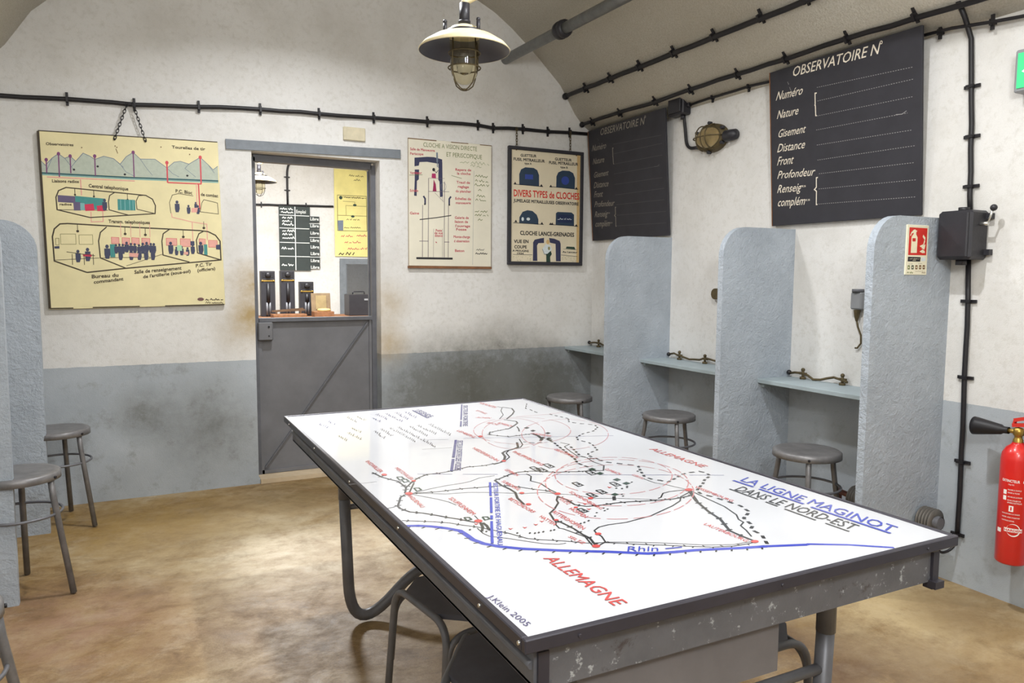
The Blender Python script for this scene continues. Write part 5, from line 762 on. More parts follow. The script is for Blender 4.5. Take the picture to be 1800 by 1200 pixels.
 ['l', 'moss_green', 0.004, [[0.5413, 0.3918], [0.5522, 0.3982], [0.5632, 0.3911], [0.5742, 0.4018], [0.5851, 0.391], [0.5962, 0.403]], None],
 ['l', 'moss_green', 0.004, [[0.4975, 0.3642], [0.5081, 0.3734], [0.5187, 0.3648], [0.5293, 0.3756], [0.5399, 0.3644], [0.5506, 0.3787]], None],
 ['l', 'moss_green', 0.004, [[0.5612, 0.3652], [0.5719, 0.369], [0.5826, 0.3656]], None],
 ['l', 'moss_green', 0.004, [[0.5933, 0.3757], [0.604, 0.3651]], None],
 ['l', 'moss_green', 0.004, [[0.5232, 0.5413], [0.5364, 0.5523], [0.5495, 0.5416]], None],
 ['l', 'moss_green', 0.004, [[0.5221, 0.3308], [0.5342, 0.3433], [0.5463, 0.3321], [0.5584, 0.3394]], None],
 ['l', 'soft_black', 0.003, [[0.5098, 0.1186], [0.5187, 0.1267], [0.5275, 0.1178], [0.5365, 0.1292], [0.5454, 0.1187], [0.5543, 0.124], [0.5632, 0.1184], [0.5722, 0.1299]], None],
 ['l', 'soft_black', 0.005, [[0.5029, 0.0917], [0.5114, 0.1005], [0.5198, 0.0924], [0.5283, 0.0943], [0.5368, 0.0917], [0.5454, 0.1011], [0.5538, 0.0925], [0.5624, 0.1017], [0.5709, 0.0917], [0.5795, 0.0985], [0.588, 0.0919], [0.5966, 0.0972]], None],
 ['p', 'rose_red', [[0.1965, 0.1725], [0.2062, 0.1696], [0.2094, 0.1627], [0.1986, 0.1646]]],
 ['l', 'rust', 0.006, [[-0.0021, 0.8639], [0.2063, 0.8642]], None],
 ['l', 'rust', 0.005, [[0.3145, 0.8639], [0.4466, 0.865]], None],
 ['l', 'rust', 0.005, [[0.536, 0.8644], [0.6289, 0.8649]], None],
 ['l', 'rust', 0.008, [[0, 0], [0.6277, -0.001]], None],
 ['l', 'rust', 0.003, [[0, 0.8631], [0, 0.002]], None],
 ['l', 'rust', 0.002, [[0.63, 0.865], [0.6289, 0]], None],
]
DRAW['cloches'] = [
 ['p', 'sepia', [[0.5576, 0.8113], [0.585, 0.815], [0.585, 0], [0.5637, 0]]],
 ['t', 'soft_black', 'GUETTEUR', [0.0746, 0.7655], [0.1291, 0.0039], [-0.0002, 0.0186], 0.03],
 ['t', 'soft_black', 'FUSIL MITRAILLEUR', [0.0172, 0.7344], [0.2584, 0.0021], [-0.0003, 0.0196], 0.03],
 ['t', 'soft_black', 'type A', [0.1068, 0.7132], [0.0587, -0.0002], [-0.0002, 0.0135], 0.03],
 ['t', 'soft_black', 'GUETTEUR', [0.3643, 0.7602], [0.1444, 0.0013], [-0.0002, 0.019], 0.03],
 ['t', 'soft_black', 'FUSIL MITRAILLEUR', [0.3141, 0.7301], [0.2522, 0.0044], [-0.0003, 0.02], 0.03],
 ['t', 'soft_black', 'type B', [0.4113, 0.7075], [0.0637, -0.0012], [-0.0002, 0.0138], 0.03],
 ['t', 'soft_black', 'JUMELAGE MITRAILLEUSES OBSERVATOIRE', [0.0187, 0.4356], [0.5571, 0.0002], [-0.0003, 0.0217], 0.03],
 ['t', 'soft_black', 'CLOCHE LANCE-GRENADES', [0.0751, 0.1991], [0.4645, -0.0009], [-0.0004, 0.0281], 0.03],
 ['t', 'soft_black', 'VUE EN', [0.0248, 0.1381], [0.1189, 0.0023], [-0.0003, 0.0229], 0.03],
 ['t', 'soft_black', 'COUPE', [0.0276, 0.0987], [0.1026, 0.0007], [-0.0003, 0.0218], 0.03],
 ['t', 'soft_black', 'A MOUGINS', [0.014, 0.0747], [0.133, -0.0013], [-0.0001, 0.0146], 0.03],
 ['t', 'soft_black', '1934', [0.0513, 0.0562], [0.0525, -0.0008], [-0.0001, 0.0125], 0.03],
 ['t', 'soft_black', 'Au Lanceur', [0.4401, 0.0749], [0.1313, -0.0015], [-0.0002, 0.0128], 0.03],
 ['t', 'bright_red', 'DIVERS TYPES de CLOCHES', [0.0204, 0.477], [0.561, 0.0032], [-0.0006, 0.0476], 0.02],
 ['p', 'steel_blue', [[0.0645, 0.5606], [0.0635, 0.6384], [0.0782, 0.6733], [0.1129, 0.6906], [0.1835, 0.6909], [0.2132, 0.6767], [0.2292, 0.6407], [0.2303, 0.5589]]],
 ['p', 'steel_blue', [[0.3769, 0.5625], [0.3782, 0.6422], [0.3935, 0.6726], [0.4299, 0.6892], [0.4913, 0.69], [0.5249, 0.6756], [0.5416, 0.6388], [0.5403, 0.5593]]],
 ['p', 'steel_blue', [[0.0658, 0.2853], [0.0676, 0.3269], [0.0938, 0.3671], [0.1346, 0.3807], [0.1759, 0.3766], [0.2118, 0.3513], [0.2265, 0.318], [0.227, 0.2781]]],
 ['p', 'steel_blue', [[0.376, 0.2842], [0.3772, 0.3693], [0.3917, 0.3792], [0.5145, 0.3803], [0.537, 0.3648], [0.5383, 0.2788]]],
 ['p', 'cobalt', [[0.1113, 0.6405], [0.1782, 0.6415], [0.1787, 0.607], [0.1117, 0.6062]]],
 ['p', 'cobalt', [[0.4899, 0.6173], [0.4867, 0.6032], [0.4773, 0.5917], [0.4636, 0.5849], [0.4483, 0.5843], [0.4345, 0.5899], [0.4248, 0.6006], [0.4212, 0.6143], [0.4244, 0.6283], [0.4337, 0.6398], [0.4474, 0.6466], [0.4627, 0.6473], [0.4766, 0.6418], [0.4863, 0.631]]],
 ['p', 'pale', [[0.1051, 0.3142], [0.1032, 0.3056], [0.098, 0.3002], [0.0915, 0.3001], [0.0862, 0.3052], [0.084, 0.3138], [0.0859, 0.3224], [0.0911, 0.3278], [0.0976, 0.3279], [0.1029, 0.3228]]],
 ['p', 'pale', [[0.1567, 0.3164], [0.1538, 0.3096], [0.1462, 0.3053], [0.1368, 0.3051], [0.1291, 0.3091], [0.1261, 0.3158], [0.1289, 0.3226], [0.1365, 0.3269], [0.1459, 0.3271], [0.1536, 0.3231]]],
 ['p', 'night_blue', [[0.392, 0.3611], [0.5209, 0.3623], [0.5219, 0.3], [0.3928, 0.3005]]],
 ['l', 'pale', 0.003, [[0.3925, 0.3219], [0.4006, 0.3239], [0.4088, 0.3226], [0.4167, 0.3346], [0.425, 0.3235], [0.4331, 0.329], [0.4414, 0.3234]], None],
 ['l', 'pale', 0.003, [[0.4494, 0.3326], [0.4577, 0.3235], [0.4658, 0.3361]], None],
 ['l', 'pale', 0.003, [[0.4741, 0.3241], [0.4823, 0.3313], [0.4906, 0.3247], [0.4987, 0.334], [0.5071, 0.3246], [0.5152, 0.3291]], None],
 ['l', 'soft_black', 0.004, [[0.0193, 0.5639], [0.2637, 0.5591]], None],
 ['l', 'soft_black', 0.004, [[0.3224, 0.5636], [0.5715, 0.5573]], None],
 ['l', 'soft_black', 0.004, [[0.016, 0.2843], [0.2723, 0.2811]], None],
 ['l', 'soft_black', 0.004, [[0.3204, 0.2831], [0.572, 0.2784]], None],
 ['p', 'soft_black', [[0.017, 0.5628], [0.0307, 0.582], [0.0425, 0.5628]]],
 ['p', 'soft_black', [[0.2362, 0.5591], [0.2503, 0.5786], [0.2625, 0.5591]]],
 ['p', 'soft_black', [[0.3165, 0.5591], [0.3307, 0.5787], [0.343, 0.5591]]],
 ['p', 'soft_black', [[0.5404, 0.555], [0.555, 0.575], [0.5678, 0.555]]],
 ['p', 'soft_black', [[0.0252, 0.2886], [0.0388, 0.3076], [0.0507, 0.2881]]],
 ['p', 'soft_black', [[0.2437, 0.2805], [0.2577, 0.2998], [0.27, 0.28]]],
 ['p', 'soft_black', [[0.318, 0.2799], [0.3322, 0.2992], [0.3446, 0.2793]]],
 ['p', 'soft_black', [[0.3325, 0.2801], [0.3467, 0.2995], [0.3591, 0.2796]]],
 ['p', 'soft_black', [[0.5446, 0.2757], [0.5593, 0.2954], [0.572, 0.2752]]],
 ['p', 'bell', [[0.1832, 0.0095], [0.184, 0.125], [0.2172, 0.1253], [0.2212, 0.0095]]],
 ['p', 'bell', [[0.184, 0.124], [0.1837, 0.146], [0.1965, 0.1661], [0.2499, 0.1783], [0.2761, 0.1819], [0.2766, 0.1438], [0.2289, 0.1412], [0.2172, 0.1243]]],
 ['p', 'bell', [[0.3194, 0.1824], [0.3642, 0.1787], [0.4131, 0.1623], [0.422, 0.141], [0.383, 0.1385], [0.3283, 0.1475]]],
 ['p', 'bell', [[0.3769, 0.1427], [0.422, 0.141], [0.4239, 0.0096], [0.3824, 0.0096]]],
 ['p', 'forest', [[0.2979, -0.0021], [0.2971, 0.0519], [0.2848, 0.073], [0.3352, 0.0892], [0.3452, 0.0627], [0.331, 0.0414], [0.3341, -0.0021]]],
 ['p', 'sepia', [[0.3246, 0.1528], [0.322, 0.1428], [0.3149, 0.1366], [0.3059, 0.1365], [0.2986, 0.1426], [0.2957, 0.1525], [0.2983, 0.1625], [0.3055, 0.1687], [0.3144, 0.1688], [0.3217, 0.1627]]],
 ['p', 'pale', [[0.2629, 0.0993], [0.2924, 0.1366], [0.3347, 0.1264], [0.3448, 0.0946], [0.3054, 0.0625], [0.2754, 0.0624]]],
 ['p', 'olive', [[0.3313, 0.1051], [0.3283, 0.0953], [0.3207, 0.0912], [0.3129, 0.0952], [0.3096, 0.1049], [0.3127, 0.1147], [0.3203, 0.1188], [0.328, 0.1148]]],
 ['l', 'soft_black', 0.003, [[0.2629, 0.0993], [0.2814, 0.0593], [0.3054, 0.0625]], None],
 ['l', 'soft_black', 0.003, [[0.0166, 0.054], [0.1779, 0.0536]], None],
 ['l', 'soft_black', 0.003, [[0.4269, 0.0577], [0.5718, 0.0475]], None],
 ['p', 'olive', [[0.5348, 0.0143], [0.5332, 0.0122], [0.5304, 0.013], [0.5303, 0.0155], [0.5331, 0.0163]]],
 ['p', 'olive', [[0.1577, 0.0429], [0.1561, 0.0409], [0.1535, 0.0416], [0.1535, 0.0441], [0.1561, 0.0449]]],
 ['p', 'olive', [[0.5172, 0.0213], [0.5155, 0.0193], [0.5127, 0.0201], [0.5127, 0.0226], [0.5155, 0.0234]]],
 ['p', 'olive', [[0.0985, 0.0393], [0.0969, 0.0373], [0.0943, 0.038], [0.0943, 0.0405], [0.0969, 0.0413]]],
 ['p', 'olive', [[0.4985, 0.0438], [0.4968, 0.0418], [0.4941, 0.0425], [0.494, 0.0451], [0.4968, 0.0459]]],
 ['p', 'olive', [[0.1668, 0.0135], [0.1652, 0.0115], [0.1626, 0.0122], [0.1625, 0.0147], [0.1652, 0.0155]]],
 ['p', 'olive', [[0.5089, 0.0357], [0.5072, 0.0336], [0.5045, 0.0344], [0.5044, 0.0369], [0.5072, 0.0377]]],
 ['p', 'olive', [[0.1626, 0.0245], [0.161, 0.0226], [0.1583, 0.0233], [0.1583, 0.0258], [0.1609, 0.0265]]],
 ['p', 'olive', [[0.5558, 0.0145], [0.5541, 0.0125], [0.5513, 0.0133], [0.5513, 0.0158], [0.5541, 0.0166]]],
 ['p', 'olive', [[0.099, 0.0304], [0.0974, 0.0284], [0.0948, 0.0292], [0.0948, 0.0316], [0.0974, 0.0324]]],
 ['p', 'olive', [[0.5161, 0.0306], [0.5144, 0.0286], [0.5116, 0.0294], [0.5116, 0.0319], [0.5144, 0.0327]]],
 ['p', 'olive', [[0.0444, 0.0344], [0.0428, 0.0324], [0.0402, 0.0331], [0.0402, 0.0356], [0.0428, 0.0363]]],
 ['p', 'olive', [[0.5456, 0.0458], [0.5439, 0.0437], [0.5411, 0.0445], [0.5411, 0.047], [0.5439, 0.0478]]],
 ['p', 'olive', [[0.0266, 0.0223], [0.025, 0.0203], [0.0224, 0.0211], [0.0224, 0.0235], [0.0249, 0.0243]]],
 ['p', 'olive', [[0.4721, 0.0265], [0.4704, 0.0245], [0.4676, 0.0253], [0.4676, 0.0278], [0.4703, 0.0286]]],
 ['p', 'olive', [[0.0931, 0.0331], [0.0915, 0.0311], [0.0889, 0.0318], [0.0889, 0.0343], [0.0915, 0.035]]],
 ['p', 'olive', [[0.5715, 0.0399], [0.5698, 0.0379], [0.567, 0.0386], [0.567, 0.0412], [0.5697, 0.042]]],
 ['p', 'olive', [[0.0838, 0.0383], [0.0822, 0.0363], [0.0796, 0.0371], [0.0796, 0.0395], [0.0822, 0.0403]]],
 ['p', 'olive', [[0.5207, 0.0366], [0.519, 0.0346], [0.5162, 0.0354], [0.5162, 0.0379], [0.519, 0.0387]]],
 ['p', 'olive', [[0.0751, 0.0178], [0.0736, 0.0159], [0.0709, 0.0166], [0.0709, 0.0191], [0.0735, 0.0198]]],
 ['p', 'olive', [[0.4776, 0.0256], [0.476, 0.0236], [0.4732, 0.0244], [0.4732, 0.0269], [0.4759, 0.0277]]],
 ['p', 'olive', [[0.1616, 0.0424], [0.16, 0.0404], [0.1574, 0.0411], [0.1573, 0.0436], [0.16, 0.0443]]],
 ['p', 'olive', [[0.4418, 0.0383], [0.4401, 0.0362], [0.4373, 0.037], [0.4373, 0.0395], [0.44, 0.0403]]],
 ['p', 'olive', [[0.1397, 0.0229], [0.1382, 0.0209], [0.1355, 0.0216], [0.1355, 0.0241], [0.1381, 0.0249]]],
 ['p', 'olive', [[0.466, 0.0344], [0.4644, 0.0323], [0.4616, 0.0331], [0.4616, 0.0356], [0.4643, 0.0364]]],
 ['p', 'olive', [[0.047, 0.0286], [0.0454, 0.0266], [0.0428, 0.0274], [0.0428, 0.0298], [0.0454, 0.0306]]],
 ['p', 'olive', [[0.4394, 0.0202], [0.4378, 0.0182], [0.435, 0.019], [0.435, 0.0215], [0.4377, 0.0223]]],
 ['p', 'olive', [[0.1607, 0.0101], [0.1591, 0.0081], [0.1565, 0.0089], [0.1564, 0.0113], [0.1591, 0.0121]]],
 ['p', 'olive', [[0.5353, 0.0102], [0.5336, 0.0081], [0.5308, 0.0089], [0.5308, 0.0114], [0.5336, 0.0122]]],
 ['p', 'olive', [[0.022, 0.0349], [0.0204, 0.0329], [0.0178, 0.0337], [0.0178, 0.0361], [0.0204, 0.0369]]],
 ['p', 'olive', [[0.5675, 0.0174], [0.5658, 0.0153], [0.563, 0.0161], [0.5629, 0.0186], [0.5657, 0.0194]]],
 ['p', 'olive', [[0.0838, 0.0105], [0.0822, 0.0085], [0.0796, 0.0092], [0.0796, 0.0117], [0.0822, 0.0125]]],
 ['p', 'olive', [[0.5193, 0.0157], [0.5176, 0.0136], [0.5149, 0.0144], [0.5148, 0.0169], [0.5176, 0.0177]]],
 ['p', 'olive', [[0.0651, 0.0387], [0.0635, 0.0367], [0.0609, 0.0374], [0.0608, 0.0399], [0.0634, 0.0406]]],
 ['p', 'olive', [[0.4945, 0.042], [0.4928, 0.0399], [0.49, 0.0407], [0.49, 0.0432], [0.4927, 0.044]]],
 ['p', 'olive', [[0.0793, 0.0098], [0.0777, 0.0078], [0.0751, 0.0086], [0.0751, 0.011], [0.0777, 0.0118]]],
 ['p', 'olive', [[0.4788, 0.0468], [0.4771, 0.0448], [0.4744, 0.0456], [0.4743, 0.0481], [0.4771, 0.0489]]],
 ['p', 'olive', [[0.0261, 0.0394], [0.0245, 0.0374], [0.0219, 0.0381], [0.0219, 0.0406], [0.0245, 0.0413]]],
 ['p', 'olive', [[0.5418, 0.0333], [0.5401, 0.0313], [0.5373, 0.0321], [0.5373, 0.0346], [0.54, 0.0354]]],
 ['p', 'olive', [[0.0645, 0.0422], [0.0629, 0.0402], [0.0603, 0.041], [0.0603, 0.0434], [0.0629, 0.0442]]],
 ['p', 'olive', [[0.5695, 0.031], [0.5678, 0.029], [0.565, 0.0298], [0.5649, 0.0323], [0.5677, 0.0331]]],
 ['p', 'olive', [[0.0516, 0.0436], [0.05, 0.0416], [0.0474, 0.0423], [0.0474, 0.0448], [0.0499, 0.0456]]],
 ['p', 'olive', [[0.4409, 0.0406], [0.4392, 0.0385], [0.4364, 0.0393], [0.4364, 0.0418], [0.4391, 0.0426]]],
 ['p', 'olive', [[0.1255, 0.0404], [0.1239, 0.0384], [0.1213, 0.0392], [0.1212, 0.0416], [0.1239, 0.0424]]],
 ['p', 'olive', [[0.4391, 0.0282], [0.4374, 0.0261], [0.4346, 0.0269], [0.4346, 0.0294], [0.4373, 0.0302]]],
 ['p', 'olive', [[0.0585, 0.0084], [0.0569, 0.0064], [0.0543, 0.0072], [0.0543, 0.0096], [0.0569, 0.0104]]],
 ['p', 'olive', [[0.4503, 0.0267], [0.4486, 0.0247], [0.4459, 0.0254], [0.4458, 0.028], [0.4485, 0.0287]]],
 ['p', 'olive', [[0.141, 0.0307], [0.1394, 0.0287], [0.1368, 0.0294], [0.1367, 0.0319], [0.1394, 0.0326]]],
 ['p', 'olive', [[0.5703, 0.0289], [0.5686, 0.0269], [0.5658, 0.0277], [0.5658, 0.0302], [0.5686, 0.031]]],
 ['p', 'olive', [[0.0571, 0.0304], [0.0555, 0.0284], [0.0529, 0.0292], [0.0529, 0.0316], [0.0554, 0.0324]]],
 ['p', 'olive', [[0.4385, 0.0309], [0.4368, 0.0288], [0.4341, 0.0296], [0.434, 0.0321], [0.4367, 0.0329]]],
 ['p', 'olive', [[0.0584, 0.0125], [0.0568, 0.0105], [0.0542, 0.0113], [0.0541, 0.0137], [0.0567, 0.0145]]],
 ['p', 'olive', [[0.5485, 0.0281], [0.5468, 0.026], [0.544, 0.0268], [0.5439, 0.0293], [0.5467, 0.0301]]],
 ['p', 'olive', [[0.0241, 0.0362], [0.0225, 0.0342], [0.0199, 0.035], [0.0199, 0.0374], [0.0225, 0.0382]]],
 ['p', 'olive', [[0.4666, 0.0391], [0.465, 0.0371], [0.4622, 0.0379], [0.4622, 0.0404], [0.4649, 0.0412]]],
 ['p', 'olive', [[0.0557, 0.0132], [0.0541, 0.0112], [0.0515, 0.012], [0.0514, 0.0144], [0.054, 0.0152]]],
 ['p', 'olive', [[0.4527, 0.0451], [0.451, 0.0431], [0.4483, 0.0439], [0.4482, 0.0464], [0.451, 0.0472]]],
 ['p', 'olive', [[0.1656, 0.0248], [0.164, 0.0228], [0.1614, 0.0236], [0.1613, 0.026], [0.164, 0.0268]]],
 ['p', 'olive', [[0.5707, 0.0318], [0.569, 0.0298], [0.5662, 0.0306], [0.5661, 0.0331], [0.5689, 0.0339]]],
 ['p', 'olive', [[0.1614, 0.0215], [0.1598, 0.0195], [0.1571, 0.0202], [0.1571, 0.0227], [0.1597, 0.0235]]],
 ['p', 'forest', [[0.4667, 0.1061], [0.4751, 0.1223], [0.5432, 0.1207], [0.5535, 0.1014]]],
 ['l', 'soft_black', 0.002, [[0.4446, 0.1027], [0.571, 0.0993]], None],
 ['p', 'rust', [[0.045, 0.8114], [0.0434, 0.8077], [0.0393, 0.8059], [0.0352, 0.8072], [0.0335, 0.8108], [0.0351, 0.8145], [0.0392, 0.8163], [0.0433, 0.815]]],
 ['p', 'rust', [[0.5577, 0.8092], [0.5559, 0.8053], [0.5515, 0.8035], [0.5471, 0.8048], [0.5452, 0.8085], [0.547, 0.8124], [0.5514, 0.8142], [0.5558, 0.8129]]],
]
DRAW['chalk'] = [
 ['t', 'chalk', 'OBSERVATOIRE N', [0.1541, 0.7737], [0.5114, -0.0118], [0.0131, 0.0475], 0.004],
 ['l', 'chalk', 0.004, [[0.6879, 0.8081], [0.6867, 0.8045], [0.6838, 0.8028], [0.6803, 0.8036], [0.6775, 0.8066], [0.6765, 0.8107], [0.6778, 0.8143], [0.6807, 0.816], [0.6842, 0.8152], [0.6869, 0.8122], [0.6879, 0.8081]], None],
 ['t', 'chalk', 'Numéro', [0.0392, 0.6747], [0.1762, -0.0035], [0.0195, 0.0429], 0.004],
 ['t', 'chalk', 'Nature', [0.0446, 0.5761], [0.1426, -0.0012], [0.0158, 0.042], 0.004],
 ['t', 'chalk', 'Gisement', [0.0476, 0.4755], [0.1842, -0.0021], [0.0157, 0.0403], 0.004],
 ['t', 'chalk', 'Distance', [0.0427, 0.3982], [0.1844, -0.004], [0.017, 0.0422], 0.004],
 ['t', 'chalk', 'Front', [0.0406, 0.328], [0.1076, -0.0034], [0.017, 0.0443], 0.004],
 ['t', 'chalk', 'Profondeur', [0.0407, 0.2557], [0.2476, -0.0094], [0.0169, 0.0408], 0.004],
 ['t', 'chalk', 'Renseig', [0.0383, 0.1791], [0.1605, -0.0043], [0.017, 0.0419], 0.004],
 ['t', 'chalk', 'complém', [0.0385, 0.106], [0.1851, -0.005], [0.0146, 0.0432], 0.004],
 ['t', 'chalk', 'ts', [0.2084, 0.1936], [0.0271, -0.0007], [0.0004, 0.0126], 0],
 ['t', 'chalk', 'ts', [0.231, 0.1192], [0.0312, 0.0001], [0.0003, 0.0124], 0],
 ['l', 'chalk', 0.006, [[0.3121, 0.6578], [0.3012, 0.659], [0.3016, 0.6039], [0.2993, 0.5999], [0.3025, 0.5967], [0.3043, 0.5468], [0.3108, 0.5448]], None],
 ['l', 'chalk', 0.006, [[0.3142, 0.233], [0.3043, 0.2322], [0.3039, 0.1838], [0.2915, 0.1735], [0.3044, 0.1635], [0.3022, 0.0949], [0.3099, 0.0952]], None],
 ['l', 'dim_chalk', 0.0026, [[0.313, 0.6851], [0.8445, 0.6605]], [0.007, 0.006]],
 ['l', 'dim_chalk', 0.0026, [[0.3163, 0.6173], [0.8428, 0.6075]], [0.007, 0.006]],
 ['l', 'dim_chalk', 0.0026, [[0.314, 0.5434], [0.8405, 0.5316]], [0.007, 0.006]],
 ['l', 'dim_chalk', 0.0026, [[0.3064, 0.4739], [0.8161, 0.4648]], [0.007, 0.006]],
 ['l', 'dim_chalk', 0.0026, [[0.3095, 0.3975], [0.8359, 0.3852]], [0.007, 0.006]],
 ['l', 'dim_chalk', 0.0026, [[0.3126, 0.3212], [0.8557, 0.3135]], [0.007, 0.006]],
 ['l', 'dim_chalk', 0.0026, [[0.3213, 0.2507], [0.8533, 0.2387]], [0.007, 0.006]],
 ['l', 'dim_chalk', 0.0026, [[0.3189, 0.1736], [0.8596, 0.1607]], [0.007, 0.006]],
 ['l', 'dim_chalk', 0.0026, [[0.3165, 0.0965], [0.8572, 0.0845]], [0.007, 0.006]],
 ['l', 'dim_chalk', 0.003, [[0.7574, 0.4679], [0.7891, 0.4644], [0.812, 0.4751]], None],
 ['l', 'dim_chalk', 0.002, [[0.1219, 0.7554], [0.1251, 0.7499], [0.1282, 0.74], [0.1318, 0.7442]], None],
 ['l', 'dim_chalk', 0.002, [[0.1346, 0.7255], [0.1379, 0.7205], [0.141, 0.7097], [0.1444, 0.7087], [0.1474, 0.6954], [0.1508, 0.6981], [0.1537, 0.6807]], None],
 ['l', 'dim_chalk', 0.002, [[0.1572, 0.6847], [0.16, 0.6657]], None],
]
DRAW['firesign'] = [
 ['p', 'bright_red', [[0.0143, 0.1987], [0.1317, 0.1983], [0.132, 0.0838], [0.0138, 0.0827]]],
 ['p', 'cream', [[0.0304, 0.1581], [0.0382, 0.1687], [0.0604, 0.1691], [0.0698, 0.1577], [0.0693, 0.0926], [0.03, 0.0919]]],
 ['p', 'bright_red', [[0.037, 0.154], [0.0576, 0.1544], [0.058, 0.1407], [0.0375, 0.1403]]],
 ['p', 'cream', [[0.0399, 0.1677], [0.0445, 0.1767], [0.0299, 0.1728], [0.0261, 0.1632], [0.0203, 0.1642], [0.0273, 0.178], [0.0417, 0.1887], [0.0515, 0.191], [0.0599, 0.1849], [0.0588, 0.168]]],
 ['p', 'cream', [[0.0541, 0.1874], [0.0648, 0.186], [0.0641, 0.1818], [0.0542, 0.1821]]],
 ['p', 'cream', [[0.0865, 0.1223], [0.1092, 0.1306], [0.1167, 0.1544], [0.1212, 0.1414], [0.1095, 0.1201], [0.0932, 0.1172]]],
 ['p', 'cream', [[0.0974, 0.1147], [0.1215, 0.1309], [0.1241, 0.1257], [0.1181, 0.1072], [0.1057, 0.1112]]],
 ['p', 'cream', [[0.1025, 0.162], [0.1063, 0.171], [0.113, 0.1648], [0.1214, 0.1597], [0.1217, 0.1493], [0.1101, 0.1532]]],
 ['p', 'cream', [[0.0872, 0.0987], [0.1058, 0.108], [0.1208, 0.102], [0.1235, 0.0936], [0.1063, 0.0923]]],
 ['p', 'soft_black', [[0.014, 0.0759], [0.0961, 0.0753], [0.0951, 0.0564], [0.013, 0.0559]]],
 ['p', 'pale', [[0.1011, 0.0743], [0.129, 0.0743], [0.1278, 0.0591], [0.0999, 0.0585]]],
 ['l', 'cream', 0.0012, [[0.025, 0.0665], [0.0287, 0.0671], [0.0324, 0.0665], [0.0361, 0.0682], [0.0399, 0.0662], [0.0435, 0.0701]], None],
 ['l', 'cream', 0.0012, [[0.0473, 0.0665], [0.051, 0.0671], [0.0548, 0.0664], [0.0584, 0.0697], [0.0622, 0.0662], [0.0658, 0.0682], [0.0696, 0.0665], [0.0733, 0.0693], [0.0771, 0.0664]], None],
 ['l', 'cream', 0.0012, [[0.0808, 0.0668], [0.0845, 0.0665], [0.0881, 0.0701]], None],
 ['l', 'cream', 0.0012, [[0.0457, 0.0603], [0.0486, 0.0616], [0.0516, 0.0604], [0.0545, 0.0624], [0.0574, 0.0604], [0.0603, 0.063], [0.0633, 0.0601], [0.0662, 0.0611]], None],
 ['p', 'moss_green', [[0.0144, 0.0396], [0.0291, 0.0399], [0.0297, 0.0226], [0.0149, 0.0223]]],
 ['p', 'cream', [[0.0253, 0.0309], [0.0244, 0.0279], [0.0221, 0.0267], [0.0198, 0.0278], [0.0187, 0.0308], [0.0196, 0.0338], [0.0219, 0.0351], [0.0242, 0.0339]]],
 ['p', 'forest', [[0.039, 0.0401], [0.0537, 0.0404], [0.0543, 0.0231], [0.0395, 0.0228]]],
 ['p', 'cream', [[0.0499, 0.0314], [0.049, 0.0284], [0.0468, 0.0271], [0.0444, 0.0283], [0.0433, 0.0313], [0.0442, 0.0342], [0.0465, 0.0355], [0.0489, 0.0343]]],
 ['p', 'rust', [[0.0644, 0.0406], [0.0792, 0.0408], [0.0797, 0.0235], [0.0649, 0.0233]]],
 ['p', 'cream', [[0.0753, 0.0318], [0.0745, 0.0289], [0.0722, 0.0276], [0.0698, 0.0288], [0.0688, 0.0317], [0.0696, 0.0347], [0.0719, 0.036], [0.0743, 0.0348]]],
 ['p', 'rust', [[0.089, 0.041], [0.1038, 0.0413], [0.1043, 0.024], [0.0895, 0.0237]]],
 ['p', 'cream', [[0.0999, 0.0323], [0.0991, 0.0293], [0.0968, 0.028], [0.0944, 0.0292], [0.0934, 0.0322], [0.0943, 0.0352], [0.0965, 0.0364], [0.0989, 0.0352]]],
 ['p', 'rust', [[0.1128, 0.0415], [0.1276, 0.0417], [0.1281, 0.0244], [0.1133, 0.0241]]],
 ['p', 'cream', [[0.1237, 0.0327], [0.1229, 0.0298], [0.1206, 0.0285], [0.1182, 0.0297], [0.1172, 0.0326], [0.118, 0.0356], [0.1203, 0.0369], [0.1227, 0.0357]]],
 ['l', 'soft_black', 0.001, [[0.0216, 0.0447], [0.0243, 0.0459], [0.0271, 0.0446], [0.0298, 0.0451]], None],
 ['l', 'soft_black', 0.001, [[0.0325, 0.0446], [0.0352, 0.0461], [0.038, 0.0446], [0.0407, 0.046], [0.0435, 0.0446], [0.0461, 0.0471]], None],
 ['l', 'soft_black', 0.001, [[0.0831, 0.047], [0.0858, 0.0475], [0.0885, 0.0471], [0.0913, 0.0474]], None],
 ['l', 'soft_black', 0.001, [[0.094, 0.047], [0.0967, 0.0481], [0.0995, 0.0472], [0.1022, 0.0483], [0.105, 0.0472], [0.1077, 0.0476]], None],
 ['l', 'rust', 0.001, [[0.0652, 0.0144], [0.0684, 0.0164], [0.0718, 0.0144], [0.075, 0.0154], [0.0783, 0.0146], [0.0816, 0.0159], [0.0849, 0.0144], [0.0881, 0.0179], [0.0915, 0.0144], [0.0947, 0.0155], [0.098, 0.0144], [0.1013, 0.0166], [0.1046, 0.0147]], None],
 ['l', 'rust', 0.001, [[0.1078, 0.0176], [0.1112, 0.0145], [0.1144, 0.0175], [0.1177, 0.0148]], None],
 ['l', 'rust', 0.001, [[0.121, 0.0156], [0.1243, 0.0147], [0.1275, 0.0166], [0.1309, 0.0147]], None],
 ['l', 'moss_green', 0.003, [[0.0129, 0.0067], [0.0183, 0.012], [0.0239, 0.0068]], None],
 ['l', 'moss_green', 0.003, [[0.0293, 0.0118], [0.035, 0.0067], [0.0403, 0.0123], [0.046, 0.0068], [0.0514, 0.0098]], None],
 ['l', 'rust', 0.002, [[0.1089, 0.0073], [0.1129, 0.0112], [0.1171, 0.0076], [0.1212, 0.0105], [0.1254, 0.0072], [0.1294, 0.0107], [0.1336, 0.0072]], None],
]
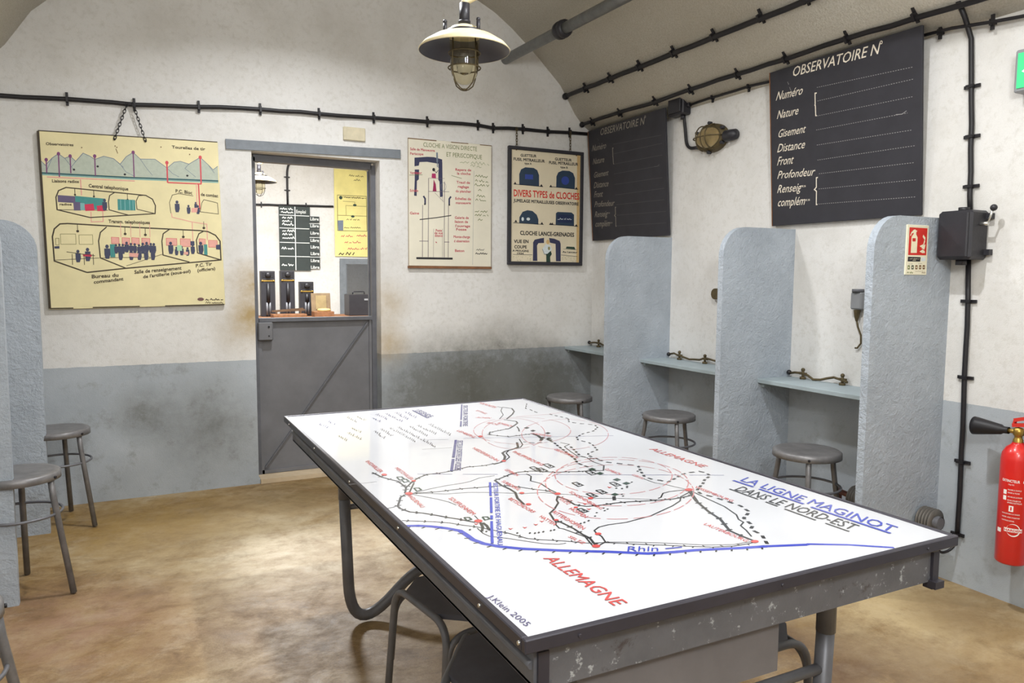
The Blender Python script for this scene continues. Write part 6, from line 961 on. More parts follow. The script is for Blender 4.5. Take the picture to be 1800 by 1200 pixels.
DRAW['stateboard'] = [
 ['l', 'ruled_white', 0.012, [[0.205, 0.8365], [0.2042, 0.0035]], None],
 ['l', 'ruled_white', 0.01, [[0.0059, 0.7223], [0.3893, 0.7206]], None],
 ['l', 'ruled_white', 0.01, [[0.0045, 0.5537], [0.389, 0.5519]], None],
 ['l', 'ruled_white', 0.01, [[0.003, 0.3666], [0.3885, 0.3649]], None],
 ['l', 'ruled_white', 0.01, [[0.0015, 0.1856], [0.3881, 0.1838]], None],
 ['l', 'ruled_white', 0.013, [[0.0133, 0.7956], [0.0286, 0.8073], [0.0438, 0.796], [0.0591, 0.8131], [0.0743, 0.7958], [0.0896, 0.8061], [0.1047, 0.794]], None],
 ['l', 'ruled_white', 0.013, [[0.1201, 0.8113], [0.1352, 0.7949], [0.1505, 0.813], [0.1657, 0.7946], [0.1809, 0.7961]], None],
 ['l', 'ruled_white', 0.013, [[0.0267, 0.7562], [0.0422, 0.7673], [0.0575, 0.755], [0.0729, 0.7585], [0.0883, 0.7534], [0.1038, 0.7715], [0.1191, 0.7517], [0.1345, 0.7562], [0.1499, 0.753], [0.1653, 0.7656], [0.1807, 0.7514]], None],
 ['l', 'ruled_white', 0.013, [[0.0398, 0.6809], [0.0563, 0.6959], [0.0725, 0.6808], [0.089, 0.6927]], None],
 ['l', 'ruled_white', 0.013, [[0.1053, 0.6813], [0.1217, 0.695], [0.138, 0.6811], [0.1545, 0.6997], [0.1708, 0.6827]], None],
 ['l', 'ruled_white', 0.013, [[0.0395, 0.6398], [0.055, 0.6503], [0.0703, 0.6391], [0.0858, 0.6489], [0.1012, 0.6389], [0.1167, 0.6558], [0.132, 0.6376]], None],
 ['l', 'ruled_white', 0.013, [[0.1475, 0.643], [0.1629, 0.6377]], None],
 ['l', 'ruled_white', 0.013, [[0.0392, 0.5959], [0.0557, 0.6203], [0.0719, 0.5947], [0.0884, 0.6018], [0.1047, 0.5941], [0.1211, 0.6003], [0.1375, 0.5932], [0.154, 0.6186], [0.1702, 0.5912], [0.1867, 0.598]], None],
 ['l', 'ruled_white', 0.013, [[0.0385, 0.5108], [0.054, 0.5166], [0.0694, 0.5121], [0.0849, 0.5209]], None],
 ['l', 'ruled_white', 0.013, [[0.1003, 0.5095], [0.1159, 0.5325], [0.1312, 0.5081], [0.1468, 0.5244], [0.1622, 0.5091], [0.1777, 0.5335], [0.1931, 0.509]], None],
 ['l', 'ruled_white', 0.013, [[0.0382, 0.4652], [0.0542, 0.4816], [0.0699, 0.4645], [0.086, 0.4853], [0.1017, 0.4642]], None],
 ['l', 'ruled_white', 0.013, [[0.1178, 0.4819], [0.1335, 0.4636], [0.1495, 0.4797], [0.1653, 0.4637]], None],
 ['l', 'ruled_white', 0.013, [[0.0378, 0.4198], [0.0533, 0.425], [0.0688, 0.4201], [0.0843, 0.424], [0.0997, 0.4186], [0.1153, 0.4276], [0.1307, 0.419], [0.1462, 0.4295], [0.1616, 0.4187], [0.1772, 0.4427], [0.1926, 0.4172]], None],
 ['l', 'ruled_white', 0.013, [[0.0264, 0.2812], [0.0417, 0.3027], [0.0567, 0.2797], [0.0721, 0.303], [0.0871, 0.279]], None],
 ['l', 'ruled_white', 0.013, [[0.1023, 0.2906], [0.1174, 0.2807], [0.1326, 0.2867], [0.1477, 0.2797], [0.163, 0.2965], [0.1781, 0.2797]], None],
 ['l', 'ruled_white', 0.013, [[0.0247, 0.0621], [0.0414, 0.0818], [0.0578, 0.0648], [0.0743, 0.0699], [0.0908, 0.0635]], None],
 ['l', 'ruled_white', 0.013, [[0.1075, 0.0899], [0.1239, 0.0635], [0.1405, 0.0778], [0.1569, 0.0635], [0.1735, 0.078]], None],
 ['t', 'ruled_white', 'Emploi', [0.2217, 0.7535], [0.1232, 0], [0.0002, 0.0415], 0.02],
 ['t', 'ruled_white', 'Libre', [0.4029, 0.6668], [0.1097, 0], [0.0001, 0.0382], 0.02],
 ['t', 'ruled_white', 'Libre', [0.4027, 0.5763], [0.1098, 0], [0.0001, 0.0383], 0.02],
 ['t', 'ruled_white', 'Libre', [0.4025, 0.4804], [0.11, 0], [0.0001, 0.0384], 0.02],
 ['t', 'ruled_white', 'Libre', [0.4023, 0.3842], [0.1102, 0], [0.0001, 0.0385], 0.02],
 ['t', 'ruled_white', 'Libre', [0.4022, 0.2964], [0.1102, 0], [0, 0.0387], 0.02],
 ['t', 'ruled_white', 'Libre', [0.402, 0.2085], [0.1104, 0], [0.0001, 0.0387], 0.02],
 ['t', 'ruled_white', 'Libre', [0.4018, 0.115], [0.1106, 0], [0.0001, 0.0388], 0.02],
 ['t', 'ruled_white', 'Libre', [0.4016, 0.0266], [0.1107, 0], [0.0001, 0.0389], 0.02],
 ['l', 'ruled_white', 0.007, [[0.3891, 0.6233], [0.5331, 0.6233]], None],
 ['l', 'ruled_white', 0.007, [[0.3887, 0.4402], [0.5331, 0.4402]], None],
 ['l', 'ruled_white', 0.007, [[0.3881, 0.1803], [0.5331, 0.1803]], None],
]
DRAW['yellow'] = [
 ['l', 'dark_brown', 0.006, [[0.041, 0.8227], [0.441, 0.826], [0.4447, 0.3519], [0.0391, 0.3476], [0.041, 0.8227]], None],
 ['l', 'dark_brown', 0.005, [[0.044, 0.554], [0.4411, 0.5561]], None],
 ['l', 'dark_brown', 0.004, [[0.087, 0.8043], [0.441, 0.7999]], None],
 ['l', 'dark_brown', 0.004, [[0.115, 0.7446], [0.2787, 0.7426], [0.2789, 0.6905]], None],
 ['l', 'dark_brown', 0.004, [[0.1567, 0.5593], [0.1556, 0.6891], [0.441, 0.6887]], None],
 ['p', 'forest', [[0.1109, 0.7914], [0.1065, 0.777], [0.0947, 0.7681], [0.0801, 0.7679], [0.0681, 0.7767], [0.0634, 0.7909], [0.0678, 0.8053], [0.0796, 0.8143], [0.0943, 0.8144], [0.1063, 0.8057]]],
 ['p', 'forest', [[0.3042, 0.7001], [0.2994, 0.6902], [0.2868, 0.684], [0.2711, 0.6838], [0.2584, 0.6898], [0.2535, 0.6995], [0.2583, 0.7094], [0.271, 0.7156], [0.2866, 0.7158], [0.2993, 0.7099]]],
 ['p', 'forest', [[0.2742, 0.5463], [0.2694, 0.5365], [0.2569, 0.5303], [0.2413, 0.53], [0.2286, 0.5359], [0.2237, 0.5455], [0.2285, 0.5554], [0.2411, 0.5616], [0.2567, 0.5618], [0.2693, 0.556]]],
 ['p', 'slate', [[0.0412, 0.4837], [0.1174, 0.4886], [0.1151, 0.3527], [0.0463, 0.3514]]],
 ['l', 'dark_brown', 0.006, [[0.2038, 1.0867], [0.2181, 1.1054], [0.2326, 1.0859], [0.2469, 1.1024], [0.2614, 1.0867], [0.2757, 1.0991]], None],
 ['l', 'dark_brown', 0.006, [[0.2901, 1.0864], [0.3044, 1.0962], [0.3188, 1.0855], [0.3331, 1.1054], [0.3474, 1.0852]], None],
 ['l', 'dark_brown', 0.006, [[0.3617, 1.0941], [0.3761, 1.0864], [0.3903, 1.097], [0.4046, 1.0855]], None],
 ['l', 'dark_brown', 0.006, [[0.2682, 1.0287], [0.2834, 1.0396], [0.2986, 1.0298], [0.3137, 1.0541], [0.329, 1.0303], [0.3441, 1.0464], [0.3593, 1.0292]], None],
 ['l', 'dark_brown', 0.006, [[0.1626, 0.4938], [0.1776, 0.5101], [0.1927, 0.4955]], None],
 ['l', 'dark_brown', 0.006, [[0.2077, 0.5069], [0.2228, 0.4961], [0.2377, 0.519]], None],
 ['l', 'dark_brown', 0.006, [[0.2528, 0.4964], [0.2678, 0.5057], [0.2828, 0.4958], [0.2978, 0.5112]], None],
 ['l', 'dark_brown', 0.006, [[0.3128, 0.4963], [0.3277, 0.5082], [0.3427, 0.4972]], None],
 ['l', 'dark_brown', 0.006, [[0.1274, 0.3846], [0.1416, 0.3962], [0.1561, 0.3863], [0.1703, 0.3919], [0.1847, 0.386], [0.1989, 0.392]], None],
 ['l', 'dark_brown', 0.006, [[0.2133, 0.3858], [0.2274, 0.4043], [0.2418, 0.3873], [0.256, 0.398], [0.2703, 0.3887], [0.2845, 0.4025], [0.2988, 0.3882], [0.313, 0.4044], [0.3272, 0.3894], [0.3414, 0.4007], [0.3556, 0.389]], None],
 ['l', 'dark_brown', 0.006, [[0.1329, 0.7932], [0.1471, 0.8087], [0.1617, 0.7932], [0.176, 0.7987], [0.1905, 0.7913], [0.2048, 0.7982], [0.2192, 0.7937]], None],
 ['l', 'dark_brown', 0.006, [[0.2335, 0.8024], [0.2479, 0.7921], [0.2621, 0.8087], [0.2765, 0.7928], [0.2908, 0.7979], [0.3051, 0.792], [0.3194, 0.8128], [0.3337, 0.791], [0.3479, 0.8101], [0.3623, 0.7909]], None],
 ['l', 'dark_brown', 0.006, [[0.3765, 0.8007], [0.3908, 0.7918], [0.405, 0.8012]], None],
 ['l', 'rose_red', 0.008, [[0.0834, 0.2649], [0.0995, 0.2807], [0.1159, 0.2674], [0.1318, 0.2925]], None],
 ['l', 'rose_red', 0.008, [[0.1483, 0.2675], [0.1643, 0.2809], [0.1806, 0.2693], [0.1966, 0.2937], [0.2129, 0.2685], [0.229, 0.2747], [0.2451, 0.2702]], None],
 ['l', 'rose_red', 0.008, [[0.2987, 0.2806], [0.3146, 0.2927], [0.3305, 0.28], [0.3463, 0.298], [0.3621, 0.2818], [0.378, 0.2866], [0.3938, 0.2803], [0.4095, 0.3034], [0.4254, 0.2819], [0.4411, 0.2874]], None],
 ['l', 'rose_red', 0.008, [[0.131, 0.1847], [0.1471, 0.197], [0.1633, 0.187], [0.1793, 0.2049]], None],
 ['l', 'rose_red', 0.008, [[0.1955, 0.1866], [0.2116, 0.1903], [0.2277, 0.1873]], None],
 ['l', 'rose_red', 0.008, [[0.2437, 0.2076], [0.2599, 0.1873], [0.2759, 0.1917], [0.292, 0.1886], [0.3079, 0.2143], [0.324, 0.1886], [0.34, 0.1967], [0.3561, 0.1898]], None],
 ['l', 'rose_red', 0.008, [[0.1747, 0.0964], [0.1906, 0.117], [0.2067, 0.0983], [0.2225, 0.1188], [0.2386, 0.0978], [0.2545, 0.1053], [0.2704, 0.0975], [0.2862, 0.119], [0.3022, 0.0982], [0.3181, 0.1047], [0.334, 0.1005]], None],
 ['l', 'rose_red', 0.008, [[0.3498, 0.1088], [0.3657, 0.1008], [0.3815, 0.1231], [0.3973, 0.1023]], None],
 ['l', 'rose_red', 0.008, [[0.4131, 0.1206], [0.4289, 0.1034], [0.4447, 0.1297]], None],
 ['l', 'dark_brown', 0.012, [[0.0501, 0.0215], [0.0737, 0.0461], [0.0979, 0.0222], [0.1215, 0.0456]], None],
 ['l', 'dark_brown', 0.012, [[0.1456, 0.0224], [0.1691, 0.0577], [0.1931, 0.0235], [0.2167, 0.0579]], None],
 ['l', 'dark_brown', 0.012, [[0.2406, 0.0218], [0.2641, 0.0579]], None],
]
PC = dict(red=(190, 62, 60), black=(28, 28, 30), blue=(48, 62, 170), navy=(58, 60, 120), grey=(130, 130, 135), rose=(190, 120, 122), forest=(36, 62, 50), ink=(72, 66, 110),
 hill=(178, 186, 170), slate=(110, 122, 138), teal=(36, 92, 98), pale_teal=(120, 172, 170), plum=(120, 60, 110), umber=(110, 75, 70), mauve_grey=(110, 95, 105), scarlet=(205, 70, 80), pink=(226, 165, 150), soft_black=(35, 33, 36), dark_brown=(58, 46, 28), mauve=(96, 84, 116), sea_green=(60, 138, 134), crimson=(205, 42, 80), dusk_blue=(58, 62, 88), olive=(150, 145, 100), mint=(165, 205, 165), rust=(110, 75, 35),
 bell=(52, 54, 84), paper=(225, 218, 196), magenta=(170, 40, 95), deep_magenta=(150, 30, 80), moss_green=(105, 118, 62), grey_green=(170, 175, 140), rose_red=(186, 70, 84), sepia=(206, 172, 116), steel_blue=(44, 62, 82), cobalt=(52, 72, 150), pale=(214, 222, 222), night_blue=(34, 46, 78), bright_red=(205, 46, 36), chalk=(226, 216, 198), dim_chalk=(150, 148, 146), cream=(236, 228, 196), ruled_white=(225, 228, 224))
PN = dict(red='red_marking', black='black_marking', blue='blue_marking', navy='dark_blue_marking', grey='grey_line', rose='dashed_circle', forest='green_marking', ink='signature')
_pm = {}
def pmat(c, coat=0., mul=1.):
    k = (c, coat, mul)
    if k not in _pm: _pm[k] = mat('paint_'+c, tuple(v*mul for v in PC[c]), .55, var=.06, scale=60, coat=coat)
    return _pm[k]
def ribbon(mb, pts, w, P):
    pts = [Vector((p[0], p[1])) for p in pts]; q = [pts[0]]
    for p in pts[1:]:
        if (p-q[-1]).length > 1e-5: q.append(p)
    if len(q) < 2: return
    L, R = [], []
    for i, p in enumerate(q):
        a = (p-q[i-1]).normalized() if i else (q[1]-q[0]).normalized(); b = (q[i+1]-p).normalized() if i < len(q)-1 else a
        t = a+b; t = t.normalized() if t.length > .2 else a; n = Vector((-t.y, t.x)); k = min(1/max(.5, abs(n.dot(Vector((-a.y, a.x))))), 1.6)*w/2
        L.append(p+n*k); R.append(p-n*k)
    N = len(q); mb.add([P(v.x, v.y) for v in L]+[P(v.x, v.y) for v in R], [(i, N+i, N+i+1, i+1) for i in range(N-1)])
def walk(pts):
    out = []; s = 0
    for a, b in zip(pts, pts[1:]): out.append((s, Vector(a), Vector(b))); s += (Vector(b)-Vector(a)).length
    return out, s
def at(segs, tot, s):
    s = max(0, min(tot, s))
    for s0, a, b in reversed(segs):
        if s >= s0: return a+(b-a)*min(1, (s-s0)/max(1e-9, (b-a).length)), (b-a).normalized()
    return segs[0][1], (segs[0][2]-segs[0][1]).normalized()
def drawing(ops, P, parent, coat=0., mul=1., single=None, thick=.0004, wk=1.):
    """paints a drawing (metres on the board) as thin raised paint, one mesh per colour"""
    mbs = {}; order = []
    for n, op in enumerate(ops):
        c = op[1]
        if c not in mbs: mbs[c] = MB(); order.append(c)
        mb = mbs[c]; lay = thick*(1+.012*n); Q = lambda u, v, l=lay: P(u, v, l)
        if op[0] == 'l':
            _, _, w, pts, dash = op
            if dash:
                segs, tot = walk(pts); s = 0
                while s < tot:
                    e = min(tot, s+dash[0]); inner = [b for s0, a, b in segs if s < s0+(b-a).length < e]
                    ribbon(mb, [at(segs, tot, s)[0]]+inner+[at(segs, tot, e)[0]], w*wk, Q); s += dash[0]+dash[1]
            else: ribbon(mb, pts, w*wk, Q)
        elif op[0] == 'k':
            _, _, w, L, gap, side, pts = op; segs, tot = walk(pts); s = gap*.4
            while s < tot:
                p, t = at(segs, tot, s); nn = Vector((-t.y, t.x))*side; ribbon(mb, [p, p+(nn-t*.5).normalized()*L], w*wk, Q); s += gap
        elif op[0] == 'p':
            pts = op[2]; mb.add([Q(*p) for p in pts], [tuple(range(len(pts)))])
        elif op[0] == 't':
            _, _, txt, o, u, v, wt = op; vs, fs, x0, x1 = text_mesh(txt, wt); k = max(1e-6, x1-x0)
            mb.add([Q(o[0]+u[0]*(a-x0)/k+v[0]*b/CAP, o[1]+u[1]*(a-x0)/k+v[1]*b/CAP, lay+thick*_z) for a, b, _z in vs], fs)
    for c in order: mbs[c].build(PN.get(c, (c if c.endswith('chalk') else c+'_paint')) if not single else single, pmat(c, coat, mul), parent)
# ------------------------------------------------------------------ materials of the place
YB, XR, XL, ZP = 4.949, 3.219, -.93, .806
def wall_material(name, split=True, jamb=False):
    m, t = newmat(name, .75)
    big = t.noise(2.2, 6, .62); fine = t.noise(34, 4, .7); spk = t.noise(210, 2, .6)
    white = t.ramp(big, [(.28, (208, 205, 199)), (.5, (222, 220, 216)), (.8, (229, 228, 225))])
    white = t.mix(t.ramp(fine, [(.25, (90, 90, 90)), (.50, (255, 255, 255))]), lin((206, 203, 196)), white)
    white = t.mix(t.ramp(t.noise(1.3, 5, .7, dist=.6), [(.60, (0, 0, 0)), (.80, (90, 90, 90))]), white, lin((190, 178, 154)))
    col = white
    if split:
        blue = t.ramp(big, [(.3, (160, 167, 173)), (.7, (180, 186, 191))])
        blue = t.mix(t.ramp(t.noise(9, 8, .75), [(.54, (0, 0, 0)), (.74, (190, 190, 190))]), blue, lin((112, 110, 102)))
        sep = t.new('ShaderNodeSeparateXYZ'); t.link(t.coord(), sep.inputs[0])
        z = t.math('ADD', sep.outputs[2], t.math('MULTIPLY', t.math('SUBTRACT', t.noise(16, 3), .5), .010))
        col = t.mix(t.math('LESS_THAN', z, ZP), white, blue)
    if jamb:   # rubbed yellow-brown hand marks beside the doorway
        for c, r, k in (((.67, YB, 1.08), .17, .8), ((.68, YB, 1.28), .20, .75), ((.60, YB, 1.0), .2, .35), ((1.56, YB, 1.15), .20, .45), ((1.56, YB, .86), .2, .6)):
            d = t.new('ShaderNodeVectorMath', operation='DISTANCE'); t.link(t.coord(), d.inputs[0]); d.inputs[1].default_value = c
            f = t.math('MULTIPLY', t.math('SUBTRACT', 1.0, t.math('MINIMUM', t.math('DIVIDE', d.outputs['Value'], r), 1.0)), t.math('MULTIPLY', t.noise(11, 6, .7), k*2))
            col = t.mix(t.math('MINIMUM', f, .8), col, lin((164, 134, 66)))
    col = t.mix(t.ramp(t.noise(300, 2, .6), [(.36, (70, 70, 70)), (.5, (0, 0, 0))]), col, lin((128, 122, 112)))
    if jamb:  # grime on the lower wall, with shade right of the doorway painted in
        for c, r, k in (((1.95, YB, .42), .6, 1.), ((2.45, YB, .45), .65, 1.), ((.04, YB, .50), .22, .5), ((.42, YB, .40), .38, .42), ((2.9, YB, .5), .4, .9)):
            d = t.new('ShaderNodeVectorMath', operation='DISTANCE'); t.link(t.coord(), d.inputs[0]); d.inputs[1].default_value = c
            f = t.math('MULTIPLY', t.math('SUBTRACT', 1.0, t.math('MINIMUM', t.math('DIVIDE', d.outputs['Value'], r), 1.0)), t.math('MULTIPLY', t.noise(14, 7, .75), k*2.6))
            col = t.mix(t.math('MINIMUM', f, .75), col, lin((92, 92, 84)))
    t.link(col, t.b.inputs['Base Color'])
    t.bump(t.math('ADD', t.math('MULTIPLY', fine, .6), t.math('MULTIPLY', spk, .5)), .35, .006)
    return m
M_wall = wall_material('painted_plaster'); M_wallb = wall_material('painted_plaster_doorway', jamb=True); M_white = wall_material('white_plaster', False)
def ceiling_material():
    m, t = newmat('ceiling_plaster', .85)
    c = t.ramp(t.noise(1.6, 6, .65), [(.3, (214, 208, 194)), (.7, (230, 226, 216))]); t.link(t.mix(t.ramp(t.noise(120, 3, .7), [(.35, (0, 0, 0)), (.6, (255, 255, 255))]), lin((206, 200, 184)), c), t.b.inputs['Base Color'])
    t.bump(t.noise(90, 5, .7), .4, .008); return m
M_ceil = ceiling_material()
def floor_material():
    m, t = newmat('worn_concrete', .5)
    mp = t.new('ShaderNodeMapping'); t.link(t.coord(), mp.inputs[0]); mp.inputs['Scale'].default_value = (1, 1.25, 1); mp.inputs['Rotation'].default_value = (0, 0, .5)
    a = t.noise(1.5, 9, .72, mp.outputs[0], .25); b = t.noise(6.5, 9, .78, mp.outputs[0], .3); f = t.noise(130, 4, .75)
    c = t.ramp(a, [(.32, (96, 70, 34)), (.44, (142, 112, 66)), (.54, (168, 142, 100)), (.68, (198, 182, 152))])
    c = t.mix(t.ramp(b, [(.47, (0, 0, 0)), (.66, (220, 220, 220))]), c, lin((104, 76, 40)))
    c = t.mix(t.ramp(t.noise(3.2, 9, .75, mp.outputs[0], .4), [(.53, (0, 0, 0)), (.72, (190, 190, 190))]), c, lin((204, 190, 164)))
    c = t.mix(t.ramp(t.noise(1.1, 7, .7, mp.outputs[0], .3), [(.52, (0, 0, 0)), (.75, (150, 150, 150))]), c, lin((152, 126, 110)))
    c = t.mix(t.ramp(f, [(.34, (120, 120, 120)), (.52, (0, 0, 0))]), c, lin((92, 72, 46)))
    # stained areas and paler patches of the floor
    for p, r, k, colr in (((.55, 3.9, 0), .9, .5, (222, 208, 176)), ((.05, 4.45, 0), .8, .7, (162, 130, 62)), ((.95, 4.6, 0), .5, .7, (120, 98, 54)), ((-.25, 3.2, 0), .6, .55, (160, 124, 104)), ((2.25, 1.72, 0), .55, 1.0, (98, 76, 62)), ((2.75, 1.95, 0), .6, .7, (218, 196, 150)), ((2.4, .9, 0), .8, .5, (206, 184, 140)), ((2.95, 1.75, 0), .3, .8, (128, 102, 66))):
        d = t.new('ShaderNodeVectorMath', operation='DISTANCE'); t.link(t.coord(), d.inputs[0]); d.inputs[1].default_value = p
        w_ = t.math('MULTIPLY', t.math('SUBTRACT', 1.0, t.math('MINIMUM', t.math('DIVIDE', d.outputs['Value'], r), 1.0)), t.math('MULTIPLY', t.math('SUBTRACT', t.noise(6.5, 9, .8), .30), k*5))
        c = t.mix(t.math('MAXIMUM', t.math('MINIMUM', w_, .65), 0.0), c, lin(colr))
    c = t.mix(1.0, c, (.84, .83, .82, 1), 'MULTIPLY')
    t.link(c, t.b.inputs['Base Color']); t.link(t.ramp(b, [(.3, (170, 170, 170)), (.7, (215, 215, 215))]), t.b.inputs['Roughness'])
    t.bump(t.math('ADD', f, b), .18, .004); return m
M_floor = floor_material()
def stucco(name, c1, c2, strength):
    m, t = newmat(name, .55); n = t.noise(26, 5, .62, dist=.5); f = t.noise(95, 4, .65)
    t.link(t.mix(t.ramp(t.noise(280, 2, .6), [(.36, (70, 70, 70)), (.5, (0, 0, 0))]), t.ramp(t.noise(4, 6, .65), [(.3, c1), (.7, c2)]), lin((96, 106, 114))), t.b.inputs['Base Color']); t.bump(t.math('ADD', n, t.math('MULTIPLY', f, .55)), strength, .008); return m
M_booth = stucco('booth_stucco', (158, 166, 175), (179, 187, 196), .9)
M_shelf = mat('shelf_paint', (156, 168, 172), .55, var=.07, scale=9, bump=.15)
M_dgrey = mat('door_grey_metal', (112, 112, 115), .55, .1, var=.10, scale=7, bump=.12, bscale=200)
M_fgrey = mat('frame_grey_metal', (98, 99, 104), .5, .15, var=.14, scale=12, bump=.1)
M_lintel = mat('lintel_paint', (120, 126, 132), .6, var=.1, scale=16, bump=.2)
M_stool = mat('stool_grey_paint', (120, 118, 118), .42, .3, var=.2, scale=18, bump=.15)
M_tube = mat('tube_grey_paint', (106, 106, 110), .42, .2, var=.12, scale=16)
M_edge = mat('dark_edge_trim', (62, 60, 68), .35, .3, var=.1, scale=12)
M_apron = None
def chipped(name, base, chip, rust):
    m, t = newmat(name, .5, .2); c = t.ramp(t.noise(10, 6), [(.3, tuple(v*.85 for v in base)), (.7, base)])
    c = t.mix(t.ramp(t.noise(34, 6, .72), [(.60, (0, 0, 0)), (.66, (255, 255, 255))]), c, lin(chip)); c = t.mix(t.ramp(t.noise(5, 8, .78, dist=.4), [(.60, (0, 0, 0)), (.66, (230, 230, 230))]), c, lin(rust))
    t.link(c, t.b.inputs['Base Color']); t.bump(t.noise(60, 5, .7), .25, .004); return m
M_apron = chipped('chipped_grey_steel', (112, 112, 116), (176, 180, 182), (66, 56, 52))
M_maptop = mat('map_white', (198, 199, 203), .5, var=.015, scale=3, coat=1.)
M_black = mat('black_rubber', (24, 22, 26), .5, var=.2, scale=25)
M_bake = mat('black_bakelite', (42, 41, 46), .45, .1, var=.15, scale=14, bump=.15)
M_chalkb = mat('blackboard_slate', (46, 45, 51), .7, var=.12, scale=10)
M_wood = mat('raw_wood', (128, 86, 54), .7, var=.25, scale=22)
M_brass = mat('brass', (176, 142, 70), .35, .8, var=.15)
M_bronze = mat('aged_bronze', (92, 80, 54), .6, .4, var=.3, scale=30)
M_chrome = mat('bright_screw', (210, 210, 205), .25, .9, var=.05)
M_cream = mat('cream_enamel', (222, 208, 168), .35, var=.1, scale=18)
M_shade_in = mat('dark_enamel', (66, 66, 74), .4, var=.1)
M_ply = mat('dark_plywood_seat', (84, 84, 92), .5, var=.12, scale=20)
M_pipe = mat('galvanised_pipe', (128, 130, 130), .42, .5, var=.2, scale=20)
M_red = mat('extinguisher_red', (208, 32, 26), .3, .0, var=.04, coat=.4)
M_wlabel = mat('white_print', (238, 232, 226), .5, var=.03)
M_redp = mat('red_plastic', (200, 50, 40), .4, var=.05)
M_bluep = mat('blue_plastic', (48, 44, 130), .4, var=.05)
M_cement = mat('plate_cream', (206, 196, 168), .7, var=.1, scale=20)
M_grass = mat('grey_plastic', (140, 142, 145), .5, var=.06)
def glass_material(name, tint):
    m, t = newmat(name, .03); t.b.inputs['Transmission Weight'].default_value = 1; t.b.inputs['Base Color'].default_value = lin(tint); t.b.inputs['IOR'].default_value = 1.03; t.b.inputs['Coat Weight'].default_value = .6; t.b.inputs['Coat Roughness'].default_value = .03; return m
M_glass = glass_material('yellowed_glass', (248, 240, 208)); M_clear = glass_material('clear_glass', (240, 240, 236))
def emit_mat(name, c, e):
    m, t = newmat(name, .4); t.b.inputs['Base Color'].default_value = lin(c); t.b.inputs['Emission Color'].default_value = lin(c); t.b.inputs['Emission Strength'].default_value = e; return m
M_exit = emit_mat('exit_green', (60, 190, 120), .7); M_exitw = emit_mat('exit_white', (225, 245, 235), .9)
# ------------------------------------------------------------------ room shell
def struct(o): o['kind'] = 'structure'; return o
PROF = [(3.219, 2.42), (3.09, 2.517), (3.038, 2.575), (2.91, 2.77), (2.714, 2.951), (2.502, 3.121), (2.365, 3.21), (2.1, 3.33), (1.7, 3.43), (1.235, 3.46)]
PROF = PROF+[(2.47-x, z) for x, z in PROF[-2::-1]]
XLV = PROF[-1][0]          # where the vault meets the left wall
XL = -.93
PROF[-1] = (XL, 2.30); PROF.insert(-1, (-.749, 2.42))
def vault(y0, y1, name):
    mb = MB(); out = [(x+(.22 if x > 1.2 else -.22), z+.2) for x, z in PROF]; n = len(PROF)
    vs = [(x, y, z) for y in (y0, y1) for x, z in PROF]+[(x, y, z) for y in (y0, y1) for x, z in out]
    fs = [(i, i+1, n+i+1, n+i) for i in range(n-1)]+[(2*n+i, 3*n+i, 3*n+i+1, 2*n+i+1) for i in range(n-1)]+[(i, 2*n+i, 2*n+i+1, i+1) for i in range(n-1)]+[(n+i, n+i+1, 3*n+i+1, 3*n+i) for i in range(n-1)]+[(0, n, 3*n, 2*n), (n-1, 3*n-1, 4*n-1, 2*n-1)]
    mb.add(vs, fs); mb.sm = [i < n-1 for i in range(len(fs))]
    return struct(mb.build(name, M_ceil))
Y0 = -3.0; YF = 10.2; WB = .25
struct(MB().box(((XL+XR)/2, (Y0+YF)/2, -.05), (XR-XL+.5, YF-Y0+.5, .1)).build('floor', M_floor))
vault(Y0, YB+.001, 'ceiling'); vault(YB+WB-.001, YF, 'ceiling')
for a, b, nm in ((Y0, YF, 'wall_right'),): struct(MB().box((XR+.11, (a+b)/2, 1.3), (.22, b-a, 2.62)).build(nm, M_wall))
struct(MB().box((XL-.11, (Y0+YF)/2, 1.25), (.22, YF-Y0, 2.5)).build('wall_left', M_wall))
struct(MB().box(((XL+XR)/2, Y0-.1, 1.9), (XR-XL+.4, .2, 3.8)).build('wall_front', M_wall))
# back wall with the doorway
DX0, DX1, DZ = .690, 1.512, 2.112
ZT = 3.75
bw = MB(); bx0, bx1 = XL-.2, XR+.2
for x0, x1, z0, z1 in ((bx0, DX0, 0, ZT), (DX1, bx1, 0, ZT), (DX0, DX1, DZ, ZT), (DX0, DX1, -.03, .028)): bw.box(((x0+x1)/2, YB+WB/2, (z0+z1)/2), (x1-x0, WB, z1-z0))
struct(bw.build('wall_back', M_wallb))
# inner room far wall with a framed opening at right
NX0, NX1, NZ = 2.62, 3.10, 1.50
fw = MB()
for x0, x1, z0, z1 in ((bx0, NX0, 0, ZT), (NX1, bx1, 0, ZT), (NX0, NX1, NZ, ZT)): fw.box(((x0+x1)/2, YF+.125, (z0+z1)/2), (x1-x0, .25, z1-z0))
struct(fw.build('wall_far', M_white))
struct(MB().box(((NX0+NX1)/2, YF+.9, .9), (.9, .08, 1.9)).build('wall_passage', M_white))
tr = MB()
tr.box((NX0-.04, YF-.012, NZ/2+.02), (.085, .03, NZ+.04)); tr.box(((NX0+NX1)/2, YF-.012, NZ+.035), (NX1-NX0+.16, .032, .075)); tr.box((NX0+.008, YF+.07, NZ/2), (.016, .16, NZ))
struct(tr.build('trim_1', M_lintel))
# steel door frame set back in the doorway
YD = 5.085
fr = MB(); fr.box((.710, YD, 1.06), (.030, .06, 2.064)); fr.box((1.497, YD, 1.06), (.034, .06, 2.064)); fr.box((1.1, YD, DZ-.024), (.77, .06, .045)); fr.box((.722, YD+.03, 1.05), (.022, .02, 2.02)); fr.box((1.484, YD+.03, 1.05), (.022, .02, 2.02))
struct(fr.build('trim_2', M_fgrey))
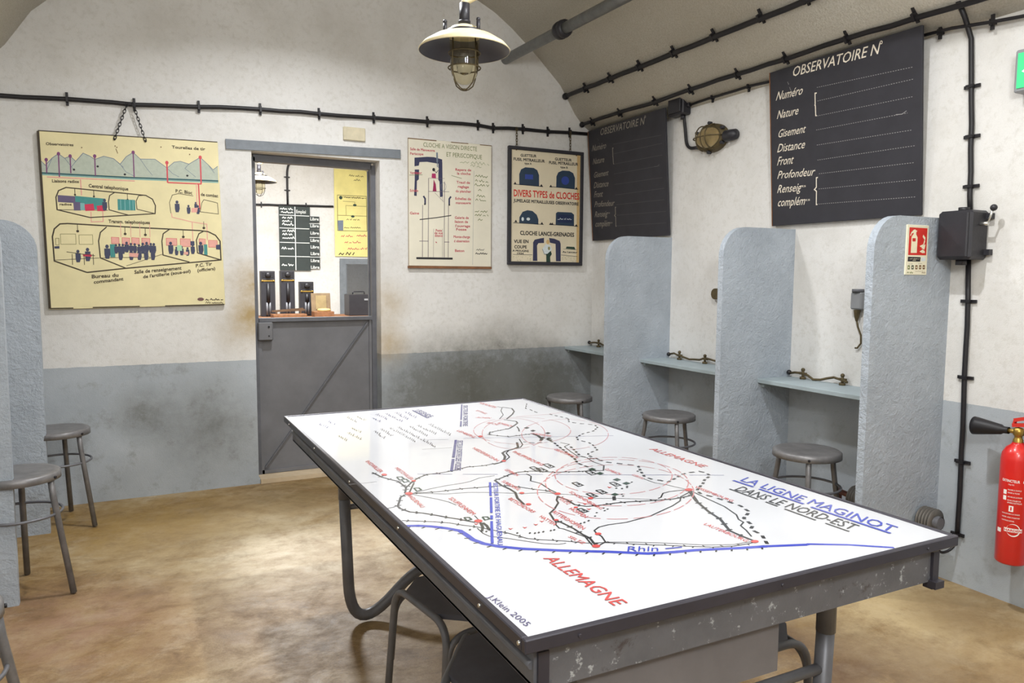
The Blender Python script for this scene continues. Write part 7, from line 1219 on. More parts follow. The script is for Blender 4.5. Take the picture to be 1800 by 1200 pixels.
# lintel beam over the doorway
struct(MB().box((1.098, YB+.03, 2.153), (1.115, .085, .058), Matrix.Rotation(-.022, 3, 'Y')).build('trim_3', M_lintel))
struct(MB().box((1.1, YB+.06, .016), (.80, .16, .030)).build('trim_4', mat('door_sill_stone', (196, 176, 146), .7, var=.1)))
# half door
d = root('door_1', (.728, YD-.01, .034), 'grey steel half door with a diagonal brace below the open hatch', 'door'); d['kind'] = 'structure'
DW, DH = .748, 1.03
pn = MB(); pn.box((DW/2, 0, DH/2), (DW, .014, DH)); pn.build('panel', M_dgrey, d)
MB().box((DW/2, -.012, DH-.012), (DW, .05, .024)).build('top_rail', M_fgrey, d)
MB().bar((.02, -.014, .04), (DW-.03, -.014, DH-.045), .010, .016, (0, -1, 0)).build('brace', M_fgrey, d)
e = MB(); e.box((.006, -.012, DH/2), (.018, .014, DH)); e.box((DW-.008, -.012, DH/2), (.018, .014, DH)); e.box((DW/2, -.012, .012), (DW, .014, .024)); e.build('edge_bar', M_dgrey, d)
lk = MB(); lk.box((.036, -.034, DH-.085), (.092, .044, .118), bev=.006); lo = lk.build('lock_box', M_dgrey, d)
MB().cyl((.055, -.054, DH-.055), (.055, -.062, DH-.055), .006).cyl((.055, -.054, DH-.115), (.055, -.060, DH-.115), .005).build('keyhole', M_black, lo)
# ------------------------------------------------------------------ booths
def partition(x_wall, x_front, y, label, side):
    H = 1.608; r = .15; pts = [(0, 0)]; w = abs(x_front-x_wall)
    pts = [(0, -.005), (w, -.005), (w, H-r)]+[(w-r+r*math.cos(a), H-r+r*math.sin(a)) for a in [math.pi/2*k/8 for k in range(1, 9)]]+[(0, H)]
    s = 1 if x_front > x_wall else -1; mb = MB(); mb.prism(pts, lambda p: (x_wall+s*(p[0]-.02), y, p[1]), lambda p: (x_wall+s*(p[0]-.02), y+.035, p[1]))
    o = mb.build('booth_partition', M_booth); return tag(o, label, 'partition', None)
partition(XR, 2.692, 3.985, 'blue-grey rounded partition between first and second booth from the back corner, right wall', 1)
partition(XR, 2.692, 2.944, 'blue-grey rounded partition between second and third booth from the corner, right wall', 1)
partition(XR, 2.692, 2.069, 'blue-grey rounded partition carrying the fire extinguisher sign', 1)
partition(XL, -.400, 4.448, 'blue-grey rounded partition on the left wall nearer the yellow poster', 1)
partition(XL, -.432, 3.513, 'blue-grey rounded partition at the left edge, nearer the viewer', 1)
def shelf(y0, y1, label):
    r = root('desk_shelf', (2.983, y0, .806), label, 'shelf', 'booth desk shelves')
    MB().box((.119, (y1-y0)/2, -.011), (.238+.01, y1-y0+.012, .022), bev=.002).build('board', M_shelf, r)
    MB().bar((.02, y1-y0-.012, -.033), (.232, y1-y0-.012, -.033), .024, .022).build('bracket', M_shelf, r)
    return r
shelf(4.02, 4.949, 'grey desk shelf in the booth beside the back wall corner'); shelf(2.979, 3.985, 'grey desk shelf in the middle booth'); shelf(2.104, 2.944, 'grey desk shelf in the booth nearest the fire sign')
# wires with terminals lying at the back of the shelves
def terminal(ys, z, label, posts):
    r = root('terminal_wire', (3.19, ys[0], z), label, 'wire', 'short wires on booth shelves')
    n = 9; rng = random.Random(int(ys[0]*100)); L = ys[-1]-ys[0]
    MB().tube([(rng.uniform(-.004, .004), L*i/n, .022+rng.uniform(-.006, .006)+.010*math.sin(i)) for i in range(n+1)], .0065, 8).build('wire', M_bronze, r)
    MB().sphere((0, L, .026), .014, 10).build('end_plug', M_black, r)
    for p in posts:
        t = MB(); t.cyl((0, p-ys[0], 0), (0, p-ys[0], .045), .007, 8); t.sphere((0, p-ys[0], .05), .011, 8); t.cyl((0, p-ys[0], 0), (0, p-ys[0], .012), .016, 10); t.bar((0, p-ys[0]-.022, .03), (0, p-ys[0]+.022, .03), .012, .012); t.build('terminal_post', M_bronze, r)
terminal((2.55, 2.925), .806, 'bronze wire with two posts on the shelf nearest the fire sign', (2.58, 2.83))
terminal((3.50, 3.955), .806, 'bronze wire with two posts on the middle booth shelf', (3.60, 3.845))
terminal((4.30, 4.93), .806, 'bronze wire at the back of the corner booth shelf', (4.80, 4.55))
# ------------------------------------------------------------------ stools
def make_stool(label, group='round metal stools'):
    r = root('metal_stool', (0, 0, 0), label, 'stool', group); zs = .520
    R = .158
    MB().lathe([(.0001, zs-.004), (.06, zs-.003), (.13, zs), (R-.008, zs), (R, zs-.006), (R+.001, zs-.032), (R-.006, zs-.034), (R-.008, zs-.010), (.0001, zs-.012)], n=40).build('seat', M_stool, r)
    for k in range(3):
        a = math.radians(90+120*k); c, s = math.cos(a), math.sin(a)
        MB().tube([(c*.138, s*.138, zs-.012), (c*.148, s*.148, zs-.10), (c*.2165, s*.2165, .006)], .0125, 10).build('leg', M_stool, r)
    rr = .158
    MB().tube([(rr*math.cos(2*math.pi*k/36), rr*math.sin(2*math.pi*k/36), .345) for k in range(37)], .006, 8, False).build('foot_ring', M_tube, r)
    b = MB()
    for k in range(3):
        a = math.radians(90+120*k); b.cyl((math.cos(a)*(R-.002), math.sin(a)*(R-.002), zs-.02), (math.cos(a)*(R+.006), math.sin(a)*(R+.006), zs-.02), .006, 8)
    b.build('rivet', M_black, r)
    return r
st = make_stool('round grey metal stool at the booth nearest the fire sign'); 
spots = [(2.885, 2.516, 15, None), (2.885, 3.560, 40, 'round grey metal stool with a worn brown top at the middle booth'), (2.69, 4.40, 62, 'dark round metal stool in the back corner by the framed poster'),
         (-.385, 4.60, -9.5, 'round metal stool with a holed seat standing before the back wall at left'), (-.453, 3.65, 2, 'round grey metal stool between the two partitions at left'), (-.474, 2.20, 38, 'round metal stool at the lower left corner showing a single leg')]
for i, (x, y, a, lb) in enumerate(spots):
    o = st if i == 0 else copy_tree(st)
    o.location = (x, y, 0); o.rotation_euler.z = math.radians(a)
    if lb: o['label'] = lb
# ------------------------------------------------------------------ map table
TX0, TX1, TY0, TY1, TZ = .526, 1.6115, .9825, 3.0502, .78
tb = root('map_table', (TX0, TY0, 0), 'large steel map table with a painted white map top and black trim', 'table')
w, l = TX1-TX0, TY1-TY0
top = MB().box((w/2, l/2, TZ-.012), (w-.022, l-.022, .02)).build('tabletop', M_maptop, tb)
drawing(DRAW['map'], lambda u, v, k=0: (.0130+u*1.005, .0225+v*.995, TZ-.002+k), top, coat=1., wk=1.6)
e = MB(); h = .024; ft = .013
for c, s in (((w/2, ft/2, TZ-h/2), (w, ft, h)), ((w/2, l-ft/2, TZ-h/2), (w, ft, h)), ((ft/2, l/2, TZ-h/2), (ft, l-2*ft, h)), ((w-ft/2, l/2, TZ-h/2), (ft, l-2*ft, h))): e.box((c[0], c[1], c[2]+.0008), s, bev=.002)
eo = e.build('edge_trim', M_edge, tb)
for y in (.02, .17, .62, 1.05, 1.5, 1.95): MB().cyl((-.003, y, TZ-.011), (.002, y, TZ-.011), .0035, 8).build('screw', M_chrome, eo)
for x in (.10, .55, .98): MB().cyl((x, -.003, TZ-.012), (x, .002, TZ-.012), .0032, 8).build('screw', M_edge, eo)
az0, az1 = TZ-.104, TZ-h
for y, sg in ((.030, 1), (l-.030, -1)): MB().box((w/2, y, (az0+az1)/2), (w-.09, .008, az1-az0)).box((w/2, y+sg*.014, az0+.004), (w-.09, .03, .006)).build('end_apron', M_apron, tb)
for x, sg in ((.034, 1), (w-.034, -1)):
    ap = MB(); ap.box((x, l/2, TZ-.066), (.010, l-.05, .060)); ap.box((x+sg*.012, l/2, TZ-.094), (.034, l-.05, .006)); ap.tube([(x-sg*.006, .03, TZ-.060), (x-sg*.006, l-.03, TZ-.060)], .007, 8); ap.build('side_rail', M_fgrey, tb)
for x in (.045, w-.045):
    MB().box((x, .030, TZ-.078), (.020, .022, .084)).box((x, .018, TZ-.108), (.03, .02, .016)).build('corner_post', M_edge, tb)
dw = MB(); dw.box((.36, .052, TZ-.158), (.47, .012, .112)); dw.box((.36, .26, TZ-.158), (.455, .41, .106)); dw.build('drawer', mat('drawer_brown_grey', (108, 104, 104), .6, var=.08), tb)
for y, nm in ((.215, 'near'), (1.775, 'far')):
    xa, xb = .166, w-.150
    MB().cyl((xa, y, .50), (xa, y, TZ-.04), .0228, 14).build('leg', M_tube, tb)
    MB().cyl((xb, y, .50), (xb, y, TZ-.04), .0228, 14).build('leg', M_tube, tb)
    xm = (xa+xb)/2
    MB().tube(rc([(xa, y, .52), (xa+.02, y, -.07), (xm, y, .27), (xb-.02, y, -.07), (xb, y, .52)], .24, 12), .0215, 14).build('foot_tube', M_tube, tb)
    MB().cyl((xa, y, .41 if y < 1 else .465), (xb, y, .41 if y < 1 else .465), .013 if y < 1 else .011, 10).build('cross_rung', M_tube, tb)
# octagonal tubular stools pushed under the table
def make_oct(label):
    r = root('tubular_stool', (0, 0, 0), label, 'stool', 'octagonal stools under the map table'); s, c, z = .155, .066, .450
    oc = [(-s+c, -s), (s-c, -s), (s, -s+c), (s, s-c), (s-c, s), (-s+c, s), (-s, s-c), (-s, -s+c)]
    MB().prism(oc, lambda p: (p[0], p[1], z-.014), lambda p: (p[0], p[1], z)).build('seat', M_ply, r)
    for sx in (-1, 1):
        MB().tube(rc([(sx*(s+.032), -.170, .0), (sx*(s+.003), -s+.005, z-.010), (sx*(s+.003), s-.005, z-.010), (sx*(s+.032), .170, .0)], .07, 8), .0105, 10).build('leg_frame', M_tube, r)
    for sy in (-1, 1): MB().tube(rc([(-s-.016, sy*(s+.003), .22), (-s+.0, sy*(s+.001), z-.040), (s-.0, sy*(s+.001), z-.040), (s+.016, sy*(s+.003), .22)], .06, 8), .0095, 10).build('stretcher', M_tube, r)
    return r
oc = make_oct('dark octagonal tubular stool under the left side of the table, nearer the doorway')
oc.location = (.835, 1.905, 0); oc.rotation_euler.z = math.radians(8)
o2 = copy_tree(oc); o2.location = (.785, 1.482, 0); o2.rotation_euler.z = math.radians(-36); o2['label'] = 'dark octagonal tubular stool under the near left corner of the table'
o3 = copy_tree(oc); o3.location = (1.335, 1.432, 0); o3.rotation_euler.z = math.radians(90); o3['label'] = 'octagonal tubular stool under the table beside the near right leg'
# ------------------------------------------------------------------ posters and boards
def board(name, loc, rz, w, h, th, m, label, cat, tilt=0., group=None):
    r = root(name, loc, label, cat, group); r.rotation_euler = (tilt, 0, rz); r.rotation_mode = 'XYZ'
    return r, MB().box((w/2, th/2, h/2), (w, th, h), bev=.0015).build('panel', m, r)
M_p1 = mat('poster_yellow', (228, 216, 168), .55, var=.07, scale=5); M_p2 = mat('poster_cream', (226, 220, 200), .55, var=.05, scale=5); M_p3 = mat('poster_cream_framed', (222, 210, 182), .5, var=.05, scale=5)
front = lambda u, v, k=0: (u, -k, v)
r, p = board('bunker_poster', (-.418, YB-.022, 1.142), 0, .93, .985, .012, M_p1, 'yellowed poster of bunker cross-section rooms under blue hills, hung by chains', 'poster')
r.rotation_euler.y = -.018
drawing(DRAW['section'], front, p)
def chain(mb, a, b, n):
    a, b = Vector(a), Vector(b); d = (b-a)/n; t = d.normalized()
    for i in range(n):
        c = a+d*(i+.5); s = Vector((0, 1, 0)) if i % 2 else t.cross(Vector((0, 1, 0))).normalized(); L = d.length*.72
        mb.tube([c+t*math.cos(2*math.pi*k/10)*L+s*math.sin(2*math.pi*k/10)*d.length*.34 for k in range(11)], .0022, 5, False)
for a, b in (((.375, -.003, .965), (.452, -.010, 1.172)), ((.535, -.003, .965), (.480, -.010, 1.172))):
    m_ = MB(); chain(m_, a, b, 11); m_.sphere(a, .007, 8); m_.build('hanging_chain', M_black, r)
r, p = board('cloche_poster', (1.706, YB-.018, 1.411), 0, .627, .868, .010, M_p2, 'cream poster of a tall observation cloche in section beside the doorway', 'poster')
drawing(DRAW['periscope'], front, p); MB().box((.3135, .004, -.006), (.635, .016, .016)).build('bottom_batten', M_wood, r)
r, p = board('cloche_types_poster', (2.487, YB-.028, 1.454), 0, .592, .810, .012, M_p3, 'black framed poster headed with red lettering about types of cloches', 'poster')
drawing(DRAW['cloches'], lambda u, v, k=0: (u+.0035, -k, v-.0025), p)
f = MB(); fw_ = .024
for c, s in (((.296, 0, -fw_/2), (.592+2*fw_, .026, fw_)), ((.296, 0, .810+fw_/2), (.592+2*fw_, .026, fw_)), ((-fw_/2, 0, .405), (fw_, .026, .812)), ((.592+fw_/2, 0, .405), (fw_, .026, .812))): f.box(c, s, bev=.003)
f.build('frame', M_chalkb, r)
for x, z in ((.045, .965), (.500, .975)):
    m_ = MB(); chain(m_, (x, -.002, .828), (x-.004, -.006, z), 7); m_.build('hanging_chain', M_bronze, r)
def chalkboard(y_left, y_right, z0, top_out, label, mul, dz):
    w_, h_ = y_left-y_right, .826; t = math.asin(min(.2, top_out/h_))
    r, p = board('chalkboard', (XR-.026, y_left, z0), -math.pi/2, w_, h_, .014, M_chalkb, label, 'chalkboard', group='observatory report chalkboards')
    r.rotation_euler = (0, 0, -math.pi/2)
    r.rotation_euler = (Matrix.Rotation(-math.pi/2, 3, 'Z') @ Matrix.Rotation(t, 3, 'X')).to_euler()
    drawing(DRAW['chalk'], lambda u, v, k=0: (u*w_/.885, -k, v*h_/.83), p, mul=mul)
    e = MB(); e.box((-.002, .007, h_/2), (.004, .018, h_)); e.build('wood_edge', M_wood, r)
    b = MB(); b.bar((w_*.2, .014, .03), (w_*.2, .024, .03), .04, .03); b.bar((w_*.8, .014, .03), (w_*.8, .024, .03), .04, .03)
    b.box((w_*.5, .014+.03, h_-.05), (w_*.7, .058, .025)); b.build('batten', M_wood, r)
chalkboard(3.085, 2.205, 1.632, .060, 'crisp white lettered chalkboard above the booths, nearer the exit sign', 1., 0)
chalkboard(4.905, 3.985, 1.622, .060, 'faded dim chalkboard next to the back corner with yellowish letters', .62, 0)
# fire extinguisher sign on the third partition
r, p = board('fire_sign', (2.905, 2.069-.005, 1.362), 0, .142, .210, .006, mat('sign_cream', (232, 226, 200), .4, var=.03), 'red and cream fire extinguisher pictogram sign on the partition', 'sign')
drawing(DRAW['firesign'], front, p, thick=.0002)
# small blank plate over the doorway
MB().box((1.339, YB-.006, 2.270), (.147, .02, .086), bev=.004).build('wall_plate', M_cement); tag(bpy.data.objects['wall_plate'], 'small blank cream plate on the wall above the doorway', 'plate')
# ------------------------------------------------------------------ cables
RNG = random.Random(7)
def cable(label, runs, rad, clips, cdir, seed=1, amp=.004):
    """runs: list of polylines; clips: points; cdir: direction from the cable to the wall"""
    r = root('wall_cable', runs[0][0], label, 'cable'); o0 = Vector(runs[0][0]); rng = random.Random(seed); mb = MB()
    for k in runs: mb.tube([v-o0 for v in wob(k, amp, .10, rng)], rad, 8)
    mb.build('cable', M_black, r); cd = Vector(cdir).normalized()
    for p, t in clips:
        p = Vector(p)-o0; t = Vector(t).normalized(); n = t.cross(cd).normalized(); m_ = MB(); rot = Matrix((t, n, cd)).transposed()
        m_.box(p, (.012, rad*2+.010, rad*2+.008), rot); m_.box(p+n*(rad+.014)+cd*rad*.6, (.014, .022, .008), rot); m_.box(p-n*(rad+.012)+cd*rad*.6, (.014, .020, .008), rot); m_.box(p+cd*(rad+.008), (.01, .012, .022), rot); m_.build('cable_clip', M_black, r)
    return r
zb = lambda x: 2.315+(x+.6)*(2.445-2.315)/3.8
yb = YB-.016
pts = [(XL, yb, 2.29)]+[(x, yb, z-.003) for x, z in ((-.602, 2.302), (-.288, 2.318), (.048, 2.323), (.394, 2.347), (.748, 2.370), (1.11, 2.379), (1.47, 2.390), (1.848, 2.401), (2.23, 2.414), (2.35, 2.405), (2.591, 2.420), (2.80, 2.421), (2.99, 2.432), (3.17, 2.436))]
cable('black cable with clips running along the top of the back wall', [pts], .0125, [(p, (1, 0, .03)) for p in pts[2:-1]+[]], (0, 1, 0), 3)
tail = lambda y0, y1, x, z: [(x, y0, z), (x, y1, z)]
cx, cz = 2.955-.010, 2.702-.012
ys = [4.66, 4.35, 4.02, 3.68, 3.33, 2.98, 2.69, 2.3, 1.9]
rt = cable('topmost straight black cable on the vault above the chalkboards', [[(cx, 4.93, cz), (cx, 1.2, cz-.02)]], .016, [((cx, y, cz-.003), (0, -1, 0)) for y in ys], (.8, 0, .6), 5, .002)
MB().sphere((0, 0, 0), .026, 10).build('end_cap', M_black, rt)
cx, cz = 3.103-.008, 2.507-.010
mid = [(cx, 4.93, cz), (cx, 4.45, cz), (cx, 4.08, cz-.012), (cx+.002, 3.70, cz-.003), (cx+.004, 3.32, cz-.004), (cx+.006, 2.95, cz-.008), (cx+.008, 2.58, cz-.004), (cx+.012, 2.21, cz-.012), (cx+.018, 1.95, cz-.02), (cx+.018, 1.2, cz-.03)]
rm = cable('wavy black cable along the vault edge just above the chalkboards', [mid], .013, [((cx+.004, y, cz-.006), (0, -1, 0)) for y in (4.80, 4.45, 4.05, 3.70, 3.30, 2.95, 2.57, 2.22)], (.8, 0, .6), 6, .003)
MB().sphere((0, 0, 0), .022, 10).build('end_cap', M_black, rm)
xw = XR-.030
low = [(xw, 3.80, 2.432), (xw, 3.64, 2.436), (xw, 3.29, 2.436), (xw, 3.10, 2.425)]; low2 = [(xw-.012, 2.235, 2.424), (xw-.012, 2.10, 2.418), (xw-.008, 1.93, 2.396), (xw-.004, 1.83, 2.386), (xw-.004, 1.2, 2.33)]
cable('thin black cable from the junction box to behind the crisp chalkboard and beyond', [low, low2], .0075, [((xw, y, z), (0, -1, 0)) for y, z in ((3.60, 2.436), (3.30, 2.436), (2.16, 2.42), (1.935, 2.397))], (1, 0, 0), 8, .002)
xv = XR-.014
vert = [(XR-.105, 2.035, 2.50), (XR-.05, 2.036, 2.44), (xv, 2.028, 2.36), (xv, 2.012, 2.10), (xv, 2.003, 1.90), (xv, 1.995, 1.70), (xv, 1.988, 1.62)]; vert2 = [(xv, 1.985, 1.44), (xv, 1.976, 1.25), (xv, 1.972, .93), (xv, 1.965, .70), (xv, 1.963, .50), (xv, 1.962, .30), (xv, 1.962, .225)]
cable('black vertical cable passing through the switch box down to the heater', [vert, vert2], .0105, [((xv, y, z), (0, 0, -1)) for y, z in ((2.017, 2.16), (2.006, 1.95), (1.997, 1.74), (1.978, 1.25), (1.972, .92), (1.964, .55))], (1, 0, 0), 9, .002)
cable('thin dark lead looping from the vertical cable to the heater behind the table', [rc([(xv, 1.962, .235), (xv-.008, 1.965, .165), (xv-.075, 1.99, .135), (xv-.105, 2.0, .245)], .10)], .006, [((xv, 1.962, .225), (0, 0, 1))], (1, 0, 0), 4, .001)
# junction box and bulkhead lamp
jb = root('junction_box', (XR-.03, 3.90, 2.455), 'small black junction box between the cables beside the faded chalkboard', 'box')
MB().box((-.005, 0, 0), (.07, .150, .150), bev=.008).build('body', M_bake, jb); MB().box((-.046, 0, 0), (.012, .12, .12), bev=.003).build('cover', M_bake, jb)
MB().cyl((0, -.10, -.02), (0, -.07, -.02), .014, 10).cyl((0, -.03, -.10), (0, -.03, -.07), .015, 10).build('gland', M_bake, jb)
bl = root('bulkhead_lamp', (XR, 3.60, 2.195), 'oval bronze caged wall lamp with a clear glass dome', 'wall lamp')
ell = lambda a, b, x, n=28: [(x, a*math.cos(2*math.pi*k/n), b*math.sin(2*math.pi*k/n)) for k in range(n)]
mb = MB(); rings = [ell(.125, .085, -.002), ell(.125, .085, -.035), ell(.112, .072, -.050), ell(.10, .062, -.052)]; n = 28
mb.add([v for q in rings for v in q], [(i*n+k, i*n+(k+1) % n, (i+1)*n+(k+1) % n, (i+1)*n+k) for i in range(3) for k in range(n)], True); mb.build('housing', M_bronze, bl)
mb = MB(); rings = [ell(.10, .062, -.045)]+[ell(.10*math.cos(a), .062*math.cos(a), -.045-.062*math.sin(a)) for a in (.3, .6, .9, 1.2, 1.5)]
mb.add([v for q in rings for v in q], [(i*n+k, i*n+(k+1) % n, (i+1)*n+(k+1) % n, (i+1)*n+k) for i in range(5) for k in range(n)], True); mb.build('glass_dome', M_glass, bl)
mb = MB(); mb.add(ell(.098, .060, -.0535), [tuple(range(28))]); mb.build('added_pale_disc', mat('lamp_added_pale_disc', (188, 172, 142), .5, var=.15), bl)  # pale disc added behind the glass to make it look brighter
mb = MB()
for y in (-.05, 0, .05): mb.tube([(-.05-.068*math.sin(math.pi*k/10), y*(1-.2*math.sin(math.pi*k/10)), .075*math.cos(math.pi*k/10)) for k in range(11)], .004, 6)
mb.tube([(-.05-.070*math.sin(math.pi*k/12), .115*math.cos(math.pi*k/12), 0) for k in range(13)], .004, 6); mb.build('wire_cage', M_bronze, bl)
mb = MB()
for a in (30, 90, 150, 210, 270, 330): mb.cyl((-.03, .128*math.cos(math.radians(a)), .088*math.sin(math.radians(a))), (-.055, .128*math.cos(math.radians(a)), .088*math.sin(math.radians(a))), .010, 8)
mb.build('lug', M_bake, bl); MB().lathe([(.0001, -.06), (.030, -.05), (.034, -.01), (.034, .03)], (-.03, -.16, -.01), 16, (0, 1, 0)).build('cable_entry', M_bake, bl); MB().sphere((-.055, 0, 0), .03, 12).build('bulb', M_clear, bl)
cable('short black cable bending from the junction box to the bulkhead lamp', [rc([(XR-.030, 3.865, 2.40), (XR-.016, 3.862, 2.30), (XR-.016, 3.84, 2.165), (XR-.02, 3.72, 2.158)], .06)], .010, [], (1, 0, 0), 2, .001)
# switch box with crank on the vertical cable
sb = root('switch_box', (XR-.06, 1.987, 1.53), 'black cast switch box with a ball-ended lever on the vertical cable', 'switch box')
MB().box((0, 0, 0), (.12, .145, .205), bev=.010).build('body', M_bake, sb); MB().box((-.066, 0, 0), (.014, .128, .188), bev=.005).build('cover', M_bake, sb)
mb = MB()
for z in (.078, -.072): mb.box((.045, .080, z), (.025, .035, .016)); mb.box((.045, -.080, z), (.025, .03, .024))
mb.build('mounting_lug', M_bake, sb); MB().cyl((0, 0, -.125), (0, 0, -.10), .022, 12).cyl((0, 0, .10), (0, 0, .118), .022, 12).build('gland', M_bake, sb)
lv = MB(); lv.cyl((.0, -.07, .045), (.0, -.105, .045), .008, 8); lv.cyl((.0, -.10, .045), (.0, -.122, .105), .0045, 8); lo = lv.build('lever', M_chrome, sb); MB().sphere((0, -.123, .108), .014, 12).build('ball_knob', M_bake, lo)
# exit sign
ex = root('exit_sign', (XR-.005, 1.662, 2.085), 'green lit emergency exit sign cut by the right edge', 'exit sign')
MB().box((-.030, 0, .08), (.065, .30, .165), bev=.005).build('housing', M_grass, ex); MB().box((-.064, 0, .08), (.006, .275, .135)).build('green_panel', M_exit, ex)
pm = MB(); X_ = -.0675
def pl(pts): pm.add([(X_, -y, z) for y, z in pts], [tuple(range(len(pts)))])
pl([(-.03, .03), (-.005, .02), (.01, .05), (-.005, .08), (.015, .10), (.0, .115), (-.03, .085)]); pl([(-.03, .05), (-.06, .02), (-.05, .012), (-.02, .04)]); pl([(.014+.012*math.cos(k*.785), .128+.012*math.sin(k*.785)) for k in range(8)]); pl([(.05, .03), (.12, .03), (.12, .13), (.05, .13)]); pl([(-.12, .075), (-.09, .055), (-.09, .07), (-.06, .07), (-.06, .08), (-.09, .08), (-.09, .095)])
pm.build('pictogram', M_exitw, ex)
# wall socket with dangling cord in the third booth, small knob in the second
ws = root('wall_connector', (XR, 2.520, 1.235), 'grey wall connector with a dangling cord inside the booth nearest the fire sign', 'connector')
MB().box((-.018, 0, 0), (.036, .062, .085), bev=.006).build('body', M_grass, ws); MB().cyl((-.02, 0, .043), (-.02, 0, .058), .028, 12).build('cap', M_fgrey, ws); MB().lathe([(.017, -.045), (.012, -.08), (.006, -.10)], (-.02, 0, 0), 12).build('gland', M_bronze, ws)
MB().tube([(-.02, 0, -.095), (-.016, -.006, -.13), (-.012, -.022, -.17), (-.010, -.022, -.21), (-.012, -.004, -.235), (-.012, .008, -.235)], .0045, 8).build('cord', M_bronze, ws)
kn = MB(); kn.cyl((XR+.005, 3.528, 1.245), (XR-.03, 3.528, 1.245), .034, 14); tag(kn.build('wall_button', M_bronze), 'small bronze knob on the wall peeping from behind the middle partition', 'knob')
# finned heater tube
hx, hz = 3.10, .285
he = root('finned_heater', (hx, 1.985, hz), 'finned tube heater low on the right wall at the fire sign partition', 'heater')
mb = MB()
for k in range(31):
    y = .012+k*.0138
    if .068 < y < .135: continue
    mb.lathe([(.020, y-.0014), (.058, y-.0014), (.058, y+.0014), (.020, y+.0014)], n=20, axis=(0, 1, 0))
mb.build('fin', mat('heater_fin', (110, 106, 100), .5, .4, var=.15), he)
MB().cyl((0, -.012, 0), (0, .44, 0), .026, 14).lathe([(.03, -.012), (.03, .004)], n=14, axis=(0, 1, 0)).build('tube', M_tube, he)
MB().tube(rc([(0, .43, 0), (-.01, .50, .01), (.06, .56, .0), (.085, .58, -.285)], .05), .014, 10).build('feed_pipe', mat('copper_pipe', (130, 90, 80), .5, .4), he)
MB().bar((.0, .30, -.03), (.12, .30, -.03), .02, .01).build('wall_bracket', M_fgrey, he)
# fire extinguisher
ey, exx = 1.690, 3.119
fe = root('fire_extinguisher', (exx, ey, .212), 'red fire extinguisher with black horn hanging on the right wall', 'fire extinguisher'); RB = .0555
MB().lathe([(.0001, 0), (RB-.006, 0), (RB, .008), (RB, .420), (RB-.004, .445), (RB-.016, .467), (.024, .480), (.020, .486), (.020, .490)], n=40).build('cylinder', M_red, fe)
va = MB(); va.lathe([(.018, .478), (.018, .50), (.014, .505), (.014, .515), (.019, .518), (.019, .545), (.0001, .55)], n=16); va.cyl((0, 0, .53), (-.004, .045, .53), .009, 10); va.build('valve', M_brass, fe)
MB().lathe([(.014, .0), (.014, .02), (.020, .028), (.036, .12), (.0375, .135), (.034, .135), (.02, .05), (.0001, .03)], (-.004, .035, .53), 24, (-.05, 1, -.02)).build('discharge_horn', M_black, fe)
hd = MB(); hd.bar((0, .02, .555), (0, -.10, .575), .026, .014); hd.bar((0, .015, .576), (0, -.095, .612), .024, .014); hd.bar((0, .02, .553), (0, .015, .575), .018, .006, (0, 1, 0)); hd.build('squeeze_handle', M_redp, fe)
MB().box((.085, -.075, .53), (.03, .08, .09)).box((.05, -.04, .48), (.10, .012, .03)).build('wall_bracket', M_bluep, fe)
lab = MB()
def wrap(txt, a0, z, hgt, wdt, wt=0, dst=None):
    vs, fs, x0, x1 = text_mesh(txt, wt); k = wdt/max(1e-6, x1-x0); rr_ = RB+.0006
    # angle measured from the direction facing the camera
    (dst or lab).add([(-(rr_+_*.01)*math.cos(a0+k*(a-x0)/rr_), -(rr_+_*.01)*math.sin(a0+k*(a-x0)/rr_), .022+1.172*(z+b/CAP*hgt)) for a, b, _ in vs], fs)
def patch(a0, a1, z0, z1, dst, rr_=RB+.0004, n=8):
    dst.add([(-rr_*math.cos(a0+(a1-a0)*i/n), -rr_*math.sin(a0+(a1-a0)*i/n), .022+1.172*z) for z in (z0, z1) for i in range(n+1)], [(i, i+1, n+2+i, n+1+i) for i in range(n)])
A0 = .18    # left of the printed panel
wrap('EXTINCTEUR', A0-.52, .268, .0085, .062, .02); patch(A0+.80, A0+1.5, .268, .276, lab)
for i, s in enumerate(('2 Kg CO2', 'ENLEVER LA GOUPILLE', 'DIRIGER LA TROMBE', 'APPUYER SUR LA POIGNEE', 'NE PAS UTILISER SUR', 'APPAREILS ELECTRIQUES')):
    z = (.258, .240, .230, .216, .204, .196)[i]; wrap(s, A0-.1, z, .0042, (.02, .046, .040, .050, .046, .050)[i], .01)
for z in (.225, .205): patch(A0-.40, A0-.18, z, z+.015, lab)
for i, s in enumerate(('NE PAS EXPOSER A LA CHALEUR', 'VERIFIER APRES UTILISATION', 'CONTROLE ANNUEL')): wrap(s, A0-.4, .158-.012*i, .0038, (.062, .062, .045)[i], .01)
patch(A0+.02, A0+.30, .168, .188, lab); patch(A0-.75, A0-.42, .090, .104, lab); patch(A0+1.0, A0+1.6, .205, .262, lab)
n = 36; oval = [(A0+.38+.42*math.cos(2*math.pi*k/n), .105+.022*math.sin(2*math.pi*k/n)) for k in range(n)]; ov2 = [(A0+.34+.40*math.cos(2*math.pi*k/n), .106+.019*math.sin(2*math.pi*k/n)) for k in range(n)]
rr_ = RB+.0004
lab.add([(-rr_*math.cos(a), -rr_*math.sin(a), .022+1.172*z) for a, z in oval]+[(-rr_*math.cos(a), -rr_*math.sin(a), .022+1.172*z) for a, z in ov2], [(k, (k+1) % n, n+(k+1) % n, n+k) for k in range(n)])
patch(A0-.20, A0+.92, .098, .111, lab)
lab.build('printed_label', M_wlabel, fe)
lr = MB(); wrap('HARDEN', A0-.16, .1005, .0078, .058, .02, lr)
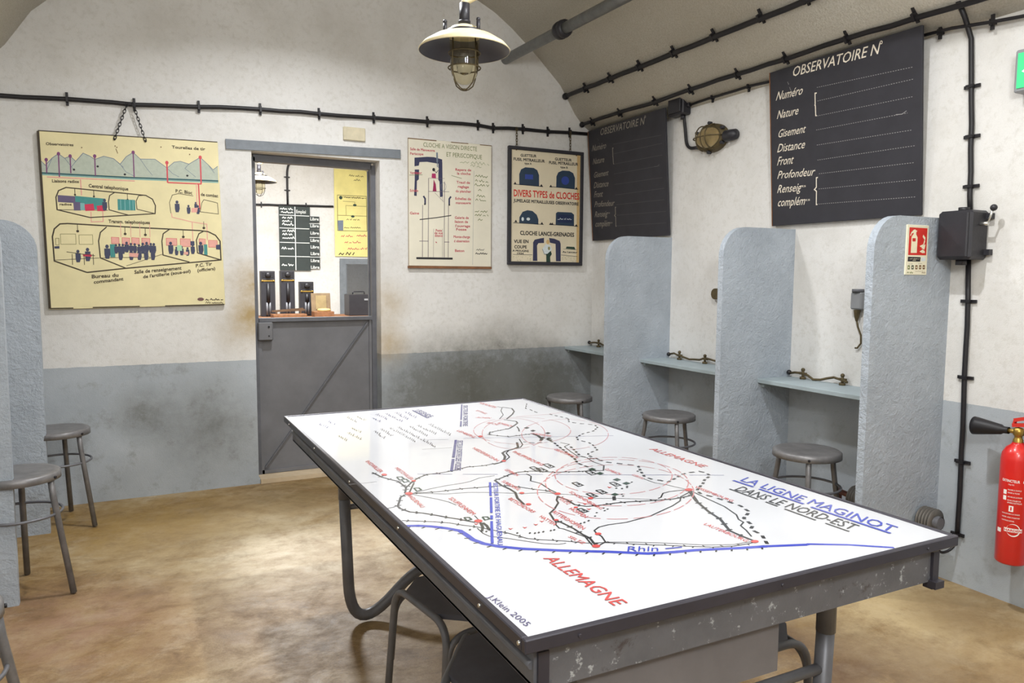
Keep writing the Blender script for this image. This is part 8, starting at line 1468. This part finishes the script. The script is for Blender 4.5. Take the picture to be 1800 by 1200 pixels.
lr.v = [Vector((v.x*1.008, v.y*1.008, v.z)) for v in lr.v]; patch(A0+.12, A0+.20, .172, .184, lr, RB+.0007, 4); lr.build('red_print', M_red, fe)
# ------------------------------------------------------------------ overhead pipe
pp = root('overhead_pipe', (2.448, YB, 2.897), 'long grey pipe crossing under the vault from the back wall', 'pipe')
MB().cyl((0, .04, 0), (0, -4.2, -.09), .034, 20).build('tube', M_pipe, pp)
MB().lathe([(.0345, -.045), (.052, -.042), (.056, -.015), (.050, -.006), (.050, .006), (.056, .015), (.052, .042), (.0345, .045)], (0, -.80, -.017), 24, (0, 1, .02)).build('coupling', M_bake, pp)
hb = MB(); 
for y in (-1.9, -3.6): hb.cyl((0, y, .03), (.0, y, .25), .008, 8); hb.tube([(.038*math.cos(2*math.pi*k/20), y, -.021*(-y)+.0+.038*math.sin(2*math.pi*k/20)) for k in range(21)], .005, 6)
hb.build('hanger', M_bake, pp)
# ------------------------------------------------------------------ pendant lamps
def make_pendant(label):
    r = root('pendant_lamp', (0, 0, 0), label, 'pendant lamp', 'enamel pendant lamps')     # origin at the shade rim centre
    sh = MB(); sh.lathe([(.070, .052), (.12, .044), (.165, .016), (.182, -.004), (.180, -.008), (.163, .009), (.12, .036), (.068, .046)], n=48).build('shade', M_cream, r)
    MB().lathe([(.179, -.0075), (.163, .0085), (.12, .0345), (.06, .046), (.0001, .046)], n=48).build('shade_lining', M_shade_in, r)
    MB().lathe([(.0001, .092), (.030, .090), (.055, .080), (.063, .066), (.063, .046), (.0001, .044)], n=28).build('dome_cap', M_cream, r)
    MB().lathe([(.066, .066), (.080, .064), (.080, .048), (.066, .046)], n=28).build('clamp_ring', M_bake, r)
    b = MB()
    for k in range(3):
        a = math.radians(170+120*k); b.cyl((.078*math.cos(a), .078*math.sin(a), .050), (.078*math.cos(a), .078*math.sin(a), .092), .008, 8); b.sphere((.078*math.cos(a), .078*math.sin(a), .098), .009, 8)
    b.build('wing_bolt', M_bake, r)
    MB().lathe([(.060, .045), (.057, -.02), (.056, -.075), (.050, -.10), (.036, -.122), (.018, -.134), (.0001, -.137)], n=28).build('glass_jar', M_glass, r)
    MB().lathe([(.016, .045), (.016, -.01), (.026, -.04), (.032, -.065), (.026, -.09), (.0001, -.10)], n=18).build('bulb', M_clear, r)
    c = MB()
    for z, q in ((-.015, .063), (-.072, .064)): c.tube([(q*math.cos(2*math.pi*k/32), q*math.sin(2*math.pi*k/32), z) for k in range(33)], .0028, 6, False)
    for k in range(4):
        a = math.radians(20+90*k); ca, sa = math.cos(a), math.sin(a)
        c.tube([(q*ca, q*sa, z) for q, z in ((.062, .04), (.0635, -.015), (.064, -.072), (.060, -.105), (.046, -.135), (.022, -.152), (.006, -.156))], .0026, 6)
    c.tube([(.012*math.cos(2*math.pi*k/14), .012*math.sin(2*math.pi*k/14), -.156) for k in range(15)], .0026, 6, False); c.build('wire_cage', M_bronze, r)
    MB().cyl((0, 0, .088), (0, 0, .175), .0205, 16).cyl((0, 0, .10), (0, 0, .108), .024, 16).build('stem', M_bake, r)
    s = MB(); s.tube(rc([(0, 0, .17), (.004, -.002, .185), (.075, -.035, .225), (.085, -.04, .30), (.085, -.04, 1.17)], .05), [.017]*15+[.017]*0 if False else .016, 12); s.build('supply_tube', M_cream, r)
    h = MB(); h.tube([(-.002+.024*math.cos(2*math.pi*k/20), 0, .232+.026*math.sin(2*math.pi*k/20)) for k in range(21)], .008, 8, False); h.cyl((0, 0, .17), (0, 0, .21), .012, 10); h.cyl((-.002, 0, .255), (-.002, 0, 1.18), .007, 8); h.build('hook', M_bake, r)
    return r
pe = make_pendant('white rimmed enamel pendant lamp with caged glass over the map table'); pe.location = (1.205, 2.80, 2.238)
pe2 = copy_tree(pe); pe2.location = (1.245, 8.4, 2.335); pe2['label'] = 'enamel pendant lamp seen through the hatch in the far room'
# ------------------------------------------------------------------ far room
sbd = root('state_board', (1.745, YF-.030, 1.404), 'dark green status board with white ruled rows in the far room', 'board')
p = MB().box((.20, .012, .42), (.40, .02, .84)).build('panel', mat('board_dark_green', (52, 60, 58), .6, var=.1), sbd)
tb_ = MB()
for k in range(8): tb_.box((.455, .006+.0, .70-.0875*k-.02), (.135, .014, .078))
tb_.build('tab', mat('board_dark_green_tab', (48, 55, 54), .6, var=.1), sbd)
drawing(DRAW['stateboard'], lambda u, v, k=0: (u, -.0015-k, v), p, thick=.001)
r, p = board('procedure_poster', (2.475, YF-.022, 1.60), 0, .455, 1.175, .012, mat('poster_lemon', (228, 216, 140), .55, var=.08, scale=5), 'tall lemon yellow poster with a diagram in the far room', 'poster')
drawing(DRAW['yellow'], front, p, thick=.001)
yf = YF-.016
cable('black cables on the far room wall above the status board', [rc([(1.862, yf, 2.25), (1.862, yf, 2.70), (1.885, yf, 2.80), (1.98, yf, 2.805), (3.0, yf, 2.845)], .08), [(1.0, yf, 2.235), (2.46, yf, 2.268)]], .014, [((1.862, yf, 2.62), (0, 0, 1)), ((1.862, yf, 2.45), (0, 0, 1)), ((1.53, yf, 2.246), (1, 0, 0)), ((2.1, yf, 2.26), (1, 0, 0)), ((2.30, yf, 2.818), (1, 0, 0)), ((2.65, yf, 2.832), (1, 0, 0))], (0, 1, 0), 12, .002)
ct = root('counter_table', (1.95, 8.75, 0), 'long wooden table behind the half door carrying instruments', 'table')
MB().box((0, 0, .855), (1.5, .70, .035), bev=.003).build('tabletop', M_wood, ct)
for x in (-.68, .68):
    for y in (-.28, .28): MB().box((x, y, .42), (.06, .06, .84)).build('leg', M_wood, ct)
ZC = .8725
def phone(x, h, label):
    r = root('instrument_column', (x, 8.82, ZC), label, 'instrument', 'black instrument columns'); w_ = .155
    MB().box((0, 0, h/2), (w_, .10, h), bev=.004).build('case', M_bake, r)
    MB().box((0, -.048, h-.045), (w_-.03, .012, .065), bev=.003).lathe([(.0001, .0), (.030, .0), (.030, .02), (.022, .03), (.0001, .03)], (0, -.05, h-.045), 16, (0, -1, 0)).build('mouthpiece', M_black, r)
    MB().box((0, -.052, h-.11), (w_-.01, .010, .014)).sphere((-.06, -.056, h-.11), .011, 8).sphere((.06, -.056, h-.11), .011, 8).build('crossbar', M_brass, r)
    MB().cyl((-.016, -.056, .02), (-.016, -.056, .16), .013, 8).cyl((.016, -.056, .02), (.016, -.056, .16), .013, 8).build('cell_tube', M_tube, r)
    MB().cyl((0, -.056, .16), (0, -.056, h-.14), .02, 10).build('handset', M_black, r)
phone(1.37, .515, 'tall black instrument column leftmost on the far table'); phone(1.587, .52, 'tall black instrument column second from left on the far table'); phone(1.80, .395, 'shorter black instrument column behind the open wooden case')
oc_ = root('open_case', (1.94, 8.60, ZC), 'open wooden case with upright lid on the far table', 'case')
c = MB(); c.box((0, 0, .03), (.22, .18, .06), bev=.003); c.build('base_box', M_wood, oc_)
MB().box((0, .095, .155), (.22, .02, .22), Matrix.Rotation(-.12, 3, 'X'), bev=.003).build('lid', mat('case_lid_wood', (120, 100, 74), .7, var=.2), oc_)
lb = MB(); lb.box((0, .082, .16), (.12, .006, .16), Matrix.Rotation(-.12, 3, 'X')); lb.build('lid_label', mat('aged_label', (140, 122, 84), .7, var=.15), oc_)
MB().lathe([(.0001, .062), (.07, .062), (.078, .078), (.06, .092), (.0001, .095)], (.01, -.02, 0), 20).build('coil', mat('pale_wood', (206, 170, 110), .6, var=.1), oc_)
tr_ = root('wooden_tray', (1.545, 8.52, ZC), 'flat brown wooden instrument tray in front of the columns', 'tray')
MB().box((0, 0, .02), (.36, .20, .04), bev=.003).build('base', M_wood, tr_); b = MB(); b.bar((-.17, -.06, .075), (.17, -.04, .085), .018, .018); b.bar((-.17, .06, .07), (.17, .05, .095), .018, .018); b.bar((-.14, -.06, .04), (-.14, -.06, .08), .015, .015, (0, 1, 0)); b.bar((.14, .05, .04), (.14, .05, .09), .015, .015, (0, 1, 0)); b.build('rail', mat('tray_dark_wood', (86, 62, 40), .7, var=.2), tr_)
rd = root('radio_set', (2.40, 8.75, ZC), 'black radio box standing at the right on the far table', 'radio')
MB().box((0, 0, .125), (.285, .24, .25), bev=.006).build('case', M_bake, rd); MB().box((.06, -.122, .19), (.05, .004, .02)).build('name_plate', M_grass, rd); MB().tube(rc([(-.07, 0, .25), (-.07, 0, .28), (.07, 0, .28), (.07, 0, .25)], .02), .007, 8).build('handle', M_bake, rd)
